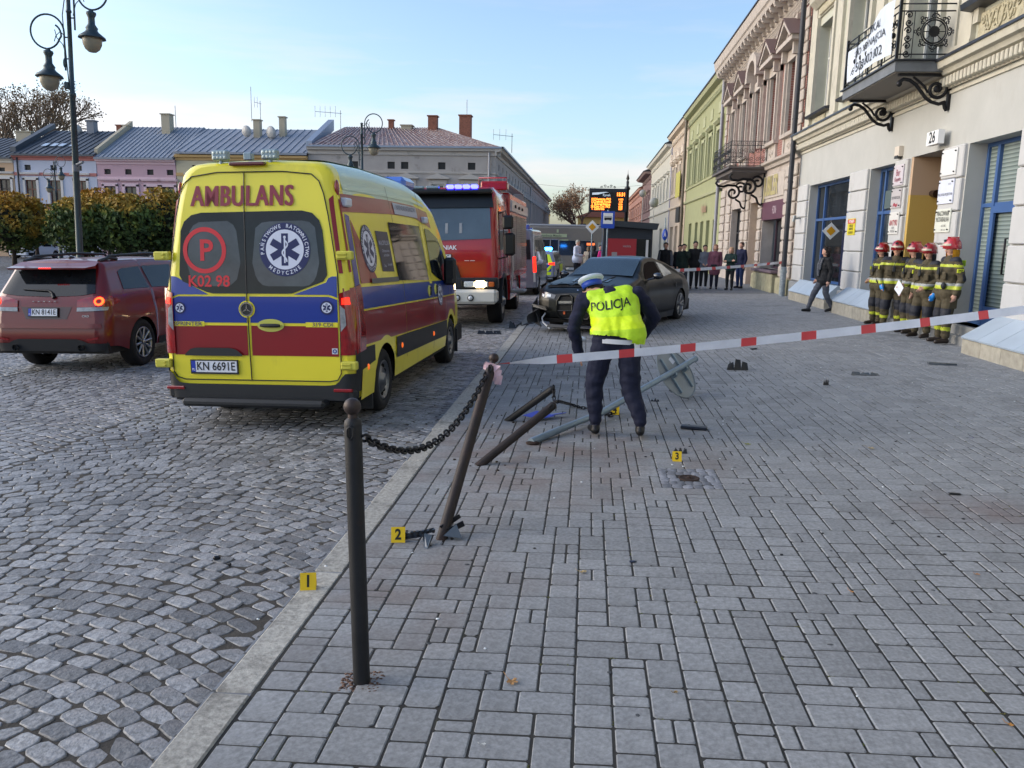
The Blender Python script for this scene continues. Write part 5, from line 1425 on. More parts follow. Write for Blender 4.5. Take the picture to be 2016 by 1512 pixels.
def star_logo(fn, r, txt=True, ring2='#1c2560', parent=None, nm='emblem'):
    q = MB(); q.k = 0
    annulus(q, r * .74, r, lambda a, b_: fn(a, b_, 0), 44); q.k = 1; flat(q, disc_pts(r * .745, 40), lambda a, b_: fn(a, b_, .001))
    q.k = 0
    for i in range(3):
        a = PI / 2 + i * PI / 3; c_, s_ = math.cos(a), math.sin(a); h_ = r * .60; w_ = r * .135
        P_ = [(-h_, -w_), (h_, -w_), (h_, w_), (-h_, w_)]
        flat(q, [(p[0] * c_ - p[1] * s_, p[0] * s_ + p[1] * c_) for p in P_], lambda a, b_: fn(a, b_, .002 + .0003 * i))
    q.k = 1
    o_ = .0038
    flat(q, [(-.03 * r, -.5 * r), (.03 * r, -.5 * r), (.03 * r, .42 * r), (-.03 * r, .42 * r)], lambda a, b_: fn(a, b_, o_))
    flat(q, [(p[0], p[1] + .46 * r) for p in disc_pts(.055 * r, 10)], lambda a, b_: fn(a, b_, o_))
    sn = [(.12 * r * math.sin(t_ * 2.6 * PI) * (1.0 - .35 * t_), (.34 - .8 * t_) * r) for t_ in [i / 30 for i in range(31)]]
    for p, p2 in zip(sn, sn[1:]):
        n_ = Vector((-(p2[1] - p[1]), p2[0] - p[0])).normalized() * r * .03
        flat(q, [(p[0] + n_.x, p[1] + n_.y), (p2[0] + n_.x, p2[1] + n_.y), (p2[0] - n_.x, p2[1] - n_.y), (p[0] - n_.x, p[1] - n_.y)], lambda a, b_: fn(a, b_, o_ + .0004))
    def arc_text(t_, ac, da, inv=False):
        for i, ch in enumerate(t_):
            if ch == ' ': continue
            a = ac + (i - (len(t_) - 1) / 2) * da * (1 if inv else -1)
            rr_ = r * .875
            def g_(u, v):
                vv = -v if inv else v
                uu = u
                rad = rr_ + vv; th = a
                cx_, cy_ = rad * math.cos(th), rad * math.sin(th)
                tx, ty = (math.sin(th), -math.cos(th)) if not inv else (-math.sin(th), math.cos(th))
                return fn(cx_ + uu * tx, cy_ + uu * ty, .003)
            add_text(q, ch, r * .20, g_, .02, .9)
    if txt:
        arc_text('PAŃSTWOWE', R(146), R(10.8)); arc_text('RATOWNICTWO', R(34), R(9.7)); arc_text('MEDYCZNE', R(-90), R(11.5), True)
    return q.build(nm, [M('logo_navy', '#1a2257', .4), M('logo_white', '#d5daea', .4)], parent or amb)
star_logo(lambda a, b_, o_: A.side(1, .84 + a, 1.86 + b_, .008 + o_), .26)
star_logo(lambda a, b_, o_: A.side(1, 4.05 + a, 1.16 + b_, .010 + o_), .17)
q = MB(); add_text(q, 'PAŃSTWOWE RATOWNICTWO', .085, lambda a, b_: A.side(1, 2.78 + a, 2.36 + b_, .02), .01, .8)
bd = patch('lit_sign', M('sign_pale', '#aab0c0', .4), amb, lambda y, z: A.side(1, y, z, .012), [(2.18, 2.28), (3.35, 2.26)], [(2.18, 2.42), (3.35, 2.40)]); q.build('lettering', M('ink_grey', '#505668', .5), amb)
for (yy, zz) in ((.33, 2.335), (3.7, 2.24)):
    q = MB(); p = A.side(1, yy, zz); q.bbox(p[0] - .02, p[0] + .05, yy - .10, yy + .10, zz - .045, zz + .045, .015); q.build('side_lamp', M('lamp_white', '#c9d0e0', .3), amb)
for sg in (-1, 1):
    p = A.side(sg, .10, 2.47); q = MB(); q.ell(p, .025, .045, .085, 10, 8); q.build('marker_lamp', m_redl, amb)
for (yy, zz) in ((.35, .62), (1.75, .68), (3.5, .63)):
    q = MB(); p = A.side(1, yy, zz, .012); q.ell(p, .014, .035, .035, 10, 6); q.build('reflector', M('amber', '#d06018', .3, emit=('#ff7020', .4)), amb)
for yy in (3.38, 3.78):
    p = A.side(1, yy, 1.25); q = MB(); q.k = 0; q.ell(p, .02, .085, .085, 14, 8); q.k = 1; q.bbox(p[0] + .01, p[0] + .035, yy - .015, yy + .015, 1.19, 1.31, .01); q.build('door_handle', [M('handle_yellow', '#c6c65c', .4), m_blackp], amb)
q = MB(); p = (1.02, 4.55, 1.52); q.bbox(.98, 1.10, 4.45, 4.55, 1.28, 1.36, .02); q.bbox(1.04, 1.22, 4.30, 4.46, 1.28, 1.70, .04); q.bbox(1.08, 1.20, 4.29, 4.30, 1.38, 1.66, .004); q.build('mirror', m_blackp, amb)
# arches
for yy in (1.07, 4.9):
    for sg in (1, -1): wheel(amb, sg * 1.02, yy, .365, .24, sg, 'steel')
for sg in (1, -1):
    for yy in (.56, 5.4): q = MB(); q.box(sg * 1.0 - .12, sg * 1.0 + .02, yy, yy + .04, .12, .5); q.build('mudflap', m_blackp, amb)
# roof: pale green cap with lighter fairing
patch('roof_panel', m_roofp, amb, lambda x, y: A.top(x, y, .004), [(-.62, .22), (-.62, 4.0)], [(.62, .22), (.62, 4.0)], n=20, m=8)
for sg in (-1, 1): patch('roof_side', m_roofp, amb, lambda y, z: (lambda p: (p[0] - (0 if z < 2.5 else sg * ((z - 2.5) / .17) ** 2 * .03) + 0, p[1], p[2]))(A.side(sg, y, z, .006)), [(.3, 2.47), (2.0, 2.48), (3.2, 2.47), (3.9, 2.42)], [(.3, 2.53), (2.0, 2.55), (3.2, 2.53), (3.9, 2.46)], n=16, m=3)
q = MB(); q.bbox(-.7, .7, 3.45, 4.05, 2.66, 2.84, .06); q.build('light_bar', M('blue_bar', '#4e74c8', .25, coat=.5), amb)
# windscreen and bonnet
patch('windscreen', m_glass, amb, lambda x, y: A.top(x, y, .008), [(-.62, 4.45), (-.7, 5.1)], [(.62, 4.45), (.7, 5.1)], n=8, m=6)
# rear doors: everything on the back
RR = lambda x, z, o_=.004: A.rear(x, z, o_)
P2 = lambda name, mat, lo, hi, n=12, m=5, off=.005: patch(name, mat, amb, lambda x, z: A.rear(x, z, off), lo, hi, n, m)
wlo = [(-.83, 1.60), (-.80, 1.54), (-.5, 1.415), (.38, 1.415), (.72, 1.54), (.76, 1.60)]
whi = [(-.83, 1.62), (-.80, 2.10), (-.72, 2.20), (-.6, 2.235), (.50, 2.25), (.63, 2.22), (.71, 2.12), (.76, 1.62)]
P2('rear_window', m_glass, wlo, whi, 24, 10, .007)
for (a_, b_) in ((-.74, -.16), (-.03, .68)):
    P2('inner_pane', M('pane_tint', (.045, .055, .068), .05, spec=.6, noise=(1.6, .5)), [(a_, 1.72), (a_ + .04, 1.56), (a_ + .12, 1.49), (b_ - .12, 1.49), (b_ - .04, 1.56), (b_, 1.72)], [(a_, 1.74), (a_ + .04, 2.08), (a_ + .12, 2.14), (b_ - .12, 2.15), (b_ - .04, 2.09), (b_, 1.74)], 16, 8, .0085)
P2('blue_band', m_ab, [(-.93, 1.115), (-.115, 1.115)], [(-.93, 1.355), (-.86, 1.385), (-.115, 1.385)], 10, 3)
P2('blue_band', m_ab, [(-.075, 1.115), (.86, 1.115)], [(-.075, 1.385), (.78, 1.385), (.86, 1.355)], 10, 3)
P2('blue_corner', m_ab, [(-.93, 1.375), (-.86, 1.405), (-.52, 1.405)], [(-.93, 1.59), (-.86, 1.59), (-.845, 1.57), (-.535, 1.412)], 10, 3)
P2('blue_corner', m_ab, [(.40, 1.405), (.78, 1.405), (.86, 1.375)], [(.42, 1.412), (.75, 1.53), (.78, 1.59), (.86, 1.59)], 10, 3)
P2('red_band', m_ar, [(-.92, .775), (-.115, .775)], [(-.93, 1.085), (-.115, 1.085)], 8, 3)
P2('red_band', m_ar, [(-.07, .775), (.86, .775)], [(-.07, 1.085), (.86, 1.085)], 8, 3)
for sg in (-1, 1):
    c = -.035 + sg * .945 if False else 0
    xa, xb = (.885, .925) if sg > 0 else (-.99, -.955)
    P2('red_pillar', M('pillar_red'), [(xa, 1.62), (xb, 1.62)], [((xa if sg > 0 else xa + .1) - (.10 if sg > 0 else 0), 2.36), ((xb if sg > 0 else xb + .1) - (.10 if sg > 0 else 0), 2.40)], 2, 8)
# seams of the two doors
def seamr(P_, w_=.006, off=.009, nm='door_seam', mat=None):
    q = MB(); q.tube([A.rear(p[0], p[1], off) for p in P_], w_, 5); return q.build(nm, mat or m_blackp, amb)
seamr([(-.115, 2.63), (-.108, 2.3), (-.10, 1.4), (-.095, .78), (-.09, .52)])
seamr([(-.95, .60), (-.955, 1.2), (-.945, 1.62), (-.86, 2.2), (-.82, 2.42), (-.77, 2.53), (-.68, 2.60), (-.4, 2.64), (.3, 2.64), (.60, 2.61), (.68, 2.54), (.73, 2.42), (.78, 2.2), (.87, 1.62), (.885, 1.2), (.88, .60), (.84, .53), (.76, .515), (-.82, .515), (-.91, .54), (-.95, .60)])
patch('bumper', m_blackp, amb, lambda x, z: A.rear(x, z, .03), [(-1.04, .35), (-.95, .32), (.95, .32), (1.04, .35)], [(-1.04, .60), (-.96, .60), (-.90, .49), (-.8, .475), (.74, .475), (.84, .49), (.92, .60), (1.04, .60)], 40, 6)
q = MB(); q.bbox(-1.03, 1.03, -.02, .12, .31, .44, .03); q.build('bumper_core', m_blackp, amb)
q = MB(); q.bbox(-.82, .74, -.20, .0, .25, .335, .03); q.xf(lambda p: (p[0] - .0, p[1] + (abs(p[0]) > .6) * (abs(p[0]) - .6) * .25, p[2])); q.build('step_board', m_blackp, amb)
for x in (-.93, .90): 
    q = MB(); q.bbox(x - .10, x + .10, -.045, .0, .41, .445, .008); q.build('rear_reflector', m_redl, amb)
for sg in (-1, 1):
    f = lambda x, z: A.rear(x, z, .02)
    c_ = .965 if sg > 0 else -.985
    q = MB(); q.k = 0
    lo = [(c_ - .075 * sg, .79), (c_ + .075 * sg, .79)]; hi = [(c_ - .078 * sg, 1.42), (c_ + .06 * sg, 1.47)]
    patch('x', None, None, f, lo, hi, 4, 8, q); q.k = 1
    patch('x', None, None, lambda x, z: A.rear(x, z, .026), [(c_ - .070 * sg, 1.03), (c_ - .01 * sg, 1.10)], [(c_ - .072 * sg, 1.30), (c_ - .02 * sg, 1.26)], 3, 4, q)
    q.k = 2; patch('x', None, None, lambda x, z: A.rear(x, z, .026), [(c_ - .05 * sg, 1.31), (c_ + .03 * sg, 1.31)], [(c_ - .05 * sg, 1.37), (c_ + .02 * sg, 1.38)], 3, 2, q)
    q.build('tail_lamp', [m_redl, m_clear, m_redon], amb)
    patch('tail_lamp_side', m_redl, amb, lambda y, z: A.side(sg, y, z, .014), [(.0, .80), (.30, .82)], [(.0, 1.47), (.31, 1.50)], 6, 6)
    for zz in (.685, 1.80):
        q = MB(); x0 = (.89 if zz < 1 else .87) if sg > 0 else (-.965 if zz < 1 else -.92)
        q.bbox(min(x0, x0 + .17 * sg), max(x0, x0 + .17 * sg), -.05 + A.re(zz), .02 + A.re(zz), zz - .045, zz + .045, .012)
        for t_ in (-.02, .015): q.bbox(x0 + .03 * sg - .02, x0 + .09 * sg + .02, -.065 + A.re(zz), -.03 + A.re(zz), zz + t_ - .009, zz + t_ + .009, .004)
        q.build('hinge', M('hinge_yellow', '#c8c248', .45), amb)
# lettering on the back
def rtext(t_, s_, x, z, mat, bold=.02, nar=1, off=.010, name='lettering', tilt=0):
    q = MB(); add_text(q, t_, s_, lambda a, b_: A.rear(x + a, z + b_ + a * tilt, off), bold, nar); return q.build(name, mat, amb)
q = MB()
for k, (dx_, dz_) in enumerate(((0, 0), (.009, 0), (-.009, 0))): add_text(q, 'AMBULANS', .295, lambda a, b_: A.rear(-.13 + a + dx_, 2.39 + b_ + dz_, .010 + .0004 * k), .004, .68, 'CENTER', 1.1)
q.build('ambulance_lettering', M('ink_ambulance', '#8a2f3c', .4), amb)
rtext('K02 98', .16, -.505, 1.535, M('ink_red', '#d02a34', .4), .02, .98, .012)
rtext('P', .30, -.53, 1.845, M('ink_red'), .022, 1.0, .012)
q = MB(); annulus(q, .19, .235, lambda a, b_: A.rear(-.545 + a, 1.855 + b_, .012), 44); q.build('ring_mark', M('ink_red'), amb)
star_logo(lambda a, b_, o_: A.rear(.32 + a, 1.86 + b_, .012 + o_), .27)
star_logo(lambda a, b_, o_: A.rear(-.84 + a, 1.265 + b_, .010 + o_), .062, False); star_logo(lambda a, b_, o_: A.rear(.75 + a, 1.275 + b_, .010 + o_), .072, False)
rtext('SPRINTER', .058, -.76, 1.10, M('chrome', '#8f9090', .2, .9), .02, 1.25, .012); rtext('319 CDI', .055, .70, 1.10, M('chrome'), .02, 1.15, .012)
for (x0, x1) in ((-.93, -.58), (.52, .86)): P2('badge_ground', m_ay, [(x0, 1.075), (x1, 1.075)], [(x0, 1.125), (x1, 1.125)], 2, 1, .0065)
q = MB(); q.k = 0; f = lambda a, b_, o_: A.rear(-.105 + a, 1.255 + b_, o_)
q.k = 2; flat(q, disc_pts(.088, 30), lambda a, b_: f(a, b_, .010)); q.k = 0; annulus(q, .058, .074, lambda a, b_: f(a, b_, .022), 32); q.k = 1; flat(q, disc_pts(.060, 24), lambda a, b_: f(a, b_, .016)); q.k = 0
for i in range(3):
    a = PI / 2 + i * 2 * PI / 3; flat(q, [(.060 * math.cos(a), .060 * math.sin(a)), (.010 * math.cos(a + 1.05), .010 * math.sin(a + 1.05)), (.010 * math.cos(a - 1.05), .010 * math.sin(a - 1.05))], lambda u, v: f(u, v, .021))
q.build('star_emblem', [M('chrome'), m_blackp, m_ay], amb)
q = MB(); q.k = 0; flat(q, disc_pts(.145, 30, .066), lambda a, b_: A.rear(.145 + a, 1.09 + b_, .011)); q.k = 1
q.tube([A.rear(x, 1.09, .03) for x in (.04, .08, .21, .25)], [.014, .02, .02, .014], 8); q.build('door_handle', [M('handle_yellow'), m_blackp], amb)
P2('plate_light', m_blackp, [(-.80, .77), (-.17, .77)], [(-.80, .785), (-.74, .84), (-.68, .855), (-.30, .855), (-.24, .84), (-.17, .785)], 16, 2, .03)
plate(amb, lambda u, v, o_: A.rear(-.49 + u, .655 + v, .006 + o_), .50, .118, 'KN 6691E')
P2('sticker', M('sticker_white', '#c9ced6', .5), [(.79, .80), (.85, .80)], [(.79, .86), (.85, .86)], 1, 1, .008)
q = MB(); annulus(q, .012, .022, lambda a, b_: A.rear(.82 + a, .83 + b_, .010), 16); q.build('sticker_mark', m_ab, amb)
q = MB(); q.bbox(-.26, .12, .04, .16, 2.70, 2.735, .012); q.xf(lambda p: (p[0], p[1] + .06, p[2])); q.build('brake_lamp', M('dark_red', '#5c0e14', .25, coat=.5), amb)
for x in (-.38, .10 + .05):
    q = MB(); q.k = 0; q.bbox(x - .085, x + .085, .16, .24, 2.76, 2.865, .015); q.k = 1
    for i in range(4):
        for j in range(2): q.ell((x - .057 + .038 * i, .158, 2.79 + .045 * j), .014, .006, .014, 8, 4)
    q.k = 0; q.cyl((x, .2, 2.72), (x, .2, 2.80), .02); q.build('work_light', [M('lamp_housing', '#8a9ca4', .4, .4), M('led_cell', '#d8e2d8', .2)], amb)
q = MB(); q.bbox(-.12, -.03, .15, .23, 2.755, 2.835, .012); q.build('camera_unit', M('lamp_housing'), amb)

# ------------------------------------------------------------ red family car at the left edge
m_maroon = M('maroon_paint', '#6a0d0a', .3, .0, coat=.4, noise=(.8, .08)); m_maroon2 = M('maroon_dark', '#3c0c10', .3, coat=.6)
suv = thing('red_suv', 'dark red family estate car with lit tail lamps at the left edge', 'car', (-7.97, 11.38, gz(-8) + RD), (0, -.025, 0))
def VW(y, z):
    w_ = float(np.interp(z, [.25, .5, .85, 1.12, 1.2, 1.6, 1.75], [.90, .935, .94, .90, .875, .70, .62]))
    for c_ in (.98, 4.0):
        d = abs(y - c_); 
        if d < .6 and z < 1.0: w_ += .028 * (1 - (d / .6) ** 2) * min(1, (1.0 - z) / .2)
    if y > 4: w_ *= float(np.interp(y, [4, 4.9], [1, .88]))
    return w_
V = Shell(4.9, VW, ip([0, .06, .2, .6, 1.5, 2.4, 3.0, 3.6, 3.9, 4.9], [1.615, 1.635, 1.66, 1.68, 1.69, 1.68, 1.55, 1.20, 1.08, .9]), ip([0, .3, .6, 4.3, 4.9], [.42, .40, .30, .30, .32]),
          re=ip([.3, .55, .75, 1.1, 1.15, 1.55, 1.7], [.05, .0, .03, .09, .12, .38, .42]), rc=.12, pr=.2, wheels=(.98, 4.0), wr=.415, wh=.37, crown=.025)
V.build('body', m_maroon, suv, 56); V.under(suv, .30)
VR = lambda nm, mat, lo, hi, n=12, m=5, off=.006: patch(nm, mat, suv, lambda x, z: V.rear(x, z, off), lo, hi, n, m)
VS = lambda nm, mat, lo, hi, n=12, m=4, off=.006: [patch(nm, mat, suv, lambda y, z: V.side(sg, y, z, off), lo, hi, n, m) for sg in (1, -1)]
VR('rear_window', m_glass, [(-.77, 1.20), (-.5, 1.165), (0, 1.15), (.5, 1.165), (.72, 1.20)], [(-.66, 1.55), (0, 1.57), (.62, 1.55)], 16, 6, .008)
q = MB(); q.smooth = False
q.add([(-.66, .30, 1.60), (.66, .30, 1.60), (.62, .10, 1.575), (-.62, .10, 1.575), (-.66, .34, 1.56), (.66, .34, 1.56), (.6, .12, 1.55), (-.6, .12, 1.55), (-.62, .45, 1.655), (.62, .45, 1.655)], [(0, 1, 2, 3), (3, 2, 6, 7), (7, 6, 5, 4), (0, 3, 7, 4), (1, 5, 6, 2), (0, 8, 9, 1)])
q.build('spoiler', m_maroon, suv)
q = MB()
for i in range(6): q.box(-.065 + i * .022, -.052 + i * .022, .092, .102, 1.567, 1.58)
q.xf(lambda p: (p[0] * 1.5, p[1], p[2] - .004)); q.build('brake_lamp', m_redon, suv)
for sg in (1, -1):
    VR('tail_lamp', m_redl, [(sg * .47, 1.00), (sg * .76, .995)], [(sg * .47, 1.10), (sg * .60, 1.14), (sg * .76, 1.165)], 8, 4, .015)
    VR('reversing_lamp', m_clear, [(sg * .465, .935), (sg * .90, .95)], [(sg * .47, .995), (sg * .905, 1.00)], 10, 2, .018)
    VR('tail_lamp', m_redl, [(sg * .775, 1.00), (sg * .925, 1.005)], [(sg * .775, 1.17), (sg * .915, 1.155)], 6, 5, .018)
    patch('tail_lamp', m_redl, suv, lambda y, z: V.side(sg, y, z, .014), [(.10, 1.0), (.42, 1.06)], [(.10, 1.155), (.40, 1.10)], 6, 4)
    q = MB(); annulus(q, .036, .062, lambda a, b_: V.rear(sg * .80 + a, 1.085 + b_, .026), 20); q.build('lamp_ring', M('lamp_lit', '#ff3010', .3, emit=('#ff3a14', 5)), suv)
    VR('reflector', m_redl, [(sg * .62, .505), (sg * .80, .53)], [(sg * .62, .535), (sg * .80, .565)], 4, 1, .02)
    q = MB(); q.lathe([(.045, -.03), (.045, .12), (.036, .12), (.036, .0)], (sg * .52, .0, .40), 16, 'y'); q.xf(lambda p: (p[0], p[1] + .0, p[2])); q.build('exhaust', M('chrome'), suv)
VR('bumper_lower', m_blackp, [(-.9, .34), (.9, .34)], [(-.9, .46), (-.62, .47), (-.5, .53), (.5, .53), (.62, .47), (.9, .46)], 20, 3, .012)
VR('bumper_ledge', m_maroon, [(-.86, .69), (.86, .69)], [(-.84, .76), (.84, .76)], 16, 2, .045)
VR('plate_recess', m_maroon2, [(-.34, .82), (.30, .82)], [(-.42, 1.00), (.38, 1.00)], 4, 2, .004)
plate(suv, lambda u, v, o_: V.rear(-.06 + u, .925 + v, .012 + o_), .45, .105, 'KN 8141E')
q = MB()
for i in range(5): q.bbox(-.21 + i * .085 - .016, -.21 + i * .085 + .016, .055, .068, 1.075, 1.087, .004)
q.build('badge', M('chrome'), suv)
q = MB(); add_text(q, 'CRD', .04, lambda a, b_: V.rear(.60 + a, .865 + b_, .01), .02, 1.4); q.build('badge', M('chrome'), suv)
q = MB(); q.tube([V.rear(.10, 1.135, .02), V.rear(.05, 1.21, .03), V.rear(-.02, 1.24, .03), V.rear(-.42, 1.255, .025)], [.03, .018, .014, .007], 7); q.build('wiper', m_blackp, suv)
VS('side_window', m_glass, [(.62, 1.235), (1.38, 1.225)], [(.66, 1.50), (.82, 1.545), (1.36, 1.565)], 10, 4, .008)
VS('side_window', m_glass, [(1.47, 1.225), (2.35, 1.2)], [(1.45, 1.57), (2.35, 1.57)], 10, 4, .008)
VS('side_window', m_glass, [(2.45, 1.2), (3.3, 1.15)], [(2.45, 1.57), (2.9, 1.5), (3.3, 1.2)], 10, 4, .008)
VS('door_seam', m_blackp, [(1.405, .4), (1.415, .4)], [(1.405, 1.60), (1.415, 1.60)], 1, 30, .003)
VS('door_seam', m_blackp, [(2.40, .4), (2.41, .4)], [(2.40, 1.60), (2.41, 1.60)], 1, 30, .003)
VS('sill', m_blackp, [(1.45, .30), (3.5, .30)], [(1.45, .42), (3.5, .42)], 6, 2, .012)
VS('door_handle', m_maroon2, [(1.5, 1.035), (1.72, 1.03)], [(1.5, 1.065), (1.72, 1.06)], 3, 1, .03)
for sg in (1, -1):
    q = MB(); q.tube([(sg * .60, .62, 1.66), (sg * .61, .74, 1.735), (sg * .61, 1.8, 1.765), (sg * .60, 2.6, 1.74), (sg * .58, 2.7, 1.67)], .022, 6); q.tube([(sg * .60, .50, 1.665), (sg * .61, .74, 1.71), (sg * .61, .95, 1.69)], .028, 6); q.build('roof_rail', m_blackp, suv)
    for yy in (.98, 4.0): wheel(suv, sg * .945, yy, .375, .24, sg, 'alloy', 0, 10, .245)
q = MB(); q.ell((.0, .75, 1.71), .03, .07, .03, 8, 5); q.tube([(0, .75, 1.72), (-.06, .55, 1.90)], .006, 5); q.build('aerial', m_blackp, suv)
q = MB(); q.bbox(-.96, -.90, 2.95, 3.0, 1.1, 1.16, .01); q.bbox(-1.12, -.93, 2.9, 3.0, 1.08, 1.22, .03); q.bbox(.93, 1.12, 2.9, 3.0, 1.08, 1.22, .03); q.build('mirror', m_maroon, suv)

# ------------------------------------------------------------ crashed dark coupe
m_dgrey = M('dark_grey_paint', '#060908', .36, .0, coat=.08, spec=.3, noise=(.7, .1)); m_dg2 = M('trim_black', '#101114', .35)
car = thing('crashed_coupe', 'dark grey coupe with a smashed front standing on the pavement', 'car', (0, 0, 0), (0, .015, R(157)), scale=1.07)
# local: y = from tail (0) to nose (L); placed so that the nose looks left towards the viewer
CL = 4.78
def CW(y, z):
    base = float(np.interp(y, [0, .3, .9, 1.5, 2.4, 3.4, 3.9, 4.4, 4.78], [.84, .92, .955, .925, .915, .93, .94, .91, .80]))
    f = float(np.interp(z, [.15, .35, .6, .8, .90, 1.0, 1.3, 1.42], [.93, .985, 1, .985, .95, .86, .66, .58]))
    if y < .8 or y > 3.2:
        f = float(np.interp(z, [.15, .35, .6, .8, .95, 1.2], [.93, .985, 1, .97, .88, .6]))
    return base * f
C_ = Shell(CL, CW, ip([0, .05, .35, .8, 1.3, 1.9, 2.4, 2.75, 3.1, 3.45, 3.9, 4.4, 4.68, 4.78], [.96, .99, 1.02, 1.10, 1.28, 1.385, 1.385, 1.33, 1.16, .995, .93, .86, .78, .70]), ip([0, .4, CL - .5, CL], [.3, .22, .2, .26]),
           re=ip([.2, .6, 1.0], [.12, .0, .1]), fe=ip([.15, .35, .6, .75, .85], [.10, .0, .02, .08, .2]), rc=.10, pr=.26, wheels=(.98, 3.84), wr=.375, wh=.335, crown=.035)
C_.build('body', m_dgrey, car, 70); C_.under(car, .18)
CS = lambda nm, mat, lo, hi, n=12, m=4, off=.006: [patch(nm, mat, car, lambda y, z: C_.side(sg, y, z, off), lo, hi, n, m) for sg in (1, -1)]
CF = lambda nm, mat, lo, hi, n=12, m=4, off=.006: patch(nm, mat, car, lambda x, z: C_.front(x, z, off), lo, hi, n, m)
m_wind = M('windscreen_glass', (.025, .045, .065), .05, spec=.8, noise=(1.5, .2))
patch('windscreen', m_wind, car, lambda x, y: C_.top(x, y, .008), [(-.56, 2.62), (-.66, 3.42)], [(.56, 2.62), (.66, 3.42)], 10, 10)
patch('rear_window', m_glass, car, lambda x, y: C_.top(x, y, .008), [(-.6, .70), (-.55, 1.42)], [(.6, .70), (.55, 1.42)], 10, 8)
CS('side_window', M('open_window', '#1a0c0c', .7, spec=.1), [(1.98, .985), (3.10, .965)], [(2.0, 1.30), (2.45, 1.325), (2.75, 1.24), (3.12, .99)], 14, 5, .008)
CS('side_window', m_curt, [(1.28, 1.03), (1.88, .99)], [(1.30, 1.08), (1.6, 1.25), (1.9, 1.30)], 8, 4, .008)
CS('window_trim', m_dg2, [(1.2, .99), (3.25, .94)], [(1.2, 1.01), (3.25, .96)], 14, 1, .012)
CS('door_seam', m_dg2, [(1.80, .32), (1.808, .32)], [(1.88, 1.32), (1.888, 1.32)], 1, 10, .006)
CS('door_seam', m_dg2, [(3.20, .3), (3.208, .3)], [(3.22, .95), (3.228, .95)], 1, 8, .006)
CS('sill_skirt', M('carbon', '#1a1c1f', .3, coat=.5), [(1.42, .12), (3.4, .15)], [(1.42, .26), (2.2, .25), (3.4, .30)], 12, 3, .03)
CS('door_handle', m_dg2, [(1.98, .83), (2.16, .83)], [(1.98, .875), (2.16, .875)], 2, 1, .022)
q = MB(); 
for sg in (1, -1): q.ell(C_.side(sg, 1.35, .80, .002), .012, .06, .06, 14, 6)
q.build('fuel_cap', m_dg2, car)
for sg in (1, -1):
    q = MB(); q.tube([C_.side(sg, 3.02, .95), (sg * .98, 2.98, .99)], .02, 6); q.ell((sg * 1.04, 2.98, 1.03), .12, .07, .065, 12, 8); q.build('mirror', M('mirror_paint', '#20222a', .15, coat=1), car)
    wheel(car, sg * .93, .98, .345, .27, sg, 'alloy', 0, 5, .255)
    wheel(car, sg * .92, 3.84, .335, .25, sg, 'alloy', 8, 5, .245)
# bonnet ridges and bent edge
for x in (-.30, .30):
    q = MB(); q.tube([C_.top(x * 1.1, 3.5, .0), C_.top(x, 4.0, .006), C_.top(x * .85, 4.55, .003)], .013, 5); q.build('bonnet_ridge', m_dgrey, car)
    patch('bonnet_vent', M('vent_blue', '#2c3a48', .2, .3), car, lambda a, b_: C_.top(a, b_, .006), [(x - .09, 3.8), (x - .1, 4.12)], [(x + .09, 3.8), (x + .06, 4.12)], 4, 3)
patch('bonnet_gap', M('gap_black', '#050506', .8), car, lambda a, b_: C_.top(a, b_, .004), [(-.72, 4.50), (-.70, 4.60)], [(.72, 4.50), (.70, 4.60)], 12, 4)
q = MB(); q.smooth = False                       # bonnet lifted and creased at its lip
q.grid([[(-.76 + 1.52 * i / 14, C_.top(-.76 + 1.52 * i / 14, 4.35 + .17 * j / 3)[1], C_.top(min(.7, abs(-.76 + 1.52 * i / 14)), 4.35 + .17 * j / 3)[2] + (.03 + .028 * math.sin(i * 1.9)) * (j / 3)) for j in range(4)] for i in range(15)])
q.build('bonnet_lip', m_dgrey, car)
# front face
for sg in (1, -1):
    CF('headlamp', M('headlamp_black', '#0e1013', .08, coat=1), [(sg * .42, .615), (sg * .80, .64)], [(sg * .40, .685), (sg * .62, .735), (sg * .82, .73)], 8, 4, .012)
    for k in (0, 1): CF('headlamp_lens', m_headl, [(sg * (.50 + .15 * k), .645), (sg * (.59 + .15 * k), .655)], [(sg * (.50 + .15 * k), .69), (sg * (.59 + .15 * k), .705)], 3, 2, .02)
    # tall kidney grille: dark hollow with frame and bars
    x0, x1 = sorted((sg * .03, sg * .33))
    CF('grille_hollow', M('gap_black'), [(x0, .26), (x1, .26)], [(x0, .68), (x1, .66)], 6, 5, .012)
    q = MB(); f = lambda x, z: C_.front(x, z, .03)
    q.tube([f(sg * .03, .66), f(sg * .04, .28), f(sg * .10, .24), f(sg * .28, .25), f(sg * .345, .32), f(sg * .345, .58), f(sg * .29, .69), f(sg * .10, .70)], .02, 6, closed=True)
    q.build('grille_frame', m_dgrey, car)
    q = MB()
    for z in (.40, .53): q.tube([f(sg * .05, z), f(sg * .32, z - .01)], .012, 5)
    q.build('grille_bar', m_dg2, car)
    CF('crossmember', M('bare_metal', '#84827e', .4, .5), [(sg * .05, .545), (sg * .33, .53)], [(sg * .05, .585), (sg * .33, .575)], 4, 1, .02)
CF('tow_flap', M('orange_part', '#c25a2c', .5), [(.17, .33), (.21, .33)], [(.17, .40), (.21, .40)], 1, 1, .03)
CF('lower_hollow', M('gap_black'), [(-.80, .16), (.80, .16)], [(-.80, .24), (.80, .24)], 16, 2, .014)
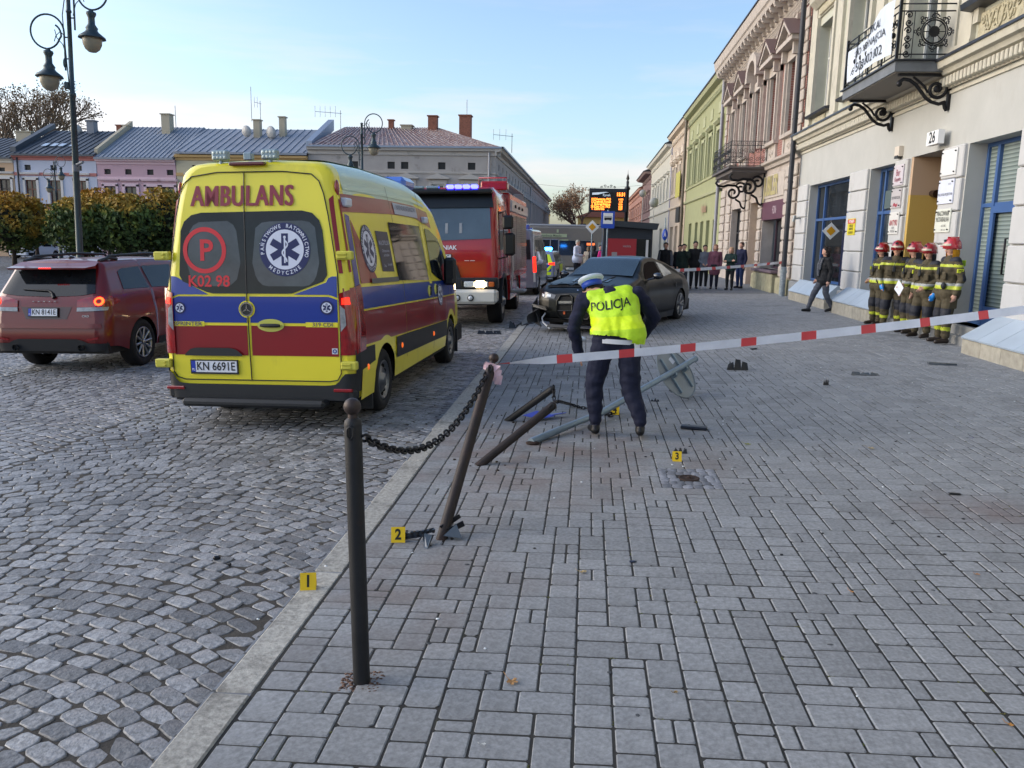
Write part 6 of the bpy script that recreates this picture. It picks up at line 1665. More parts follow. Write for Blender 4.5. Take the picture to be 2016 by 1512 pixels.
# torn bumper on its right (picture left) corner, hanging liner and shards
q = MB(); q.smooth = False
fx_ = lambda x, z, o_: C_.front(x, z, o_)
def shard(q, P_, t_=.012):
    n_ = (Vector(P_[1]) - Vector(P_[0])).cross(Vector(P_[2]) - Vector(P_[0])).normalized() * t_
    k = len(P_); v = [tuple(Vector(p)) for p in P_] + [tuple(Vector(p) + n_) for p in P_]
    q.add(v, [tuple(range(k)), tuple(range(k, 2 * k))[::-1]] + [(i, (i + 1) % k, k + (i + 1) % k, k + i) for i in range(k)])
shard(q, [(.98, 4.35, .12), (1.02, 4.30, .62), (.96, 4.5, .56), (.90, 4.75, .50), (.88, 4.8, .46), (.93, 4.62, .12)])
shard(q, [(.90, 4.76, .50), (.55, 4.9, .47), (.50, 4.92, .40), (.9, 4.78, .45)])
shard(q, [(.95, 4.5, .10), (.62, 4.9, .08), (.75, 4.86, .34), (.9, 4.7, .42)])
shard(q, [(.5, 4.9, .07), (-.6, 4.95, .09), (-.6, 4.9, .13), (.5, 4.86, .13)])
shard(q, [(1.0, 4.4, .10), (1.25, 4.55, .04), (1.1, 4.2, .16)])
q.build('torn_bumper', M('bumper_torn', '#131518', .5), car)
q = MB(); q.smooth = True
q.grid([[(.74 + .20 * i / 6 * math.sin(1 + j * .4), 4.55 + .06 * i, .14 + .30 * j / 6 + .02 * math.sin(i * 2 + j)) for j in range(7)] for i in range(7)])
q.build('wheel_arch_liner', M('liner_grey', '#3c3c3e', .6, .2), car)
q = MB(); q.tube([(.60, 4.72, .36), (.66, 4.8, .24), (.62, 4.84, .16), (.52, 4.88, .10), (.44, 4.9, .05)], .016, 6); q.tube([(.3, 4.85, .10), (.1, 4.9, .07), (-.1, 4.88, .08)], .01, 5); q.build('broken_duct', M('duct_white', '#b9bcc0', .3), car)
# tail: boot spoiler
q = MB(); q.bbox(-.72, .72, .02, .22, 1.0, 1.035, .012); q.build('boot_spoiler', M('carbon'), car)
q = MB(); q.ell((0, 4.60, .765), .035, .02, .03, 10, 6); q.build('round_badge', M('badge_blue', '#8fa0c8', .2, .5), car)

# rear left wheel (car's left) contact at (2.2, 20.07): local wheel point (x=-.93?)
c20, s20 = math.cos(R(157)), math.sin(R(157))
# the side facing the camera is the car's left side = local -x when driving along +y
lx, ly = -.86 * 1.07, .98 * 1.07
car.location = (2.18 - (c20 * lx - s20 * ly), 20.0 - (s20 * lx + c20 * ly), gz(1.2))
# ------------------------------------------------------------ fire engine
m_fred = M('fire_red', '#a50f17', .25, coat=.8, noise=(.6, .08)); m_fwhite = M('bumper_white', '#d4d2ca', .4, noise=(3, .05)); m_blue_on = M('blue_flash', '#3030ff', .2, emit=('#2a2cff', 14)); m_blueoff = M('blue_lens', '#2b3a9c', .15, coat=1)
ft = thing('fire_engine', 'red fire engine facing the viewer with flashing blue roof lights', 'fire engine', (-3.22, 18.2, gz(-3.2) + RD), (0, -.025, 0))
# local y grows away from the viewer
q = MB(); q.smooth = False
def cabprofile(x):    # front outline y for height z
    return [(.42, .06), (1.0, .0), (1.85, .04), (2.35, .14), (2.98, .30), (3.12, .55)]
W2 = 1.25
lv = [(1.10, .0, 1.25), (1.25, .0, 1.25), (1.55, .0, 1.25), (1.9, .03, 1.24), (2.3, .10, 1.22), (2.75, .20, 1.20), (3.0, .28, 1.17), (3.14, .5, 1.08)]
q.smooth = True
def cabring(z, y0, w_):
    r_ = .16; pts = []
    for k in range(6): a = PI / 2 * k / 5; pts.append((-w_ + r_ - r_ * math.cos(a), y0 + r_ - r_ * math.sin(a)))
    for k in range(1, 6): pts.append((-w_ + r_ + (2 * w_ - 2 * r_) * k / 6, y0))
    for k in range(6): a = PI / 2 * (1 - k / 5); pts.append((w_ - r_ + r_ * math.cos(a), y0 + r_ - r_ * math.sin(a)))
    pts = [(-w_, 2.75), (-w_, 1.3)] + pts + [(w_, 1.3), (w_, 2.75)]
    return [(p[0], p[1], z) for p in pts]
q.grid([cabring(*l_) for l_ in lv]); 
top = cabring(*lv[-1]); q.add(top, [tuple(range(len(top)))])
cab = q.build('cab', m_fred, ft)
cf = lambda x, z, o_=.01: (x, float(np.interp(z, [l_[0] for l_ in lv], [l_[1] for l_ in lv])) + (max(0, abs(x) - 1.06) ** 2) * 3 - o_, z)
patch('windscreen', M('truck_glass', (.06, .085, .11), .06, spec=1, noise=(1, .25)), ft, lambda x, z: cf(x, z, .02), [(-1.12, 2.0), (0, 1.96), (1.10, 2.0)], [(-1.08, 2.70), (1.06, 2.70)], 14, 6)
patch('visor', m_dg2, ft, lambda x, z: cf(x, z, .06), [(-1.17, 2.68), (1.15, 2.68)], [(-1.12, 3.02), (1.10, 3.02)], 14, 6)
q = MB(); q.bbox(-1.15, 1.13, -.0, .35, 2.98, 3.08, .03); q.build('light_beam', m_dg2, ft)
q = MB()
for i in range(4): q.bbox(.12 + i * .18, .27 + i * .18, .0, .15, 3.085, 3.17, .025)
q.build('blue_lights', m_blue_on, ft)
q = MB()
for i in range(3): q.bbox(-1.05 + i * .35, -.75 + i * .35, .05, .2, 3.085, 3.15, .02)
q.build('light_bar', M('lamp_housing'), ft)
for x in (-.35, .1, .42):
    q = MB(); q.box(x - .03, x + .03, -.02, -.012, 2.12, 2.34); q.xf(lambda p: (p[0], cf(p[0], p[2], .03)[1], p[2])); q.build('windscreen_sticker', M('sticker_white'), ft)
q = MB(); add_text(q, 'LEŚNIAK', .135, lambda a, b_: cf(.06 + a, 1.80 + b_, .016), .02, 1.0); q.build('lettering', M('ink_white'), ft)
plate(ft, lambda u, v, o_: cf(-.06 + u, 1.58 + v, .012 + o_), .52, .14, 'SB 110C')
q = MB(); add_text(q, '— —', .1, lambda a, b_: cf(.62 + a, 1.52 + b_, .014), .02, 1); q.build('badge', M('ink_white'), ft)
q = MB(); q.bbox(-1.24, -.20, -.12, .25, .75, 1.12, .04); q.bbox(-1.25, 1.25, -.06, .3, .88, 1.14, .03); q.build('lower_grille', m_blackp, ft)
patch('grille_panel', m_blackp, ft, lambda x, z: cf(x, z, .03), [(-.45, 1.12), (.42, 1.12)], [(-.50, 1.42), (.34, 1.42)], 5, 5)
q = MB(); q.bbox(-.18, 1.24, -.22, .25, .56, .88, .06); q.bbox(-.45, .02, -.30, .12, .76, 1.06, .03); q.bbox(-1.24, -.18, -.22, .25, .56, .88, .06); q.build('bumper', m_fwhite, ft)
for x in (.36, .66):
    q = MB(); q.lathe([(.0, .0), (.07, .0), (.075, .03), (.0, .03)], (x, -.245, .70), 16, 'y'); q.k = 1; q.lathe([(.0, -.01), (.05, -.01), (.05, .0)], (x, -.24, .70), 16, 'y'); q.build('fog_lamp', [m_dg2, m_headl], ft)
for sg in (1, -1):
    q = MB(); q.k = 0; q.bbox(min(sg * .42, sg * 1.20), max(sg * .42, sg * 1.20), -.10, .1, .90, 1.09, .03); q.build('headlamp_housing', m_dg2, ft)
    q = MB(); q.bbox(min(sg * .74, sg * .98), max(sg * .74, sg * .98), -.13, -.08, .92, 1.07, .03); q.build('headlamp', M('headlamp_lit', '#fff0d0', .3, emit=('#ffe0a8', 7)), ft)
    q = MB(); q.bbox(min(sg * .50, sg * .73), max(sg * .50, sg * .73), -.12, -.08, .93, 1.06, .02); q.bbox(min(sg * .99, sg * 1.04), max(sg * .99, sg * 1.04), -.12, -.08, .93, 1.06, .02); q.build('lamp_lens', m_headl, ft)
    q = MB(); q.bbox(min(sg * 1.05, sg * 1.18), max(sg * 1.05, sg * 1.18), -.12, -.06, .94, 1.05, .02); q.build('indicator', M('amber_lens', '#c06028', .3), ft)
    # mudguard over the front axle
    q = MB(); a_ = [PI * k / 12 for k in range(13)]
    P_ = [(1.35 + .68 * math.cos(a), .52 + .68 * math.sin(a)) for a in a_] + [(1.35 + .58 * math.cos(a), .52 + .58 * math.sin(a)) for a in a_[::-1]]
    k = len(q.v); q.prism(P_, min(sg * .85, sg * 1.27), max(sg * .85, sg * 1.27), 'x'); q.build('mudguard', m_blackp, ft)
    wheel(ft, sg * 1.22, 1.35, .52, .34, sg, 'truck', 0, rimr=.30); wheel(ft, sg * 1.22, 5.4, .52, .5, sg, 'truck', 0, rimr=.30)
    # side window, door, mirrors
    x_ = sg * 1.256
    q = MB(); k = 0
    q.add([(x_ * .99, .45, 1.75), (x_ * .99, 1.25, 1.75), (x_ * .965, 1.25, 2.62), (x_ * .965, .55, 2.62)], [(0, 1, 2, 3)]); q.add([(x_ * .99, 1.45, 1.75), (x_ * .99, 2.3, 1.75), (x_ * .965, 2.3, 2.62), (x_ * .965, 1.45, 2.62)], [(0, 1, 2, 3)]); q.xf(lambda p: (p[0] + sg * .012, p[1], p[2]))
    q.build('side_window', m_glass, ft)
    q = MB(); q.tube([(x_, .25, 2.55), (x_ + sg * .16, .1, 2.6), (x_ + sg * .2, .08, 2.45)], .018, 6); q.bbox(min(x_ + sg * .10, x_ + sg * .34), max(x_ + sg * .10, x_ + sg * .34), .0, .12, 2.2, 2.5, .04); q.bbox(min(x_ + sg * .12, x_ + sg * .38), max(x_ + sg * .12, x_ + sg * .38), .0, .12, 1.62, 2.12, .05)
    q.tube([(x_, .3, 1.55), (x_ + sg * .2, .08, 1.6), (x_ + sg * .22, .06, 1.7)], .018, 6); q.build('mirror', m_dg2, ft)
q = MB(); q.box(-1.1, 1.1, .3, 8.3, .5, .95); q.build('chassis', m_arch, ft)
# equipment body with roller shutters
q = MB(); q.bbox(-1.25, 1.25, 2.85, 8.4, .95, 3.15, .03); q.box(-1.245, 1.245, 2.9, 4.75, .45, .95); q.box(-1.245, 1.245, 6.05, 8.35, .45, .95); bodyb = q.build('equipment_body', m_fred, ft)
m_shut = M('roller_shutter', '#8b8b88', .35, .6)
for sg in (1, -1):
    for (a, b_) in ((3.25, 4.55), (4.7, 6.1), (6.25, 8.1)):
        q = MB(); z = 1.15
        x0, x1 = sorted((sg * 1.25, sg * 1.262))
        while z < 2.62: q.box(x0, x1, a, b_, z, z + .045); z += .055
        q.build('roller_shutter', m_shut, ft)
    q = MB(); x0, x1 = sorted((sg * 1.25, sg * 1.30)); q.box(x0, x1, 2.95, 8.35, 2.70, 2.98); q.build('side_light_panel', M('panel_white', '#cfcfcc', .4), ft)
q = MB()
for yy in (3.8, 4.9, 6.0): q.bbox(1.30, 1.34, yy - .1, yy + .1, 2.8, 2.88, .01)
q.build('scene_lamp', m_dg2, ft)
q = MB(); q.bbox(1.25, 1.62, 2.9, 3.7, .62, .68, .01); 
for i in range(6): q.box(1.27 + i * .055, 1.30 + i * .055, 2.9, 3.7, .682, .69)
q.build('fold_down_step', M('step_metal', '#a09c98', .4, .5), ft)
q = MB(); q.box(-.95, .95, 2.9, 8.2, 3.15, 3.25)
for x in (.85, 1.15): q.tube([(x, 2.7, 3.40), (x, 8.2, 3.40)], .03, 6)
for i in range(16): q.tube([(.85, 2.8 + i * .34, 3.4), (1.15, 2.8 + i * .34, 3.4)], .018, 5)
for yy in (3.1, 7.9): q.box(.8, 1.2, yy - .04, yy + .04, 3.2, 3.4)
q.build('roof_ladder', M('ladder_metal', '#8a8688', .4, .6), ft)
q = MB(); q.bbox(.55, 1.22, 2.55, 2.9, 3.2, 3.42, .03); q.tube([(.5, 2.6, 3.3), (.5, 2.6, 3.5), (1.2, 2.6, 3.5), (1.2, 2.6, 3.3)], .02, 6); q.build('roof_crate', m_fred, ft)
q = MB(); q.tube([(1.28, 2.80, .7), (1.33, 2.80, 1.2), (1.33, 2.80, 1.9)], .02, 6); q.build('grab_rail', M('panel_white'), ft)

# ------------------------------------------------------------ generic far cars
def far_van(name, label, loc, yaw, L_, Wd, H, mat, hood=.9, cat='van', re=None, rc=.12, hz=1.1, roofz=None, wins=(), belt=1.25, belt_band=None, wr=.36):
    t = thing(name, label, cat, loc, (0, -.02, yaw))
    def W_(y, z): return float(np.interp(z, [.3, .6, belt, H], [Wd * .98, Wd, Wd * .97, Wd * .80])) * (1 if y < L_ - 1 else float(np.interp(y, [L_ - 1, L_], [1, .85])))
    zt = ip([0, .1, .4, L_ - hood - 1.0, L_ - hood, L_], [H - .05, H - .02, H, H, hz, hz - .25]) if roofz is None else roofz
    B = Shell(L_, W_, zt, ip([0, L_], [.3, .3]), re=re, rc=rc, pr=.12, wheels=(.95, L_ - .95), wr=wr, wh=wr - .04)
    B.build('body', mat, t, 30); B.under(t, .25)
    for sg in (1, -1):
        for yy in (.95, L_ - .95): wheel(t, sg * (Wd - .01), yy, wr - .04, .22, sg, 'steel')
        for (a, b_, c, d) in wins: patch('side_window', m_glass, t, lambda y, z: B.side(sg, y, z, .008), [(a, c), (b_, c)], [(a + .03, d), (b_ - .03, d)], 6, 4)
    return t, B
t, B = far_van('police_van', 'grey blue police van parked behind the fire engine', (-2.78, 29.4, gz(-2.8) + RD), R(-2), 5.2, .98, 2.38, M('van_silver', '#767c8c', .25, .4, coat=.6), .7, 'van', ip([.3, 1.2, 2.3], [0, .02, .14]), wins=((.5, 1.7, 1.25, 2.0), (1.85, 3.1, 1.25, 2.0), (3.2, 4.1, 1.2, 1.9)))
patch('rear_window', m_glass, t, lambda x, z: B.rear(x, z, .008), [(-.75, 1.3), (.75, 1.3)], [(-.7, 2.0), (.7, 2.0)], 8, 4)
for sg in (1, -1): patch('tail_lamp', m_redon if sg > 0 else m_redl, t, lambda x, z: B.rear(x, z, .015), [(sg * .84, .85), (sg * .95, .85)], [(sg * .82, 1.4), (sg * .92, 1.4)], 3, 4)
q = MB(); q.lathe([(.11, 2.36), (.11, 2.46), (.08, 2.52), (0, 2.53)], (.55, .6, 0), 14); q.bbox(-.7, .5, 3.0, 3.3, 2.36, 2.46, .03); q.build('blue_beacon', m_blueoff, t)
patch('white_band', M('panel_white'), t, lambda x, z: B.rear(x, z, .01), [(.86, .5), (.93, .5)], [(.80, 2.2), (.84, 2.2)], 2, 4)
t, B = far_van('police_car', 'police estate car in blue and yellow stripes with a blue flash lit', (-2.45, 38.6, gz(-2.4) + RD), R(-6), 4.6, .93, 1.50, M('car_silver', '#8c93a8', .25, .4, coat=.6), 1.0, 'police car', ip([.3, .9, 1.5], [0, .02, .35]), hz=.95, roofz=ip([0, .15, .5, 2.2, 3.3, 4.6], [1.38, 1.46, 1.50, 1.48, .98, .8]), wins=((.4, 1.3, .98, 1.32), (1.4, 2.4, .98, 1.34)), belt=.95)
PB = M('police_blue', '#26309c', .3, coat=.5); PY = M('fluor_yellow', '#c6e020', .4)
patch('blue_band', PB, t, lambda x, z: B.rear(x, z, .01), [(-.9, .55), (.9, .55)], [(-.88, .85), (.88, .85)], 8, 2)
patch('yellow_band', PY, t, lambda x, z: B.rear(x, z, .012), [(-.9, .38), (.9, .38)], [(-.9, .52), (.9, .52)], 8, 2)
patch('yellow_band', PY, t, lambda x, z: B.rear(x, z, .013), [(.4, .55), (.6, .55)], [(.7, .85), (.9, .85)], 3, 2)
patch('yellow_panel', PY, t, lambda y, z: B.side(1, y, z, .01), [(1.5, .45), (2.5, .45)], [(1.5, .85), (2.5, .85)], 3, 2)
patch('yellow_pillar', PY, t, lambda x, z: B.rear(x, z, .01), [(.60, .9), (.82, .9)], [(.50, 1.33), (.62, 1.33)], 3, 3)
patch('rear_window', m_glass, t, lambda x, z: B.rear(x, z, .008), [(-.72, .95), (.60, .95)], [(-.60, 1.34), (.5, 1.34)], 8, 4)
for sg in (1, -1): patch('tail_lamp', m_redon, t, lambda x, z: B.rear(x, z, .02), [(sg * .62, .86), (sg * .9, .84)], [(sg * .62, .95), (sg * .88, .96)], 3, 2)
q = MB(); q.bbox(-.6, .15, .9, 1.15, 1.52, 1.62, .03); q.build('light_bar', M('panel_white'), t)
q = MB(); q.bbox(.18, .62, .9, 1.15, 1.52, 1.66, .04); q.build('blue_flash', M('cyan_flash', '#40a0ff', .2, emit=('#2a8cff', 16)), t)
# bus standing across the street
bus = thing('bus', 'long grey brown bus standing across the end of the street', 'bus', (-1.6, 52, pz(-3)), (0, 0, 0))
m_bus = M('bus_brown', '#6f6a64', .35, coat=.4, noise=(.5, .1)); m_bus2 = M('bus_roof', '#8e9096', .4)
q = MB(); q.bbox(-5.8, 4.3, 0, 2.5, .35, 2.88, .10); q.build('body', m_bus, bus)
q = MB(); q.bbox(-5.7, 4.2, .1, 2.4, 2.87, 3.02, .05); q.build('roof', m_bus2, bus)
q = MB(); q.box(-5.6, 1.9, -.02, .01, 1.1, 2.02); q.build('side_window', M('bus_glass', (.012, .02, .035), .06, spec=.8), bus)
q = MB(); q.box(-1.35, -.30, -.045, -.02, .4, 2.05); q.build('door', M('bus_door', '#15171c', .2), bus)
q = MB()
for x in (-1.37, -.83, -.30): q.box(x - .03, x + .03, -.06, -.03, .4, 2.08)
q.box(-1.4, -.27, -.06, -.03, 2.05, 2.1); q.build('door_frame', M('drain_grey'), bus)
q = MB(); q.box(2.15, 2.55, -.02, .01, .9, 1.95); q.box(2.7, 3.1, -.02, .01, .9, 1.95); q.build('side_window', M('bus_pale_glass', '#8e948c', .15), bus)
q = MB(); q.box(1.45, 1.95, -.05, .0, 1.75, 1.90); q.build('destination_sign', M('orange_lit', '#d06a3c', .4, emit=('#ff7a40', .7)), bus)
PG = M('pale_green_mark', '#9aa688', .5)
q = MB(); q.box(-3.2, -1.9, -.03, -.0, 2.58, 2.66); q.ell((-3.25, -.02, 2.62), .09, .02, .12, 8, 5); q.box(-.45, -.33, -.03, 0, 2.5, 2.7); q.box(-2.0, .2, -.03, 0, 2.22, 2.42) ; q.box(-.8, .3, -.03, 0, 2.02, 2.08); q.build('side_marking', PG, bus)
q = MB(); add_text(q, 'Komunikacja Miejska', .2, lambda a, b_: (-.9 + a, -.035, 2.31 + b_), .01, .9); q.build('lettering', M('bus_ink', '#56604c', .5), bus)
for x in (-4.3, 3.2):
    w_ = wheel(bus, x, .02, .48, .3, -1, 'truck', -90, rimr=.28); w_.location = (x, .0, .48); w_.rotation_euler = (0, 0, R(-90))
# white car far left, beyond the trees
t, B = far_van('white_car', 'white small car parked far left beneath the round trees', (-38.4, 60.2, gz(-38) + RD), R(180), 4.2, .88, 1.45, M('car_white', '#d8dce4', .3, coat=.6), 1.1, 'car', ip([.3, .9, 1.5], [0, .02, .35]), hz=.95, roofz=ip([0, .15, .5, 2.2, 3.1, 4.2], [1.3, 1.38, 1.45, 1.43, .96, .72]), wins=((.4, 1.3, .95, 1.28), (1.4, 2.4, .95, 1.28)), belt=.95)
t.location = (-43.5, 63.5, gz(-38) + RD)
patch('windscreen', m_glass, t, lambda x, y: B.top(x, y, .008), [(-.6, 2.3), (-.7, 3.05)], [(.6, 2.3), (.7, 3.05)], 6, 4)
for sg in (1, -1): patch('headlamp', m_dg2, t, lambda x, z: B.front(x, z, .012), [(sg * .45, .58), (sg * .75, .6)], [(sg * .45, .66), (sg * .75, .68)], 3, 2)
# dark parked car under the trees
t, B = far_van('dark_car', 'dark parked car half hidden under the middle tree', (-33.2, 62.5, gz(-38) + RD), R(90), 4.3, .88, 1.42, M('car_black', '#15171c', .25, coat=.6), 1.1, 'car', None, hz=.95, roofz=ip([0, .15, .5, 2.2, 3.1, 4.3], [1.25, 1.36, 1.42, 1.4, .96, .72]), wins=((.4, 1.3, .95, 1.28), (1.4, 2.4, .95, 1.28)), belt=.95)
# bicycle far left
bk = thing('bicycle', 'white bicycle leaning far left beside the pedestrian', 'bicycle', (-44.4, 61, gz(-40) + RD))
q = MB()
for x in (-.52, .52): q.tube([(x + .34 * math.cos(a), 0, .34 + .34 * math.sin(a)) for a in [2 * PI * i / 20 for i in range(20)]], .02, 5, closed=True)
q.build('wheels', m_tyre, bk)
q = MB(); q.tube([(-.52, 0, .34), (-.1, 0, .3), (.35, 0, .75), (-.2, 0, .8), (-.52, 0, .34)], .02, 5); q.tube([(-.1, 0, .3), (-.22, 0, .92)], .02, 5); q.tube([(.52, 0, .34), (.33, 0, .95)], .02, 5); q.tube([(.33, -.2, .98), (.33, .2, .98)], .015, 5); q.bbox(-.35, -.1, -.05, .05, .92, .97, .02)
q.build('frame', M('panel_white'), bk)
# ================================================================= PEOPLE
from mathutils.bvhtree import BVHTree
def caps(mb, p0, r0, p1, r1):
    mb.ell(p0, r0, n=12, m=8); mb.ell(p1, r1, n=12, m=8); mb.cyl(p0, p1, r0, r1, 12)
def remesh(mb, vox, smooth=3, name='body'):
    me = bpy.data.meshes.new('tmp'); me.from_pydata(mb.v, [], mb.f); me.update()
    bm = bmesh.new(); bm.from_mesh(me); bmesh.ops.remove_doubles(bm, verts=bm.verts, dist=1e-5); bmesh.ops.recalc_face_normals(bm, faces=bm.faces); bm.to_mesh(me); bm.free()
    o = bpy.data.objects.new('tmp', me); COL.objects.link(o)
    m_ = o.modifiers.new('r', 'REMESH'); m_.mode = 'VOXEL'; m_.voxel_size = vox; m_.use_smooth_shade = True
    s_ = o.modifiers.new('s', 'SMOOTH'); s_.iterations = smooth; s_.factor = .5
    bpy.context.view_layer.update()
    n = bpy.data.meshes.new_from_object(o.evaluated_get(bpy.context.evaluated_depsgraph_get()))
    n.name = name
    bpy.data.objects.remove(o); bpy.data.meshes.remove(me)
    n.polygons.foreach_set('use_smooth', [True] * len(n.polygons))
    return n
BASE = dict(aL=(-.10, 0, .09), aR=(.10, 0, .09), kL=(-.10, -.03, .49), kR=(.10, -.03, .49), hL=(-.09, 0, .90), hR=(.09, 0, .90), pel=(0, 0, .97), waist=(0, 0, 1.08), ch=(0, 0, 1.30), nk=(0, .01, 1.49), hd=(0, -.02, 1.63),
            sL=(-.185, 0, 1.42), sR=(.185, 0, 1.42), eL=(-.245, .02, 1.13), eR=(.245, .02, 1.13), wL=(-.24, -.05, .89), wR=(.24, -.05, .89), tL=(-.12, -.15, .045), tR=(.12, -.15, .045))
skin = lambda: M('skin', '#cf9f87', .6, noise=(20, .1))
def person(label, loc, yaw=0, top='#222222', legs='#1c1f28', shoes='#151515', hair='#2a1d14', J=None, h=1.75, vox=.014, bulk=1.0, tb=0.0, hairlen=0, group=None, stripes=None, cat='person', coat=None, hands=True, facing=-1, head=True, legb=0.0, name='person', skirt=0, hairon=True, face=True):
    """body = one continuous remeshed surface; colours follow the nearest limb"""
    j = dict(BASE); j.update(J or {}); j = {k: Vector(v) for k, v in j.items()}
    k_ = h / 1.75
    t = thing(name, label, cat, loc, (0, 0, yaw), group, k_)
    P_ = []          # (tag, p0, r0, p1, r1)
    b = bulk
    up = (j['hd'] - j['nk']).normalized()
    fw = Vector((0, facing, 0)); fwh = (fw - up * fw.dot(up)).normalized()
    if 'look' in j: fwh = j['look'].normalized()
    if head:
        hc = j['hd']
        P_ += [('skin', hc + up * .035, .083, hc - up * .02 + fwh * .015, .078), ('skin', hc - up * .075 + fwh * .035, .045, hc - up * .03 + fwh * .03, .058), ('skin', hc - up * .02 + fwh * .10, .012, hc - up * .035 + fwh * .105, .014), ('skin', j['nk'] - up * .02, .055, hc - up * .06, .052)]
    sw = (j['sL'] + j['sR']) / 2
    P_ += [('top', j['sL'] * .8 + sw * .2 - Vector((0, 0, .02)), .075 * b, j['sR'] * .8 + sw * .2 - Vector((0, 0, .02)), .075 * b)]
    for s_ in (-1, 1):
        lat = (j['sR'] - j['sL']).normalized() * s_
        P_ += [('top', j['ch'] + lat * .075, .115 * b, j['waist'] + lat * .055, .115 * b), ('top', j['waist'] + lat * .055, .115 * b, j['pel'] + lat * .065, (.115 + tb * .3) * b)]
    P_ += [('top', j['ch'], .12 * b, sw, .09 * b)]
    for s_ in 'LR':
        P_ += [('top', j['s' + s_], .062 * b, j['e' + s_], .050 * b + tb * .3), ('top', j['e' + s_], .050 * b + tb * .3, j['w' + s_], .038 * b + tb * .3)]
        P_ += [('legs', j['h' + s_], .092 * b + legb * .5, j['k' + s_], .062 * b + legb), ('legs', j['k' + s_], .062 * b + legb, j['a' + s_] + Vector((0, 0, .06)), .046 + legb * .8)]
        P_ += [('shoes', j['a' + s_] - Vector((0, 0, .035)), .048, j['t' + s_], .038), ('shoes', j['a' + s_] - Vector((0, facing * .03, .04)), .045, j['a' + s_] - Vector((0, 0, .02)), .048)]
        if hands:
            d = (j['w' + s_] - j['e' + s_]).normalized(); w_ = j['w' + s_]
            P_ += [('skin', w_, .028, w_ + d * .07, .034)]
            pp = d.cross(Vector((1, 0, 0))); pp = pp.normalized() if pp.length > .1 else Vector((0, 1, 0))
            for q_ in range(4):
                o_ = pp * (.027 - .018 * q_); ln = (.075, .085, .08, .06)[q_]
                P_ += [('skin', w_ + d * .08 + o_, .0105, w_ + d * (.08 + ln * .55) + o_ * 1.1, .0098), ('skin', w_ + d * (.08 + ln * .55) + o_ * 1.1, .0098, w_ + d * (.08 + ln * .95) + o_ + fw * .018, .009)]
            P_ += [('skin', w_ + d * .03 + pp * .028, .012, w_ + d * .085 + pp * .055, .010)]
    P_ += [('legs', j['hL'] + Vector((0, 0, .03)), .10 * b, j['hR'] + Vector((0, 0, .03)), .10 * b)]
    if coat:          # lower hem of a coat or jacket
        for s_ in (-1, 1): P_ += [('top', j['pel'] + Vector((s_ * .07, 0, 0)), (.125 + tb) * b, j['pel'] + Vector((s_ * .075, 0, -coat)), (.13 + tb) * b)]
    q = MB()
    for (tg, a, r0, c, r1) in P_: caps(q, a, r0, c, r1)
    me = remesh(q, vox, 2)
    if vox < .016:
        nv = len(me.vertices); C1 = np.empty(nv * 3); N1 = np.empty(nv * 3); me.vertices.foreach_get('co', C1); me.vertices.foreach_get('normal', N1); C1 = C1.reshape(-1, 3); N1 = N1.reshape(-1, 3)
        F1 = np.array([.012 * mnoise.noise(Vector((p[0] * 9, p[1] * 9 + p[2] * 5, p[2] * 17))) if .12 < p[2] < 1.42 else 0 for p in C1])
        me.vertices.foreach_set('co', (C1 + N1 * F1[:, None]).ravel()); me.update()
    mats = {'skin': skin(), 'top': M('cloth_' + top, top, .85, bump=(14, .7, .02), noise=(6, .12)), 'legs': M('cloth_' + legs, legs, .85, bump=(12, .7, .02), noise=(6, .12)), 'shoes': M('shoe_' + shoes, shoes, .5)}
    order = ['skin', 'top', 'legs', 'shoes']
    for o_ in order: me.materials.append(mats[o_])
    n = len(me.polygons); c = np.empty(n * 3); me.polygons.foreach_get('center', c); c = c.reshape(-1, 3)
    best = np.full(n, 9e9); idx = np.zeros(n, int)
    for (tg, a, r0, e, r1) in P_:
        a = np.array(a); e = np.array(e); ab = e - a; L2 = max(1e-9, ab @ ab)
        tt = np.clip(((c - a) @ ab) / L2, 0, 1); d = np.linalg.norm(c - (a + tt[:, None] * ab), axis=1) - (r0 + (r1 - r0) * tt)
        mk = d < best - (.012 if tg == 'legs' and coat else 0); best[mk] = d[mk]; idx[mk] = order.index(tg)
    if stripes:
        for (zn, tgs, m_) in stripes(j):
            me.materials.append(m_); k = len(me.materials) - 1
            mk = zn(c) & np.isin(idx, [order.index(x) for x in tgs]); idx[mk] = k
    me.polygons.foreach_set('material_index', idx.astype(np.int32)); me.update()
    o = bpy.data.objects.new('body', me); COL.objects.link(o); o.parent = t
    if head and hairon:
        q = MB(); hc = j['hd']
        q.ell(hc + up * .045 - fwh * .022, .096, .096, .085, 14, 10)
        for s_ in range(1 + int(hairlen * 30)):
            q.ell(hc - up * (.02 + .03 * s_) - fwh * .05, .085, .06, .06, 12, 8)
        lat = up.cross(fwh)
        if hairlen:
            for sg in (-1, 1): q.ell(hc - up * .05 + lat * sg * .07 - fwh * .01, .035, .035, .09, 8, 8)
        hm = remesh(q, .014, 3, 'hair'); hm.materials.append(M('hair_' + hair, hair, .8, bump=(60, .8, .01), noise=(25, .3)))
        bmh = bmesh.new(); bmh.from_mesh(hm)
        kill = [f for f in bmh.faces if (f.calc_center_median() - hc).dot(fwh) > .062 and (f.calc_center_median() - hc).dot(up) < .045]
        bmesh.ops.delete(bmh, geom=kill, context='FACES'); bmh.to_mesh(hm); bmh.free()
        ho = bpy.data.objects.new('hair', hm); COL.objects.link(ho); ho.parent = t
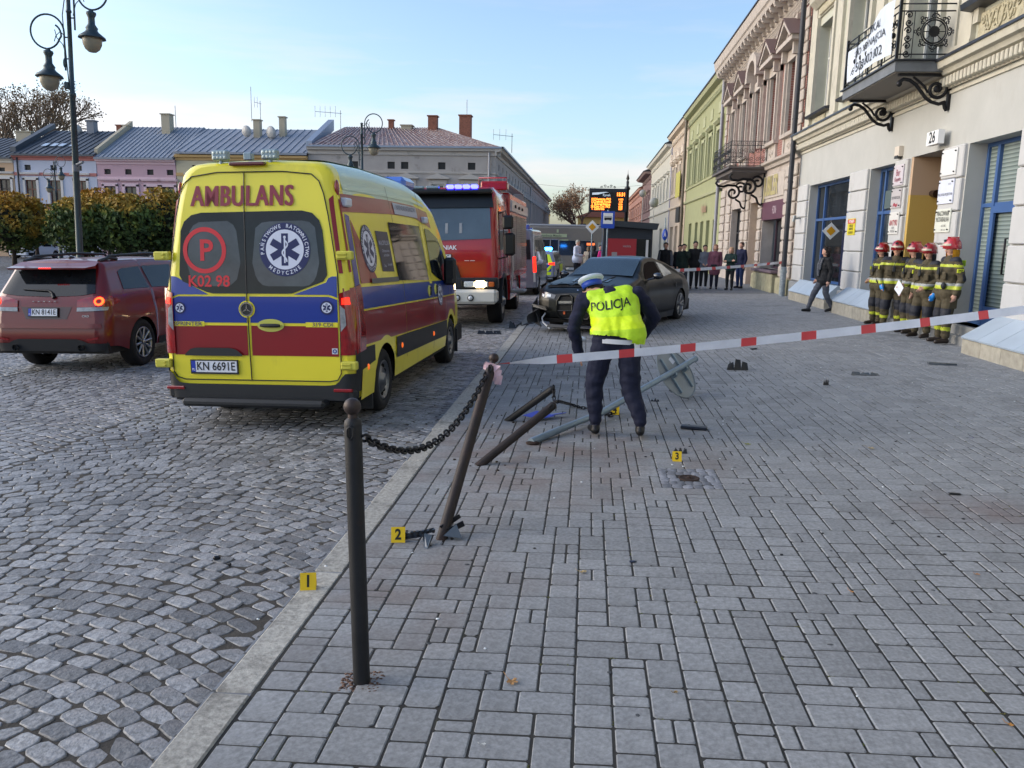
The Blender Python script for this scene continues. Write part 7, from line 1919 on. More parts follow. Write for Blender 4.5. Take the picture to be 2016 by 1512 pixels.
    if head and face:
        lat = up.cross(fwh); q = MB()
        for sg in (-1, 1): q.ell(hc_ := j['hd'] + fwh * .086 + lat * sg * .03 + up * .002, .009, .006, .006, 6, 4)
        q.build('eyes', M('eye_dark', '#1a1210', .4), t)
        q = MB(); q.ell(j['hd'] + fwh * .083 - up * .062, .018, .006, .005, 8, 4); q.build('mouth', M('lip', '#8a4f48', .5), t)
        q = MB()
        for sg in (-1, 1): q.ell(j['hd'] + lat * sg * .083 - up * .005, .012, .022, .03, 8, 6)
        q.build('ears', skin(), t)
    t['j'] = 0; del t['j']
    return t, j, me
def project_text(me, parent, txt, size, org, ux, uy, dirn, mat, bold=.02, nar=1, off=.006, name='lettering', warp=None):
    bm = bmesh.new(); bm.from_mesh(me); bv = BVHTree.FromBMesh(bm); bm.free()
    v, f = text_mesh(txt, size, bold, nar)
    org, ux, uy, dirn = Vector(org), Vector(ux).normalized(), Vector(uy).normalized(), Vector(dirn).normalized()
    out = []
    for p in v:
        a, b_ = p[0], p[2]
        if warp: a, b_ = warp(a, b_)
        s_ = org + ux * a + uy * b_
        hit = bv.ray_cast(s_, dirn)
        out.append(tuple((hit[0] if hit[0] else s_ + dirn * .3) - dirn * off))
    q = MB(); q.add(out, f); return q.build(name, mat, parent)

# ------------------------------------------------------------ the police officer bending over the wreckage
OJ = dict(hL=(-.10, 0, .90), hR=(.13, 0, .91), kL=(-.18, .05, .50), kR=(.17, .0, .47), aL=(-.15, .03, .10), aR=(.27, -.09, .13), tL=(-.19, .16, .045), tR=(.29, .07, .05), pel=(.02, .03, .97), waist=(.02, .12, 1.07),
          ch=(-.01, .38, 1.23), nk=(-.13, .58, 1.33), hd=(-.23, .71, 1.36), sL=(-.32, .42, 1.28), sR=(.22, .40, 1.36), eL=(-.40, .38, 1.00), wL=(-.34, .45, .76), eR=(.40, .50, 1.12), wR=(.32, .68, .93), look=(-.62, .5, -.7))
off, oj, ome = person('police officer in a yellow-green vest bending over beside the fallen signpost', (.275, 7.72, gz(.3)), 0, '#0d1330', '#0d142e', '#0d0d10', '#2b2320', OJ, 1.75, .011, 1.18, .03, 0, facing=1, legb=.022, coat=None)
off.name = 'police_officer'
q = MB(); b = 1.22
for s_ in (-1, 1):
    lat = (oj['sR'] - oj['sL']).normalized() * s_
    caps(q, oj['ch'] + lat * .11, .145, oj['waist'] + lat * .085, .15); caps(q, oj['waist'] + lat * .085, .15, oj['pel'] + lat * .10 + Vector((.01, -.01, .0)), .168)
    caps(q, oj['ch'] + lat * .12, .14, oj['nk'] + lat * .10 - Vector((0, .06, .055)), .10)
caps(q, oj['ch'], .165, oj['nk'] - Vector((0, .03, .045)), .11); caps(q, oj['ch'], .165, oj['waist'], .165); caps(q, oj['waist'], .165, oj['pel'], .17); caps(q, oj['sL'] * .8 + oj['sR'] * .2, .095, oj['sR'] * .8 + oj['sL'] * .2, .095)
vm = remesh(q, .012, 3, 'vest')
bmv = bmesh.new(); bmv.from_mesh(vm)
def hem(p): return p.z < .965 + .05 * math.sin(p.x * 7 + 2.2) * .6 + .03 * (p.x > .15) * -1 or (p - oj['nk'] - Vector((0, .02, .03))).length < .08
bmesh.ops.delete(bmv, geom=[f for f in bmv.faces if hem(f.calc_center_median())], context='FACES')
for v_ in bmv.verts:
    n_ = mnoise.noise(Vector((v_.co.x * 5, v_.co.y * 7, v_.co.z * 14))); f_ = max(0, 1.25 - v_.co.z) / .3
    v_.co += v_.normal * (n_ * .016 + .012 * f_)
bmv.to_mesh(vm)
bmv.free()
m_vest = M('fluor_vest', '#b8e01e', .6, bump=(10, .9, .02), noise=(3, .06), emit=('#a8d818', .10)); m_vest2 = M('fluor_vest_bright', '#d4f010', .5, bump=(10, .8, .02), emit=('#d0f010', .25))
MATS['fluor_vest'].node_tree.nodes['Principled BSDF'].inputs['Emission Strength'].default_value = 0
MATS['fluor_vest_bright'].node_tree.nodes['Principled BSDF'].inputs['Emission Strength'].default_value = 0
vm.materials.append(m_vest); vm.materials.append(m_vest2)
n = len(vm.polygons); c = np.empty(n * 3); vm.polygons.foreach_get('center', c); c = c.reshape(-1, 3)
zz = c[:, 2] + .10 * (c[:, 0] - 0) * -1
vm.polygons.foreach_set('material_index', ((zz < 1.16) & (zz > 1.045)).astype(np.int32))
vo_ = bpy.data.objects.new('vest', vm); COL.objects.link(vo_); vo_.parent = off
project_text(vm, vo_, 'POLICJA', .11, (-.05, -.6, 1.255), (1, 0, .20), (-.1, 0, 1), (0, 1, 0), M('vest_ink', '#14190c', .6), .014, .95)
q = MB(); q.smooth = True     # white belt over the trousers
for (x0, x1, r_) in ((-.13, .20, .142),):
    q.grid([[(x, -.128 + .25 * (x - .02) ** 2 * 4, .935 + dz_ - .03 * x) for dz_ in (-.022, .022)] for x in np.linspace(-.12, .19, 12)])
q.build('belt', M('belt_white', '#d6d8dc', .4), off)
q = MB(); q.bbox(.17, .235, -.11, -.06, .865, .985, .012); q.build('belt_pouch', M('belt_white'), off)
# peaked cap: white crown, blue band
hd = oj['hd']; upv = (oj['hd'] - oj['nk']).normalized(); 
rotm = Vector((0, 0, 1)).rotation_difference(Vector((-.25, .35, .9)).normalized()).to_matrix()
q = MB(); q.k = 0; q.lathe([(.0, .085), (.09, .085), (.128, .072), (.135, .055), (.125, .035), (.10, .02)], n=26); q.k = 1; q.lathe([(.104, .02), (.108, .022), (.102, -.035), (.098, -.036)], n=26)
q.xf(lambda p: tuple(rotm @ Vector((p[0], p[1] * 1.08, p[2])) + hd + Vector((-.0, .0, .055))))
q.build('cap', [M('cap_white', '#ccd6dc', .5), M('cap_blue', '#2348a8', .5)], off)

# ------------------------------------------------------------ firefighters
FB = '#4b4330'
fy = M('reflect_yellow', '#b4be34', .4); fs = M('reflect_silver', '#9a9c98', .35); fk = M('knee_pad', '#1c1f2a', .7)
def fstripes(j):
    def near_(a, r_): return lambda c: (np.linalg.norm(c - np.array(j[a]), axis=1) < r_)
    return [(lambda c: (c[:, 2] > 1.405) & (abs(c[:, 0]) > .085), ['top'], fk), (lambda c: (c[:, 2] > 1.08) & (c[:, 2] < 1.2) & (abs(c[:, 0]) > .235) & (c[:, 1] > .03), ['top'], fk), (lambda c: (abs(c[:, 2] - 1.335) < .022), ['top'], fy), (lambda c: (abs(c[:, 2] - 1.335) < .007), ['top', 'skin'], fs),
            (lambda c: (c[:, 2] > 1.0) & (c[:, 2] < 1.045), ['top'], fs), (lambda c: (c[:, 2] > .945) & (c[:, 2] < 1.0), ['top'], fy),
            (lambda c: (abs(c[:, 2] - .27) < .03), ['legs'], fy), (lambda c: (abs(c[:, 2] - .27) < .008), ['legs'], fs),
            (lambda c: (c[:, 2] > .42) & (c[:, 2] < .62) & (c[:, 1] < -.035), ['legs'], fk)]
m_helm = M('helmet_red', '#961019', .2, coat=1, noise=(3, .05)); m_helm5 = M('helmet_light_red', '#b82a30', .22, coat=1)
def helmet(t, hd, flap=None, mat=None, look=Vector((0, -1, 0))):
    yaw_ = math.atan2(look.x, -look.y)
    q = MB(); q.k = 0
    q.lathe([(0, .175), (.05, .17), (.10, .14), (.132, .08), (.14, .02), (.146, -.035), (.132, -.04)], n=24)
    q.xf(lambda p: (p[0] * .94, p[1] * 1.12 + (.01 if p[1] > 0 else 0), p[2]))
    q.bbox(-.012, .012, -.10, .12, .13, .182, .01)
    for sg in (-1, 1): q.ell((sg * .122, .015, .0), .018, .05, .05, 10, 6)
    k = len(q.v); q.prism([(.125 * math.cos(a), -.02 + .19 * math.sin(a)) for a in [PI + PI * i / 10 for i in range(11)]], .0, .014, 'z')
    q.k = 1; q.prism([(.132 * math.cos(a), -.01 + .165 * math.sin(a)) for a in [PI + .5 + (PI - 1) * i / 8 for i in range(9)]] + [(.118 * math.cos(a), -.01 + .145 * math.sin(a)) for a in [PI + .5 + (PI - 1) * i / 8 for i in range(9)]][::-1], .02, .055, 'z')
    q.k = 2; q.bbox(-.03, .03, -.150, -.125, .08, .13, .01)
    mz = Matrix.Rotation(yaw_, 3, 'Z'); q.xf(lambda p: tuple(mz @ (Vector(p) * .92) + hd + Vector((0, .01, .035))))
    o = q.build('helmet', [mat or m_helm, M('visor_pale', '#c8c2b0', .2), m_dg2], t)
    q = MB(); q.smooth = True
    q.lathe([(.125, -.01), (.13, -.08), (.12, -.16), (.135, -.21), (.12, -.21), (.10, -.02)], n=20)
    q.xf(lambda p: tuple(mz @ Vector((p[0] * .9, p[1] + .015, p[2])) + hd))
    me = q.mesh('neck_flap', M('flap_' + (flap or 'dark'), flap or '#1a1c22', .8, bump=(14, .6)))
    bm = bmesh.new(); bm.from_mesh(me); bmesh.ops.delete(bm, geom=[f for f in bm.faces if (f.calc_center_median() - hd).dot(look) > .02], context='FACES'); bm.to_mesh(me); bm.free()
    ob = bpy.data.objects.new('neck_flap', me); COL.objects.link(ob); ob.parent = t
FFJ = dict(aL=(-.13, .0, .10), aR=(.13, -.03, .10), tL=(-.15, -.16, .05), tR=(.15, -.19, .05), eL=(-.30, .05, 1.13), eR=(.30, .05, 1.13), wL=(-.29, -.02, .88), wR=(.29, -.02, .88), kL=(-.13, -.03, .5), kR=(.13, -.05, .5))
ffs = [('firefighter at the left end of the row in a red helmet, seen in profile', 6.38, 18.65, -72, dict(eL=(-.30, .10, 1.12), wL=(-.22, -.10, 1.0))),
       ('second firefighter from the left facing the viewer, radio on the chest and blue glove', 6.36, 17.75, -18, dict(wL=(-.24, -.12, .92))),
       ('middle firefighter of the row turned left holding a white sheet of paper', 6.42, 16.95, -80, dict(eR=(.28, -.05, 1.12), wR=(.22, -.26, 1.0))),
       ('fourth firefighter from the left in a red helmet with pale visor band', 6.42, 16.25, -62, dict(aL=(-.11, -.06, .10), kL=(-.12, -.09, .5), tL=(-.12, -.22, .05), wR=(.14, -.20, .98), eR=(.28, .0, 1.12))),
       ('tallest firefighter at the right end with orange neck flap and blue glove', 6.44, 15.35, -84, dict(wL=(-.26, -.08, .86)))]
for i, (lb, x, y, yw, jj) in enumerate(ffs):
    J = dict(FFJ); J.update(jj)
    if i == 1: J['look'] = (-.2, -1, 0)
    t, j, me = person(lb, (x, y, gz(x)), R(yw), FB, FB, '#2c2118', '#3a2a1c', J, (1.74, 1.79, 1.76, 1.74, 1.84)[i], .012, 1.16, .02, 0, 'firefighters standing in a row by the wall', fstripes, coat=.09, legb=.03, name='firefighter', hairon=False)
    helmet(t, j['hd'] + Vector((0, 0, -.015)), '#c88a10' if i == 4 else None, m_helm5 if i == 4 else m_helm, Vector(j.get('look', (0, -1, 0))).normalized())
    q = MB()
    for sg, k in ((-1, 'L'), (1, 'R')): q.bbox(sg * .31 - .045 * (sg > 0) * 0 - .01, sg * .31 + .01, -.05, .06, 1.22, 1.29, .004)
    pt = q.build('arm_patch', M('patch_yellow', '#d0d830', .5), t)
    q = MB(); add_text(q, 'PSP', .05, lambda a, b_: (-.322, a * -1 + .005, 1.255 + b_), .01, .9); add_text(q, 'PSP', .05, lambda a, b_: (.322, a + .005, 1.255 + b_), .01, .9); q.build('lettering', M('ink_black', '#15150f', .6), pt)
    q = MB(); q.bbox(-.205, -.19, -.06, .06, .70, .77, .004); o = q.build('leg_patch', M('patch_yellow'), t)
    q = MB(); add_text(q, 'PSP', .05, lambda a, b_: (-.21, -a, .735 + b_), .01, .9); q.build('lettering', M('ink_black'), o)
    if i in (1, 4):
        w_ = j['wL']; d = (j['wL'] - j['eL']).normalized(); q = MB()
        caps(q, w_ + d * .02, .042, w_ + d * .09, .042)
        for k in range(4): caps(q, w_ + d * .10 + Vector((.01, .03 - .02 * k, 0)), .015, w_ + d * (.15 + .01 * (k in (1, 2))) + Vector((.015, .02 - .018 * k, 0)), .013)
        caps(q, w_ + d * .05 + Vector((0, -.04, 0)), .015, w_ + d * .10 + Vector((.01, -.06, 0)), .013)
        gm = remesh(q, .009, 2, 'glove'); gm.materials.append(M('blue_glove', '#1e86d8', .4)); o = bpy.data.objects.new('glove', gm); COL.objects.link(o); o.parent = t
    q = MB(); q.bbox(-.06, -.0, -.20, -.165, 1.18, 1.30, .012); q.tube([(-.03, -.18, 1.3), (-.02, -.17, 1.38), (.03, -.15, 1.42)], .008, 5); q.build('radio', m_blackp, t)
    for (x_, y_, z_, w_) in ((.10, -.165, 1.17, .055), (-.11, -.165, 1.17, .05)): q = MB(); q.bbox(x_ - w_, x_ + w_, y_, y_ + .03, z_ - .07, z_ + .06, .012); q.build('pocket', M('cloth_' + FB), t)
    for sg in (-1, 1): q = MB(); q.bbox(sg * .20 - .02, sg * .20 + .02, -.07, .07, .62, .80, .012); q.build('pocket', M('cloth_' + FB), t)
    q = MB(); q.ell((.16, -.17, 1.0), .045, .045, .06, 8, 6); q.build('torch', m_blackp, t)
    if i == 4:
        q = MB(); q.smooth = True; q.grid([[(-.16 + .32 * a / 6, .165 + .03 * math.sin(PI * a / 6), 1.33 + .10 * b_ / 2) for b_ in range(3)] for a in range(7)]); q.build('back_panel', M('fluor_vest'), t)
q = MB(); q.add([(6.03, 16.80, 1.06), (6.07, 16.62, .93), (6.09, 16.48, 1.10), (6.05, 16.66, 1.25)], [(0, 1, 2, 3)]); q.add([(6.032, 16.80, 1.06), (6.072, 16.62, .93), (6.092, 16.48, 1.10), (6.052, 16.66, 1.25)], [(0, 1, 2, 3)])
tag(q.build('paper_sheet', M('paper', '#d8dcE4', .7)), 'white sheet of paper held by the middle firefighter', 'paper')

# ------------------------------------------------------------ woman walking by the shop door
WJ = dict(aL=(-.07, -.34, .09), tL=(-.08, -.50, .05), kL=(-.08, -.22, .50), aR=(.08, .22, .13), tR=(.08, .08, .05), kR=(.09, .04, .50), wL=(-.22, -.10, .90), wR=(.24, .02, .87), eR=(.26, .06, 1.12))
t, j, me = person('woman with dark curly hair and patterned black jacket striding past the blue shop door', (6.12, 22.0, gz(6.1)), R(-80), '#16171b', '#4c4f58', '#101012', '#1d1210', WJ, 1.68, .013, 1.08, .02, .10, coat=.10, legb=.015)
q = MB()
for i in range(46):
    a = random.uniform(0, 2 * PI); z = random.uniform(-.06, .13); q.ell(j['hd'] + Vector((.10 * math.cos(a), .02 + .10 * math.sin(a) * (1 if math.sin(a) > 0 else .35), z)), .032, .032, .032, 7, 5)
q.build('curls', M('hair_#1d1210', '#1d1210', .8), t)
q = MB(); q.tube([(-.06, -.10, 1.46), (-.05, -.16, 1.3), (-.03, -.17, 1.12), (.0, -.17, .98)], [.03, .04, .045, .035], 8); q.tube([(.06, -.10, 1.46), (.05, -.15, 1.3), (.06, -.17, 1.15)], [.03, .035, .03], 8); q.build('scarf', M('scarf', '#5a5c62', .9, noise=(40, .8)), t)
# ------------------------------------------------------------ onlookers behind the tape
def gp(px_, X, Y): return (X, Y, gz(X))
hp = dict(wL=(-.10, -.17, 1.0), wR=(.10, -.17, 1.0), eL=(-.26, -.02, 1.15), eR=(.26, -.02, 1.15))
cross = dict(wL=(.10, -.19, 1.20), wR=(-.08, -.21, 1.17), eL=(-.24, -.08, 1.16), eR=(.24, -.08, 1.16))
face_ = dict(wR=(.03, -.13, 1.48), eR=(.20, -.18, 1.25))
G_ = 'onlookers standing behind the tape'
on = [('onlooker with a dark padded gilet over grey sleeves, leftmost of the group', 1309, 32.5, -12, '#15161b', '#191a20', '#141414', '#1e1611', {}, 1.80, 0),
      ('onlooker in black jacket half hidden behind the one in dark green', 1337, 33.4, 0, '#16181c', '#23262c', '#202020', '#241a14', {}, 1.70, 0),
      ('curly haired onlooker in a dark green jacket touching the face', 1345, 32.4, -5, '#14261e', '#3c4048', '#3a3a3a', '#1d1510', face_, 1.74, 0),
      ('tall onlooker in black hoodie with dark cropped hair', 1367, 32.6, 0, '#121318', '#111218', '#121212', '#1c1511', {}, 1.84, 0),
      ('onlooker in a light grey hoodie and white shoes', 1386, 32.6, 4, '#70757e', '#131419', '#c8c8c8', '#1f1812', hp, 1.70, 0),
      ('woman with long blond hair in a dusty pink coat', 1407, 32.4, -12, '#7b4a58', '#15182a', '#15151a', '#8e6a48', {}, 1.72, .16),
      ('woman with curly blond hair and crossed arms in dark green jacket', 1438, 31.8, -28, '#16302d', '#14181c', '#101010', '#a88c6c', cross, 1.62, .12),
      ('man with short hair in a navy jacket and blue jeans, rightmost of the group', 1458, 33.0, -55, '#12183a', '#263a66', '#15151a', '#4a3528', {}, 1.80, 0)]
def worldx(px, Y): # ground x for a picture column at distance Y
    for _ in range(1): pass
    cxm = Vector((0.9954540894, 0.0929933420, 0.0205765455)); 
    # solve (px-1008)/1603 = camx/-camz for z about 1
    a = (px - 1008) / 1603
    # cam coords: X.cx etc with p=(x,Y,-.9)
    A1 = cx.x + a * cz.x; B1 = (cx.y + a * cz.y) * Y + (cx.z + a * cz.z) * -.9
    return -B1 / A1
for (lb, px, Y, yw, tp, lg, sh, hr, J, hh, hl) in on:
    X = worldx(px, Y)
    t, j, me = person(lb, (X, Y, gz(X)), R(yw), tp, lg, sh, hr, J, hh, .018, 1.02, .01, hl, G_, coat=.08 if 'coat' not in lb else .30, legb=.012)
    if 'bag' in lb or 'coat' in lb:
        q = MB(); q.bbox(-.14, .10, -.24, -.14, .80, .98, .03); q.build('handbag', m_dg2, t)
    if 'gilet' in lb:
        q = MB()
        for s_ in 'LR': q.tube([j['s' + s_], j['e' + s_], j['w' + s_]], [.075, .066, .05], 8)
        q.build('sleeves', M('cloth_grey', '#62656c', .85), t)
X = worldx(1136, 39.5)
t, j, me = person('man in a white tracksuit top with a dark red band and pale cap', (X, 39.5, pz(X)), R(60), '#c6cad6', '#11121a', '#101010', '#a8a294', dict(wL=(-.05, -.25, 1.1), eL=(-.24, -.05, 1.14)), 1.92, .018, 1.2, .03, 0, coat=.06, legb=.03)
q = MB(); q.lathe([(.175, 1.14), (.18, 1.17), (.178, 1.2)], n=16); q.xf(lambda p: (p[0] * 1.05, p[1] * .85, p[2])); q.build('chest_band', M('band_maroon', '#4a1c2c', .8), t)
for (lb, px, Y, tp, lg, hr, hh, hl) in (('person in a beige coat seen from behind beside the bus stop', 1158, 41.0, '#9c8f7c', '#8a7e6c', '#6c5840', 1.60, .1), ('person in a dark hooded jacket standing between the beige coat and the kiosk', 1169, 40, '#1a1722', '#17171c', '#181214', 1.66, .1), ('person in a grey lilac jacket beside the kiosk wall', 1181, 40.6, '#5f5868', '#2a2a30', '#3a3036', 1.68, 0), ('child in a bright pink jacket at the kiosk corner', 1187, 39.4, '#c8287c', '#22222c', '#2a2020', 1.66, 0)):
    X = worldx(px, Y); person(lb, (X, Y, gz(X)), R(160 if 'behind' in lb or 'hood' in lb else 20), tp, lg, '#141414', hr, {}, hh, .02, 1.15, .02, hl, coat=.12)
# far left pedestrians under the trees
for (lb, px) in (('pedestrian in dark trousers walking far left under the trees', 17), ('pedestrian in light trousers beside the white bicycle', 37)):
    X = worldx(px, 61.5); person(lb, (X, 61.5, gz(X) + RD), R(60), '#1c2030' if px == 17 else '#4a4a44', '#141a2c' if px == 17 else '#8e8a7c', '#141414', '#2a2018', dict(aL=(-.1, -.22, .09), aR=(.1, .2, .1), tL=(-.1, -.36, .05), tR=(.1, .06, .05)), 1.76, .025, 1.1)
# ================================================================= STREET FURNITURE AND SMALL THINGS
m_post = M('bollard_iron', '#1f2023', .55, .3, noise=(7, .3), bump=(90, .35, .003), dark=(3.0, .6, .56, '#43291f')); m_postr = M('bollard_rust', '#29211f', .62, .25, noise=(9, .4), dark=(4, .6, .54, '#4a3024'), bump=(70, .5, .004))
def bollard(label, base, top, ball=True, r=.036, mat=None, bend=0):
    t = thing('bollard', label, 'bollard', base)
    d = Vector(top) - Vector(base); ln = d.length; rot = Vector((0, 0, 1)).rotation_difference(d.normalized())
    t.rotation_mode = 'QUATERNION'; t.rotation_quaternion = rot; t['group'] = 'iron bollards along the kerb'
    q = MB(); q.lathe([(r * 1.02, -.03), (r, .02), (r, ln - .03), (r * .92, ln - .012), (r * .5, ln)], n=24)
    if bend: q.xf(lambda p: (p[0] + bend * math.sin(p[2] / ln * PI), p[1], p[2]))
    q.build('post', mat or m_post, t)
    q = MB(); q.tube([(r * .9 * 0 + 0.0, -r - .004, ln - .085), (0.012, -r - .006, ln - .07), (.012, -r - .006, ln - .04), (0, -r - .004, ln - .03), (-.012, -r - .006, ln - .04), (-.012, -r - .006, ln - .07)], .005, 6, closed=True); q.build('chain_eye', m_post, t)
    if ball:
        q = MB(); q.cyl((0, 0, ln - .01), (0, 0, ln + .02), r * .6, r * .5, 14); q.ell((0, 0, ln + .045), .036, n=20, m=14); q.build('ball', M('ball_iron', '#3a302d', .5, .4, noise=(20, .3), bump=(120, .4, .002)), t)
    return t
g0 = lambda x, y: (x, y, gz(x))
B1 = bollard('upright iron bollard with a ball top nearest the viewer', g0(-.905, 3.155), (-.935, 3.175, gz(-.9) + 1.155))
B2 = bollard('leaning iron bollard with striped tape tied round its ball top', g0(-.865, 4.873), (-.865 + .58, 5.72, gz(-.9) + 1.02 - .0))
def W3(px, py, Y):
    a = (px - 1008) / 1603; b_ = (756 - py) / 1603
    d = cx * a + cy * b_ - cz
    return Vector((0, 0, 1.86)) + d * (Y / d.y)
tp2 = W3(969, 716, 5.6)
bpy.data.objects.remove(B2.children[0]) if False else None
for o in list(B2.children): bpy.data.objects.remove(o)
bpy.data.objects.remove(B2)
B2 = bollard('leaning iron bollard with striped tape tied round its ball top', g0(-.865, 4.873), tuple(tp2), mat=m_postr)
tp3 = W3(1093, 795, 6.95); tp4 = W3(1090, 764, 8.0)
B3 = bollard('knocked down bollard lying in front with its rusty broken foot', g0(-.851, 6.616), tuple(tp3), False, mat=m_postr)
B4 = bollard('knocked down dark bollard lying farther back by the kerb', g0(-.78, 8.36), tuple(tp4), False, mat=m_post)
def chain(label, P_, n=None, link=.055, wire=.0065, w_=.0145, group=None):
    """P_: sampled curve; alternate links"""
    P_ = [Vector(p) for p in P_]; d = [0]
    for a, b_ in zip(P_, P_[1:]): d.append(d[-1] + (b_ - a).length)
    pitch = link - wire * 2.2; n = int(d[-1] / pitch)
    t = thing('chain', label, 'chain', tuple(P_[0]))
    q = MB(); k = 10; hl = link / 2 - w_
    pts = [(w_ * math.cos(a), 0, hl + w_ * math.sin(a)) for a in [PI * i / 5 for i in range(6)]] + [(w_ * math.cos(a), 0, -hl + w_ * math.sin(a)) for a in [PI + PI * i / 5 for i in range(6)]]
    q.tube(pts, wire, 6, closed=True); me = q.mesh('link', M('chain_iron', '#1d1c1e', .45, .6, noise=(30, .3)))
    for i in range(n):
        s_ = (i + .5) * pitch; p = Vector([float(np.interp(s_, d, [v[c_] for v in P_])) for c_ in range(3)]); p2 = Vector([float(np.interp(s_ + .01, d, [v[c_] for v in P_])) for c_ in range(3)])
        tg = (p2 - p).normalized(); qr = Vector((0, 0, 1)).rotation_difference(tg)
        o = inst(me, 'link', t, tuple(p - P_[0])); o.rotation_mode = 'QUATERNION'
        from mathutils import Quaternion
        o.rotation_quaternion = qr @ Quaternion((0, 0, 1), R(45 if i % 2 else -45))
    return t
a = Vector((-.935 + .04, 3.18, gz(-.9) + 1.075)); b_ = tp2 + Vector((-.03, -.06, -.06))
cat_ = []
for i in range(41):
    t_ = i / 40; p = a.lerp(b_, t_); p.z -= .235 * 4 * t_ * (1 - t_) * (1 - .15 * (t_ - .5)); cat_.append(p)
chain('heavy black chain sagging between the upright and the leaning bollards', cat_, link=.072, wire=.0064, w_=.0165)
e3 = tp3; e4 = tp4
from_px = lambda px, py: (lambda d: (1.86 / (S * d.x - d.z) * d.x, 1.86 / (S * d.x - d.z) * d.y))(cx * ((px - 1008) / 1603) + cy * ((756 - py) / 1603) - cz)
def G3(px, py): p = from_px(px, py); return Vector((p[0], p[1], gz(p[0]) + .02))
cc = [e4 + Vector((.0, -.03, .03)), e4 + Vector((.015, -.15, -.10)), e3.lerp(e4, .4) + Vector((.02, 0, -.05)), e3 + Vector((.02, .02, .02)), W3(1108, 792, 7.9), G3(1125, 800), G3(1145, 806), G3(1165, 808), G3(1180, 812), G3(1192, 818), G3(1212, 816), G3(1205, 808), G3(1190, 812), G3(1200, 822), G3(1216, 822)]
sm = []
for i in range(len(cc) - 1):
    for k in range(6): sm.append(cc[i].lerp(cc[i + 1], k / 6))
chain('dark chain trailing over the slabs from the knocked down bollards', sm, link=.055, wire=.006, w_=.013)
# ---- tape
m_tape = None
def tape(label, A_, B_, wid, n, period, text, twist=lambda t: 0, sag=0, name='barrier_tape', widf=None):
    t = thing(name, label, 'tape', tuple(A_))
    q = MB(); A_ = Vector(A_); B_ = Vector(B_); L_ = (B_ - A_).length
    ax = (B_ - A_).normalized(); side_ = Vector((0, 0, 1)); side_ = (side_ - ax * side_.dot(ax)).normalized(); nor = ax.cross(side_)
    P_ = []
    def at(s_, v):
        u = s_ / L_; tw = twist(u); ww = wid * (widf(u) if widf else 1)
        p = A_ + ax * s_ + Vector((0, 0, -sag * 4 * u * (1 - u))) + (side_ * math.cos(tw) + nor * math.sin(tw)) * v * ww
        return p - A_
    ns = int(L_ / (period / 12)); vs = []; fs_ = []
    for i in range(ns + 1):
        for v in (-.5, 0, .5): vs.append(tuple(at(L_ * i / ns, v) + nor * .002 * math.sin(i * .9)))
    q.smooth = True
    for i in range(ns):
        ph = (L_ * i / ns / period) % 1; q.k = 1 if ph < .22 else 0
        q.add([vs[i * 3], vs[i * 3 + 1], vs[i * 3 + 2], vs[i * 3 + 3], vs[i * 3 + 4], vs[i * 3 + 5]], [(0, 3, 4, 1), (1, 4, 5, 2)])
    o = q.build('strip', [M('tape_white', '#e2e6f0', .45, noise=(6, .08)), M('tape_red', '#d84c50', .45)], t)
    if text:
        q = MB(); k = 0
        while (k + 1) * period < L_ and k < 22:
            s0 = k * period + period * .63; 
            if s0 / L_ > .12: add_text(q, text, wid * .55, lambda a, b_: tuple(at(s0 + a, b_ / wid - .12) - (nor * .005)), .0, .8)
            k += 1
        q.build('lettering', M('tape_print', '#c86c78', .5), t)
    return t
tA = tp2 + Vector((.015, -.02, .0)); tB = W3(2060, 604, 6.3) 
tape('red and white barrier tape stretched across the foreground to the right', tA, tB, .062, 80, .44, 'STRAŻ', lambda u: 1.35 * max(0, 1 - u * 9) + .25 * math.sin(u * 5), .03, widf=lambda u: min(1, .25 + u * 9))
X1 = worldx(1262, 24.5)
tape('far barrier tape running to the wall in front of the onlookers', W3(1230, 536, 21.5), W3(1545, 516, 29.0), .085, 60, .9, '', lambda u: .2 * math.sin(u * 9), .05)
# tied end of the tape
kn = thing('tape_knot', 'crumpled pink-white end of tape knotted below the ball of the leaning bollard', 'tape', tuple(tp2))
q = MB(); q.smooth = False
rr = random.Random(4)
for (dx_, dz_, s_) in ((.03, -.04, .03), (.04, -.07, .035), (.045, -.10, .03), (-.03, -.01, .025), (.0, -.03, .035), (.02, -.055, .03)):
    q.grid([[(dx_ + s_ * (a - 1) + rr.uniform(-.008, .008), -.045 + rr.uniform(-.012, .008), dz_ + s_ * (b_ - 1) * 1.1 + rr.uniform(-.008, .008)) for b_ in range(3)] for a in range(3)])
q.build('knot', M('tape_knot', '#cfa6ae', .5, noise=(30, .4, '#d8d0d4')), kn)
# ---- fallen sign post with the back of a round sign
m_galv = M('galvanised', '#8494a0', .42, .5, noise=(5, .18), bump=(30, .15))
sp = thing('fallen_signpost', 'bent grey steel signpost lying aslant with the back of a round sign', 'road sign')
p0 = W3(1045, 870, 7.36); p1 = W3(1135, 832, 8.0); p1b = W3(1180, 815, 8.35); p2 = W3(1368, 707, 10.2)
q = MB(); pts = [p0, p0.lerp(p1, .5), p1, p1b, p1b.lerp(p2, .5), p2]; q.tube(pts, [.036, .035, .031, .035, .035, .035], 14)
q.cyl(p2, p2 + (p2 - p1b).normalized() * .02, .039, None, 14); q.build('pole', m_galv, sp)
ax = (p2 - p1b).normalized(); cen = W3(1337, 731, 9.85)
nrm = Vector((.30, -.85, .42)); nrm = (nrm - ax * nrm.dot(ax)).normalized(); sd_ = ax.cross(nrm)
dc = cen - nrm * .055
def dfn(a, b_, o_=0): return tuple(dc + ax * a + sd_ * b_ + nrm * o_)
q = MB(); R0 = .33
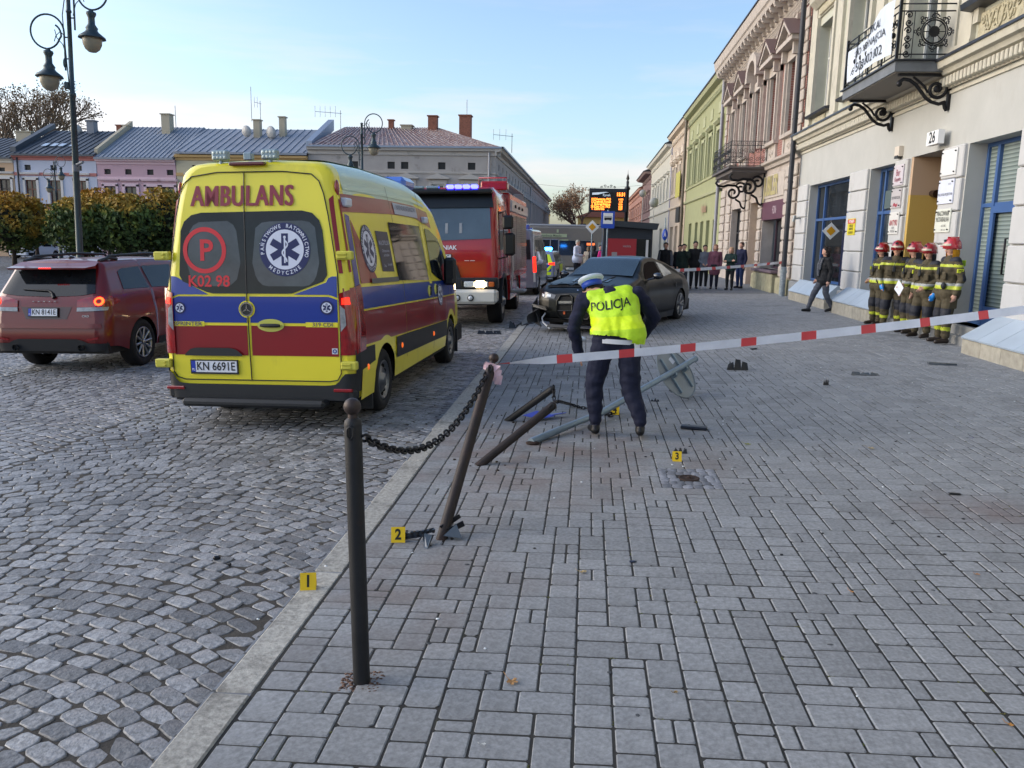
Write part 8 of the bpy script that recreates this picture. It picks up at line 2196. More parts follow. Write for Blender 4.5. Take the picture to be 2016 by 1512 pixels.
q.add([dfn(*p, .004) for p in disc_pts(R0, 48)], [tuple(range(48))]); q.add([dfn(*p, -.004) for p in disc_pts(R0, 48)], [tuple(range(48))[::-1]])
q.tube([dfn(*p, .006) for p in disc_pts(R0, 48)], .009, 6, closed=True)
q.build('sign_plate', M('sign_back', '#8a9196', .5, .3, noise=(3, .1), bump=(20, .15)), sp)
q = MB()
for u in (-.14, .14):
    V_ = []
    q.add([dfn(u - .014, -.24, .008), dfn(u + .014, -.24, .008), dfn(u + .014, .24, .008), dfn(u - .014, .24, .008), dfn(u - .014, -.24, .03), dfn(u + .014, -.24, .03), dfn(u + .014, .24, .03), dfn(u - .014, .24, .03)], [(4, 5, 6, 7), (0, 1, 5, 4), (1, 2, 6, 5), (2, 3, 7, 6), (3, 0, 4, 7)])
q.build('rail', m_galv, sp)
q = MB()
for u in (-.14, .14): c0_ = dc + ax * u + nrm * .055; q.cyl(c0_ - ax * .018, c0_ + ax * .018, .043, None, 16)
q.build('clamp', m_galv, sp)
q = MB(); q.add([dfn(*p, .0065) for p in ((.02, -.19), (.10, -.21), (.12, -.13), (.04, -.11))], [(0, 1, 2, 3)]); q.build('sticker', M('sticker_white'), sp)
q = MB(); q.ell(p0 + Vector((.02, 0, -.01)), .07, .05, .02, 10, 5); q.build('torn_foot', M('rusty_iron'), sp)
# ---- evidence markers
def marker(txt, x, y, label, yaw=0, s_=.07):
    t = thing('evidence_marker', label, 'evidence marker', (x, y, gz(x) + .002), (0, 0, R(yaw)), 'numbered yellow evidence markers')
    q = MB(); w_ = s_ * .5; h_ = s_ * 1.06; d = .028
    th = .0015
    q.add([(-w_, -d, 0), (w_, -d, 0), (w_, 0, h_), (-w_, 0, h_), (-w_, d, 0), (w_, d, 0)], [(0, 1, 2, 3), (3, 2, 5, 4)])
    q.add([(-w_, -d + th * 2, 0), (w_, -d + th * 2, 0), (w_, th, h_ - th * 2), (-w_, th, h_ - th * 2)], [(0, 1, 2, 3)])
    q.build('card', M('marker_yellow', '#e3bd00', .45), t)
    q = MB(); sl_ = d / h_; add_text(q, txt, s_ * .98, lambda a, b_: (a, -d + (h_ * .5 + b_) * sl_ - .0012, h_ * .5 + b_), .035, .9); q.build('numeral', M('ink_black'), t)
marker('1', -1.455, 4.06, 'yellow evidence marker number 1 on the granite kerb', 14, .085)
marker('2', -1.13, 4.80, 'yellow evidence marker number 2 beside the foot of the leaning bollard', 10, .088)
marker('3', .815, 6.87, 'yellow evidence marker number 3 above the small manhole', 2, .078)
marker('4', .345, 8.75, 'yellow evidence marker number 4 partly hidden between the officer legs', 0, .095)
# ---- debris
m_deb = M('black_shard', '#15161a', .35, noise=(20, .3)); m_deb2 = M('grey_shard', '#4b5258', .25, coat=.6)
def debris(label, x, y, size, kind=0, mat=None, seed=0, name='debris_piece', yaw=0, h=.02, cat='debris'):
    r_ = random.Random(seed + 99); t = MB(); n = 7
    if kind == 0:
        P_ = [(size * .5 * r_.uniform(.6, 1.1) * math.cos(a), size * .32 * r_.uniform(.5, 1.1) * math.sin(a)) for a in [2 * PI * i / n for i in range(n)]]
        t.prism(P_, 0, h, 'z'); t.xf(lambda p: (p[0], p[1], p[2] + .25 * h * math.sin(p[0] * 40)))
    elif kind == 1: t.bbox(-size / 2, size / 2, -size * .18, size * .18, 0, h, .008)
    elif kind == 2:
        for k in range(3):
            x0 = -size / 2 + k * size / 3; shard(t, [(x0, -size * .2, 0), (x0 + size * .36, -size * .16, .0), (x0 + size * .30, -size * .1, h * r_.uniform(.6, 1.4)), (x0 + .02, -size * .08, h * r_.uniform(.5, 1.5))], .006); shard(t, [(x0, -size * .1, 0), (x0 + size * .3, size * .25, 0), (x0 + size * .2, size * .2, h)], .006)
    ca, sa = math.cos(R(yaw)), math.sin(R(yaw))
    o = t.build(name, mat or m_deb, None, (x, y, gz(x) + (RD if x < -1.5 else 0) + .003), (0, 0, R(yaw)))
    return tag(o, label, cat)
from_px = lambda px, py: (lambda d: (1.86 / (S * d.x - d.z) * d.x, 1.86 / (S * d.x - d.z) * d.y))(cx * ((px - 1008) / 1603) + cy * ((756 - py) / 1603) - cz)
x, y = from_px(1366, 845); debris('flat black plastic strip lying right of the officer', x, y, .26, 1, M('dark_strip', '#171c28', .4), 1, yaw=-12, h=.03)
x, y = from_px(1450, 728); debris('black folded plastic bracket lying right of the round sign', x, y, .30, 2, None, 2, h=.11)
x, y = from_px(1338, 892); debris('pointed black plastic sliver just behind marker 3', x, y, .12, 2, None, 3, h=.04)
x, y = from_px(1850, 718); debris('long dark plastic piece lying before the firefighters steps', x, y, .42, 0, m_deb2, 4, yaw=-20, h=.03)
x, y = from_px(1700, 738); debris('crumpled clear and dark lamp fragment in the middle of the pavement', x, y, .38, 2, m_deb2, 5, h=.03); 
x, y = from_px(1625, 758); debris('small black cone shaped plastic scrap on the pavement', x, y, .07, 2, None, 6, h=.06)
x, y = from_px(1484, 688); debris('small dark scrap near the tape beyond the bracket', x, y, .12, 0, None, 7)
x, y = from_px(1879, 974); debris('small black bar lying right on the reddish stain', x, y, .09, 1, None, 8, yaw=-5, h=.012)
x, y = from_px(426, 1082); debris('black angular crumb on the setts left of marker 1', x, y, .045, 1, None, 9, yaw=20, h=.026)
x, y = from_px(450, 1093); debris('second smaller black crumb on the setts left of marker 1', x, y, .035, 1, None, 10, yaw=-10, h=.02)
x, y = from_px(1245, 1107); debris('small dark blue rounded chip in the middle foreground', x, y, .045, 0, M('navy_chip', '#1b2138', .3), 11, h=.006)
x, y = from_px(1538, 1094); debris('small dark disc lying right of the blue chip', x, y, .02, 0, None, 12, h=.008)
x, y = from_px(965, 650); debris('black bumper scrap on the cobbles before the coupe', x, y - .1, .5, 2, None, 13, h=.06)
x, y = from_px(1022, 640); debris('dark shard on the kerb by the coupe front corner', x, y, .45, 2, None, 14, h=.12)
x, y = from_px(1280, 790); debris('twisted black clip behind the officer right leg', x + .05, y, .10, 2, None, 15, h=.02)
x, y = from_px(1323, 770); debris('small black clip under the round sign', x, y, .08, 2, None, 16, h=.03)
x, y = from_px(1140, 672)
tag(MB().ell((x, y, gz(x) + .05), .14, .05, .05, 10, 6).build('broken_lens', M('lens_white', '#c4d0dc', .15, spec=1)), 'pale broken lamp lens under the coupe front', 'debris')
x, y = from_px(1055, 826)
q = MB(); shard(q, [(x - .14, y + .02, .02), (x + .05, y - .08, .01), (x + .2, y + .02, .03), (x - .0, y + .1, .06)], .004); shard(q, [(x + .05, y - .02, .02), (x + .32, y + .12, .05), (x + .3, y + .16, .03), (x + .05, y + .08, .02)], .004)
tag(q.build('sign_fragment', M('violet_blue', '#3c46b0', .35)), 'bent blue plastic sheet beneath the fallen bollard', 'debris')
# splintered trim wrapped round the leaning bollard's foot
t = thing('splintered_trim', 'splintered black trim wrapped round the foot of the leaning bollard', 'debris', (-.90, 4.84, gz(-.9)))
q = MB(); q.smooth = False
shard(q, [(-.22, -.03, .01), (-.02, .0, .05), (-.01, .01, .08), (-.20, -.02, .035)], .006); shard(q, [(-.24, -.05, .0), (-.05, -.02, .03), (-.05, .0, .045), (-.24, -.03, .012)], .006)
shard(q, [(-.07, -.06, .06), (-.05, -.08, .0), (-.02, -.15, .0), (.0, -.04, .05)], .005)
shard(q, [(.04, .02, .05), (.16, .10, .10), (.17, .12, .06), (.06, .05, .02)], .006); shard(q, [(.02, .03, .08), (.13, .14, .13), (.14, .15, .105), (.04, .05, .05)], .006)
for i in range(6): q.box(-.19 + i * .035, -.175 + i * .035, -.035, -.01, .03 + i * .006, .05 + i * .006)
q.build('shards', m_deb, t)
q = MB(); q.smooth = False
shard(q, [(-.06, -.05, .06), (-.045, -.14, -.0), (-.02, -.16, .0), (-.01, -.05, .05)], .003); shard(q, [(.05, .0, .03), (.17, .0, .02), (.12, .08, .085)], .003)
q.build('clear_shards', m_deb2, t)
# crumbs, glass bits and specks
rr = random.Random(21)
def specks(n, nm, label, mat, rgn, smin, smax, flat_=.4):
    q = MB()
    for i in range(n):
        x, y = rgn()
        s_ = rr.uniform(smin, smax); q.ell((x, y, gz(x) + s_ * flat_ * .5), s_, s_ * rr.uniform(.5, 1), s_ * flat_, 5, 3)
    tag(q.build(nm, mat), label, nm.replace('_', ' '), kind='stuff')
specks(120, 'black_crumbs', 'scattered tiny black plastic crumbs on the pavement', m_deb, lambda: (rr.gauss(1.6, 1.6), rr.uniform(4.5, 14)), .004, .016)
specks(130, 'glass_crumbs', 'scattered tiny white glass crumbs on the pavement', M('glass_crumb', '#cfd6da', .2, spec=1), lambda: (rr.gauss(2.0, 2.2), rr.uniform(3.0, 17)), .004, .014)
specks(40, 'soil_crumbs', 'dark soil crumbs round the broken bollard feet', M('soil', '#2a211b', .95), lambda: rr.choice([(-.865 + rr.gauss(0, .12), 4.87 + rr.gauss(0, .1)), (-.83 + rr.gauss(0, .12), 6.6 + rr.gauss(0, .12)), (-.45 + rr.gauss(0, .1), 7.4 + rr.gauss(0, .08)), (-.78 + rr.gauss(0, .1), 8.4 + rr.gauss(0, .1))]), .006, .018, .6)
specks(46, 'gum_spots', 'flattened dark gum spots on the paving', M('gum', '#3f4246', .8), lambda: (rr.uniform(-.8, 5), rr.uniform(2.8, 11)), .010, .022, .05)
def leaf(label, px, py, s_, colr, yaw=0, seed=1):
    x, y = from_px(px, py); r_ = random.Random(seed); n = 15
    P_ = [((.55 if i % 3 == 1 else 1) * s_ * r_.uniform(.8, 1.05) * math.cos(2 * PI * i / n), (.6 if i % 3 == 1 else 1) * s_ * .8 * math.sin(2 * PI * i / n)) for i in range(n)]
    q = MB(); v = [(0, 0, .006)] + [(p[0], p[1], .004 + .5 * s_ * r_.uniform(0, .6)) for p in P_]
    q.add(v, [(0, i + 1, (i + 1) % n + 1) for i in range(n)]); q.tube([(0, 0, .006), (-s_ * .9, s_ * 1.1, .008), (-s_ * 1.4, s_ * 1.7, .02)], .0014, 4)
    tag(q.build('fallen_leaf', M('leaf_' + colr, colr, .8, noise=(60, .3)), None, (x, y, gz(x) + .002), (0, 0, R(yaw))), label, 'leaf')
leaf('curled pale brown maple leaf nearest the viewer right of the upright bollard', 1008, 1345, .030, '#9c7548', 0, 1); leaf('pale dry leaf in the middle distance left of the blue chip', 1148, 1128, .022, '#a89268', 40, 2)
leaf('small orange leaf lowest at the right edge', 1990, 1430, .014, '#a8783c', 20, 3); leaf('small orange leaf above the right edge leaf', 1925, 1133, .015, '#a87444', 70, 4); leaf('small ochre leaf left of the right edge leaves', 1677, 1167, .012, '#a8763c', 10, 5)
leaf('greenish leaf above marker 3 on the right', 1472, 876, .030, '#7e8428', 10, 6); leaf('dry tan leaf on the mid pavement', 1716, 884, .035, '#94866a', 10, 7); leaf('small brown leaf low beside the centre', 1330, 1365, .013, '#8f7446', 90, 8); leaf('white paper scrap at the bottom edge', 952, 1468, .011, '#c8c8c4', 90, 9)
# tufts of moss and grass in the joints
q = MB(); r_ = random.Random(8); 
jt = [t_ for t_ in T2 if 2.4 < t_[2] < 9]
for i in range(240):
    t_ = r_.choice(jt); x = t_[0] if r_.random() < .5 else r_.uniform(t_[0], t_[1]); y = t_[2] if x != t_[0] else r_.uniform(t_[2], t_[3])
    for k in range(5): q.ell((x + r_.gauss(0, .006 if x != t_[0] else .002), y + r_.gauss(0, .002 if x != t_[0] else .006), gz(x) - .003), .0035, .0035, .003, 5, 3)
tag(q.build('moss', M('moss', '#4a5424', .9, noise=(20, .4, '#6c5230'))), 'moss tufts growing in the paving joints', 'moss', kind='stuff')

# ---- lamps
m_lamp = M('lamp_iron', '#39474c', .4, .4, noise=(4, .15)); m_globe = M('lamp_globe', '#8c8673', .35, noise=(4, .12))
def lamp(label, x, y, H, s_=1.0, rot=0, extra=False, z0=None, lean=0):
    t = thing('street_lamp', label, 'street lamp', (x, y, pz(x) if z0 is None else z0), (0, lean, R(rot)))
    q = MB(); q.lathe([(.16, 0), (.16, .5), (.11, .7), (.10, 1.2), (.075, 1.3), (.062, H * .70), (.075, H * .70 + .02), (.075, H * .70 + .08), (.052, H * .70 + .1), (.045, H - .45), (.06, H - .44), (.06, H - .40), (.045, H - .38), (.045, H - .05), (.07, H - .02), (.03, H + .02)], n=16)
    q.build('post', m_lamp, t)
    for (sg, zc_) in ((-1, H - .86), (1, H - .0)):
        arm = MB(); r0 = .36; cx0 = sg * (.12 + r0)
        pts = [(sg * .12, 0, zc_ - .8), (sg * .12, 0, zc_ - .2)]
        for i in range(34):
            a = 2 * PI * 1.12 * i / 33; rr2 = r0 * (1 if a < 1.5 * PI else 1 - .42 * (a - 1.5 * PI) / (.74 * PI))
            pts.append((cx0 - sg * rr2 * math.cos(a) - (sg * .03 if a > 1.9 * PI else 0), 0, zc_ + rr2 * math.sin(a)))
        arm.tube(pts, .021, 7)
        for zz_ in (-.1, -.55): arm.cyl((0, 0, zc_ + zz_), (sg * .1, 0, zc_ + zz_), .015, None, 6)
        arm.tube([(sg * .09, 0, zc_ - .5), (sg * .16, 0, zc_ - .25), (sg * .28, 0, zc_ - .12), (sg * .32, 0, zc_ + .05)], .010, 5)
        arm.tube([(sg * .09, 0, zc_ - .1), (sg * .2, 0, zc_ + .02), (sg * .3, 0, zc_ - .08), (sg * .34, 0, zc_ - .2)], .010, 5)
        arm.build('arm', m_lamp, t)
        lz = zc_ - r0
        q = MB(); q.lathe([(.02, lz + .02), (.055, lz - .03), (.10, lz - .05), (.105, lz - .09), (.07, lz - .16), (.075, lz - .30), (.13, lz - .38), (.115, lz - .42), (.14, lz - .46), (.27, lz - .56), (.285, lz - .60), (.2, lz - .58)], (cx0, 0, 0), 24); o = q.build('lantern', m_lamp, t)
        q = MB(); q.lathe([(.20, lz - .585), (.205, lz - .62), (.195, lz - .72), (.15, lz - .82), (.08, lz - .88), (0, lz - .895)], (cx0, 0, 0), 24); q.build('globe', m_globe, o)
    if extra:
        q = MB(); q.bbox(-.32, .3, -.12, .12, H + .06, H + .2, .02); q.tube([(-.07, 0, H - .1), (-.14, 0, H - .5), (-.09, 0, H - 1.5), (-.06, 0, H - 2.0)], .012, 5); q.bbox(-.16, -.06, -.05, .05, H - 2.05, H - 1.9, .02); q.ell((-.13, 0, H - 1.5), .045, .045, .11, 8, 6); q.build('cable_box', m_lamp, t)
        q = MB(); q.cyl((.05, -.05, H * .5 + 0), (.22, -.12, H * .5 + .06), .035, .03, 8); q.cyl((0, 0, H * .5 - .15), (0, 0, H * .5), .075, None, 12); q.build('camera_bracket', M('camera_grey', '#6a6e74', .5), t)
    return t
base = W3(152, 500, 18.0)
lamp('tall street lamp with two pear shaped lanterns at the upper left', base.x + .02, 18.0, 6.92 + .45, 1, 8, True, z0=-.36, lean=R(1.4))
b2_ = W3(713, 330, 33.0); lamp('street lamp behind the ambulance seen against the grey roofs', b2_.x, 33.0, 6.6, 1, 0, lean=0)
b3_ = W3(112, 400, 55.0); lamp('distant street lamp in front of the white house', b3_.x, 55.0, 6.9, 1, 0)
# ---- display board, kiosk, signs
kz = gz(1.2)
db = thing('departure_board', 'dark electronic bus departure board with glowing orange lines on a post', 'display board', (1.5, 35, kz))
q = MB(); q.lathe([(.12, 0), (.12, .3), (.08, .4), (.08, 3.95), (.12, 3.98), (.12, 4.05), (.05, 4.12), (.06, 4.3), (.03, 4.33), (.07, 4.42), (.01, 4.62), (0, 4.8)], n=14); q.build('post', m_dg2, db)
q = MB(); q.bbox(-1.58, .0, -.12, .12, 3.05, 4.0, .02); q.build('cabinet', M('cabinet_dark', '#20262e', .4), db)
q = MB(); q.box(-1.50, -.12, -.128, -.122, 3.12, 3.86); q.build('screen', M('screen_dark', '#14181e', .15), db)
OR_ = M('led_orange', '#e88030', .4, emit=('#ff7a28', 2.6))
for (tx, s_, u, v) in (('15:31', .16, -.26, 3.76), ('Oświęcim PKS', .105, -1.02, 3.56), ('Chełmek Rynek', .105, -1.02, 3.46), ('Bobrek/Babice', .105, -1.02, 3.36), ('Kęty Dw. PKS', .105, -1.02, 3.26), ('Zaborska', .105, -1.14, 3.17), ('10', .1, -1.43, 3.56), ('12', .1, -1.43, 3.46), ('2', .1, -1.43, 3.36), ('28', .1, -1.43, 3.26), ('1', .1, -1.43, 3.17), ('14:33', .085, -.26, 3.56), ('1:34', .085, -.26, 3.46), ('0:36', .085, -.26, 3.36), ('0:38', .085, -.26, 3.26), ('0:39', .085, -.26, 3.17)):
    q = MB(); add_text(q, tx, s_ * 1.25, lambda a, b_: (u + a, -.133, v + b_), .03, .85); q.build('led_line', OR_, db)
q = MB(); flat(q, [(-1.45, 3.74), (-1.2, 3.75), (-.9, 3.83), (-.75, 3.84), (-.9, 3.86), (-1.45, 3.82)], lambda a, b_: (a, -.131, b_)); add_text(q, 'Rynek', .14, lambda a, b_: (-.85 + a, -.132, 3.73 + b_), .01, .9); q.build('header', M('header_grey', '#a8b0b8', .4, emit=('#a8b4c0', .5)), db)
q = MB()
for sg in (-1, 1):
    q.tube([(-.8 + sg * p[0], 0, 4.04 + p[1]) for p in spiral((.12, .06), .06, .02, 0, 1.2, 12)], .012, 5); q.tube([(-.8 + sg * p[0], 0, 4.04 + p[1]) for p in spiral((.28, .03), .05, .015, 2, 1.2, 12)], .012, 5)
q.ell((-.8, 0, 4.08), .03); q.build('crest_scroll', m_dg2, db)
ks = thing('kiosk', 'dark grey bus shelter kiosk with a red poster in its wall', 'kiosk', (.55, 31, kz))
q = MB(); q.bbox(-.05, 1.78, 0, 2.6, 0, 2.45, .02); q.build('wall', M('kiosk_dark', '#252c36', .45, noise=(2, .1)), ks)
q = MB(); q.add([(-.15, -.3, 2.42), (1.92, -.3, 2.30), (1.92, 2.7, 2.30), (-.15, 2.7, 2.42), (-.15, -.3, 2.62), (1.98, -.3, 2.52), (1.98, 2.7, 2.52), (-.15, 2.7, 2.62)], [(0, 1, 2, 3), (4, 5, 6, 7), (0, 1, 5, 4), (1, 2, 6, 5), (2, 3, 7, 6), (3, 0, 4, 7)]); q.build('roof', M('kiosk_roof', '#2c3238', .4), ks)
q = MB(); q.box(.1, 1.2, -.03, -.005, .75, 1.95); pr_ = q.build('poster', M('poster_crimson', '#a02830', .35), ks)
q = MB(); q.box(.6, 1.12, -.036, -.032, .8, 1.25); q.box(.3, .5, -.036, -.032, .8, 1.45); add_text(q, 'vectra', .13, lambda a, b_: (.85 + a, -.038, 1.68 + b_), .01, .9); q.build('poster_print', M('poster_pale', '#9a9294', .5), pr_)
q = MB(); q.box(1.22, 1.72, -.02, .0, .75, 1.95); q.box(1.56, 1.64, -.03, -.02, .95, 1.9); q.build('glass_panel', [m_glass], ks)
q = MB(); q.box(1.55, 1.64, -.034, -.03, .95, 1.92); q.build('white_strip', M('panel_white'), ks)
bs = thing('bus_stop_sign', 'blue and white bus stop sign on a thin post before the kiosk', 'road sign', (.64, 30, kz))
q = MB(); q.cyl((0, .04, 0), (0, .04, 2.95), .03, None, 10); q.build('post', m_galv, bs)
q = MB(); q.bbox(-.24, .24, -.015, .015, 2.30, 2.90, .006); q.build('plate', M('sign_blue', '#1c48b0', .4), bs)
q = MB(); q.box(-.17, .17, -.022, -.018, 2.46, 2.84); q.build('white_field', M('sign_white'), bs)
q = MB(); q.bbox(-.13, .13, -.03, -.024, 2.60, 2.68, .004); q.box(-.13, .13, -.03, -.024, 2.70, 2.715); 
for x in (-.08, .08): q.ell((x, -.027, 2.60), .022, .004, .022, 8, 6)
q.build('bus_symbol', M('ink_black'), bs)
for (nm, lb, px, py, Y, s_) in (('priority_sign', 'yellow and white diamond priority sign in front of the bus', 1166, 447, 34, .28),):
    p = W3(px, py, Y); ps = thing(nm, lb, 'road sign', (p.x, Y, gz(p.x)))
    zc = p.z - gz(p.x); q = MB(); q.cyl((0, .04, 0), (0, .04, zc + .1), .03, None, 10); q.build('post', m_galv, ps)
    q = MB(); q.prism([(0, zc - s_), (s_, zc), (0, zc + s_), (-s_, zc)], -.012, .012, 'y'); q.build('plate', M('sign_white'), ps)
    q = MB(); q.prism([(0, zc - s_ * .55), (s_ * .55, zc), (0, zc + s_ * .55), (-s_ * .55, zc)], -.018, -.0125, 'y'); q.build('yellow_field', M('sign_yellow'), ps)
p = W3(1309, 462, 45); ps = thing('round_blue_sign', 'small round blue pedestrian sign on a post beside the onlookers', 'road sign', (p.x, 45, gz(p.x)))
q = MB(); q.cyl((0, .04, 0), (0, .04, p.z - gz(p.x) + .9), .03, None, 8); q.build('post', m_galv, ps)
q = MB(); q.lathe([(0, -.02), (.30, -.02), (.30, 0), (0, 0)], (0, 0, p.z - gz(p.x)), 22, 'y'); q.xf(lambda v: (v[0] * .5, v[1], v[2])); q.build('plate', M('sign_blue'), ps)
q = MB(); add_text(q, 'Å', .35, lambda a, b_: (a * .5, -.025, p.z - gz(p.x) + b_), .01, 1); q.build('symbol', M('sign_white'), ps)
# lamp bracket signs and dishes on the far right facades
p = W3(1288, 399, 60); dish(p.x, 60, p.z, .36, 20, 'large pale satellite dish above the kiosk roof', pole=p.z - .15); p = W3(1266, 381, 66); dish(p.x, 66, p.z, .30, 20, 'upper grey satellite dish beside the dull red house', pole=p.z - .15)
# traffic cone
x, y = worldx(1123, 33), 33
tc_ = thing('traffic_cone', 'orange traffic cone beside the police car', 'traffic cone', (x, y, pz(x)))
q = MB(); q.bbox(-.18, .18, -.18, .18, 0, .04, .01); q.lathe([(.13, .04), (.03, .55), (0, .56)], n=16); q.build('cone', M('cone_orange', '#d0562a', .5), tc_)
q = MB(); q.lathe([(.102, .18), (.078, .28)], n=16); q.build('band', M('panel_white'), tc_)
# overhead wire across the street
q = MB(); q.tube([(-7.6 + 14.4 * i / 12, 90 + 0 * i, 8.0 - .5 * math.sin(PI * i / 12)) for i in range(13)], .015, 4); tag(q.build('overhead_wire', m_dg2), 'thin overhead wire spanning the far street', 'wire')
# pale posts of the far square edge
for i in range(9):
    x = -31 + i * 1.5
    q = MB(); q.cyl((x, 62.5, -.37), (x, 62.5, .55), .04, None, 6); tag(q.build('square_post', m_dg2), ['leftmost', 'second', 'third', 'fourth', 'fifth', 'sixth', 'seventh', 'eighth', 'last'][i] + ' thin dark post from the left at the far edge of the square', 'post', 'thin posts along the far edge of the square')
# ================================================================= TREES
def bark(): return M('bark', '#3c3028', .9, noise=(6, .3), bump=(18, .8, .02))
def leafmat(name, c1, c2, c3, z0, z1):
    """leaf colour of an autumn tree: the upper leaves have turned"""
    m = M(name, c1, .75)
    t = m.node_tree; b = t.nodes['Principled BSDF']; l = t.links.new
    tcn = t.nodes.new('ShaderNodeTexCoord'); sp = t.nodes.new('ShaderNodeSeparateXYZ'); l(tcn.outputs['Object'], sp.inputs[0])
    n = t.nodes.new('ShaderNodeTexNoise'); n.inputs['Scale'].default_value = .9; n.inputs['Detail'].default_value = 4; l(tcn.outputs['Object'], n.inputs[0])
    r = t.nodes.new('ShaderNodeMapRange'); r.inputs[1].default_value = z0; r.inputs[2].default_value = z1; l(sp.outputs[2], r.inputs[0])
    nn = t.nodes.new('ShaderNodeMapRange'); nn.inputs[1].default_value = .3; nn.inputs[2].default_value = .7; nn.inputs[3].default_value = -.55; nn.inputs[4].default_value = .55; l(n.outputs[0], nn.inputs[0])
    ad = t.nodes.new('ShaderNodeMath'); l(r.outputs[0], ad.inputs[0]); l(nn.outputs[0], ad.inputs[1])
    g = t.nodes.new('ShaderNodeNewGeometry'); g2 = t.nodes.new('ShaderNodeMath'); g2.operation = 'MULTIPLY_ADD'; g2.inputs[1].default_value = .3; l(g.outputs['Random Per Island'], g2.inputs[0]); l(ad.outputs[0], g2.inputs[2])
    cr_ = t.nodes.new('ShaderNodeValToRGB'); e = cr_.color_ramp.elements; e[0].position = .25; e[0].color = (*lin(c1), 1); e[1].position = 1.0; e[1].color = (*lin(c3), 1); x = e.new(.68); x.color = (*lin(c2), 1)
    l(g2.outputs[0], cr_.inputs[0])
    hs = t.nodes.new('ShaderNodeHueSaturation'); r3 = t.nodes.new('ShaderNodeMapRange'); r3.inputs[3].default_value = .6; r3.inputs[4].default_value = 1.4; l(g.outputs['Random Per Island'], r3.inputs[0]); l(r3.outputs[0], hs.inputs['Value']); l(cr_.outputs[0], hs.inputs['Color'])
    l(hs.outputs[0], b.inputs['Base Color']); b.inputs['Subsurface Weight'].default_value = 0
    return m
def globe_tree(label, x, y, zc, rx, rz, seed, mat, n=5200, ls=.13):
    rr = np.random.RandomState(seed); z0 = gz(x) + RD
    t = thing('round_tree', label, 'tree', (x, y, z0), group='round clipped trees on the square'); zc -= z0
    q = MB(); q.tube([(0, 0, 0), (.03, 0, .6), (0, .02, zc)], [.16, .12, .08], 8)
    for k in range(7): a = k * .9; q.tube([(0, 0, zc * .7), (.5 * rx * math.cos(a), .5 * rx * math.sin(a), zc), (.85 * rx * math.cos(a), .85 * rx * math.sin(a), zc + .4 * rz)], [.06, .04, .02], 5)
    q.build('trunk', bark(), t)
    cl = rr.normal(size=(60, 3)); cl /= np.linalg.norm(cl, axis=1)[:, None]; cl *= rr.uniform(.55, .95, (60, 1))
    V = []; F = []
    for i in range(n):
        c = cl[rr.randint(60)]; p = c + rr.normal(scale=.19, size=3)
        L_ = np.linalg.norm(p)
        if L_ > 1.06: p *= 1.03 / L_
        if L_ < .35: continue
        p = p * (rx, rx, rz) + (0, 0, zc)
        d = rr.normal(size=3); nrm = p - np.array((0, 0, zc)); d += .9 * nrm / np.linalg.norm(nrm); d /= np.linalg.norm(d)
        u = np.cross(d, rr.normal(size=3)); u /= np.linalg.norm(u); v = np.cross(d, u); s_ = ls * rr.uniform(.5, 1.55)
        u = u * s_; v = v * s_ * .75; o_ = len(V)
        V += [tuple(p - u), tuple(p - v * .8 + d * s_ * .2), tuple(p + u), tuple(p + v * .8 + d * s_ * .2)]; F.append((o_, o_ + 1, o_ + 2, o_ + 3))
    me = bpy.data.meshes.new('crown'); me.from_pydata(V, [], F); me.materials.append(mat); o = bpy.data.objects.new('crown', me); COL.objects.link(o); o.parent = t
    # dense dark inner twig mass so the sky does not show through the middle
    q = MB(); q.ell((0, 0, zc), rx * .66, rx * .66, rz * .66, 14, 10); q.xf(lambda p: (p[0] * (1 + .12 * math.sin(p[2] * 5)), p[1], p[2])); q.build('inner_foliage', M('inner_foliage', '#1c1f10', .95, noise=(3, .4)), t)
ma = leafmat('leaves_ochre', '#4c5a22', '#8a7022', '#a87c22', .9, 4.4); mb_ = leafmat('leaves_green', '#3e5022', '#5e6a26', '#a2802a', 1.8, 4.5)
def px_tree(label, px, py, rx, rz, Y, mat, seed, n=5200):
    p = W3(px, py, Y); globe_tree(label, p.x, Y, p.z, rx, rz, seed, mat, n)
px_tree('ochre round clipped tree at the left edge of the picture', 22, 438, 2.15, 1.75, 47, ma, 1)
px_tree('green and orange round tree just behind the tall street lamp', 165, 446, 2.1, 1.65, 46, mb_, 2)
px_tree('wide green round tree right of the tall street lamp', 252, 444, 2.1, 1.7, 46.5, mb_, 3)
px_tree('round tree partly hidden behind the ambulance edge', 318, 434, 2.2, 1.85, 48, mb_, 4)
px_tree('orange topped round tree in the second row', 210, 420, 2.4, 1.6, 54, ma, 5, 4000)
px_tree('second row round tree near the left edge', 68, 436, 1.8, 1.6, 56, ma, 6, 3500)
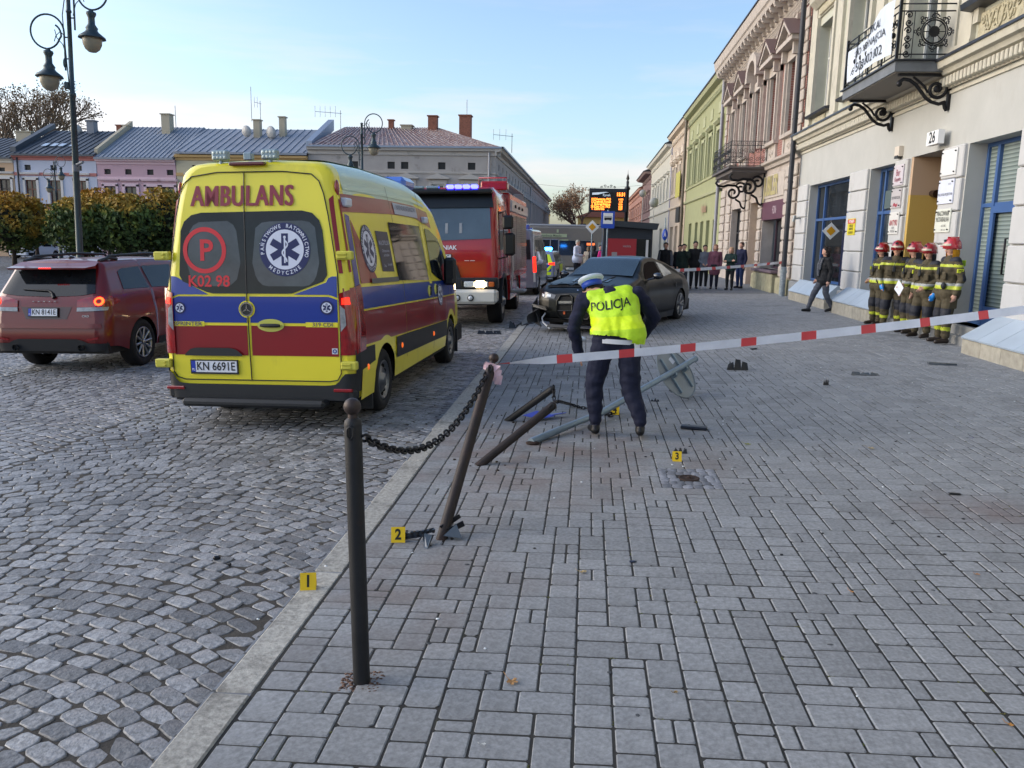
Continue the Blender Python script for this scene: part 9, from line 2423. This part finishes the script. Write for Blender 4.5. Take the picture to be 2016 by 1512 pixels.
def bare_tree(label, x, y, H, seed, spread=.55, colr='#5a4a3c', levels=6, leafc=None, nleaf=0, lean=0):
    t = thing('bare_tree', label, 'tree', (x, y, gz(x)))
    r_ = random.Random(seed); q = MB(); tips = []
    def grow(p, d, ln, rad, lv):
        e = p + d * ln; mid = p + d * ln * .5 + Vector((r_.uniform(-1, 1), r_.uniform(-1, 1), r_.uniform(-.5, .5))) * ln * .06
        q.tube([p, mid, e], [rad, rad * .85, rad * .7], 6 if lv > 3 else 3, caps=False)
        if lv == 0: tips.append(e); return
        for k in range(3 if lv < levels else 4):
            ax = Vector((r_.uniform(-1, 1), r_.uniform(-1, 1), r_.uniform(-.3, .5))).normalized()
            nd = (d + ax * spread * r_.uniform(.6, 1.3)).normalized(); grow(p + d * ln * r_.uniform(.6, 1) if k else e, nd, ln * r_.uniform(.66, .82), rad * .6, lv - 1)
    grow(Vector((0, 0, 0)), Vector((lean, 0, 1)).normalized(), H * .27, H * .028, levels)
    q.build('branches', M('bark_' + colr, colr, .9), t)
    if nleaf:
        V = []; F = []
        for i in range(nleaf):
            p = r_.choice(tips) + Vector((r_.gauss(0, .25), r_.gauss(0, .25), r_.gauss(0, .25))); s_ = r_.uniform(.06, .15); o_ = len(V)
            a = Vector((r_.uniform(-1, 1), r_.uniform(-1, 1), r_.uniform(-1, 1))).normalized() * s_; b_ = a.orthogonal().normalized() * s_ * .8
            V += [tuple(p - a), tuple(p - b_), tuple(p + a), tuple(p + b_)]; F.append((o_, o_ + 1, o_ + 2, o_ + 3))
        me = bpy.data.meshes.new('leaves'); me.from_pydata(V, [], F); me.materials.append(M('leaf_' + leafc, leafc, .8)); o = bpy.data.objects.new('leaves', me); COL.objects.link(o); o.parent = t
p = W3(30, 262, 92); bare_tree('thinning brown tree rising behind the roofs at the far left', p.x, 92, 23.5, 3, .6, '#7a6856', 6, '#7c6240', 3600)
p = W3(1140, 440, 135); bare_tree('bare autumn tree standing beyond the bus at the street end', p.x, 135, 12.5, 5, .62, '#7a6050', 6, '#9a7048', 3500)
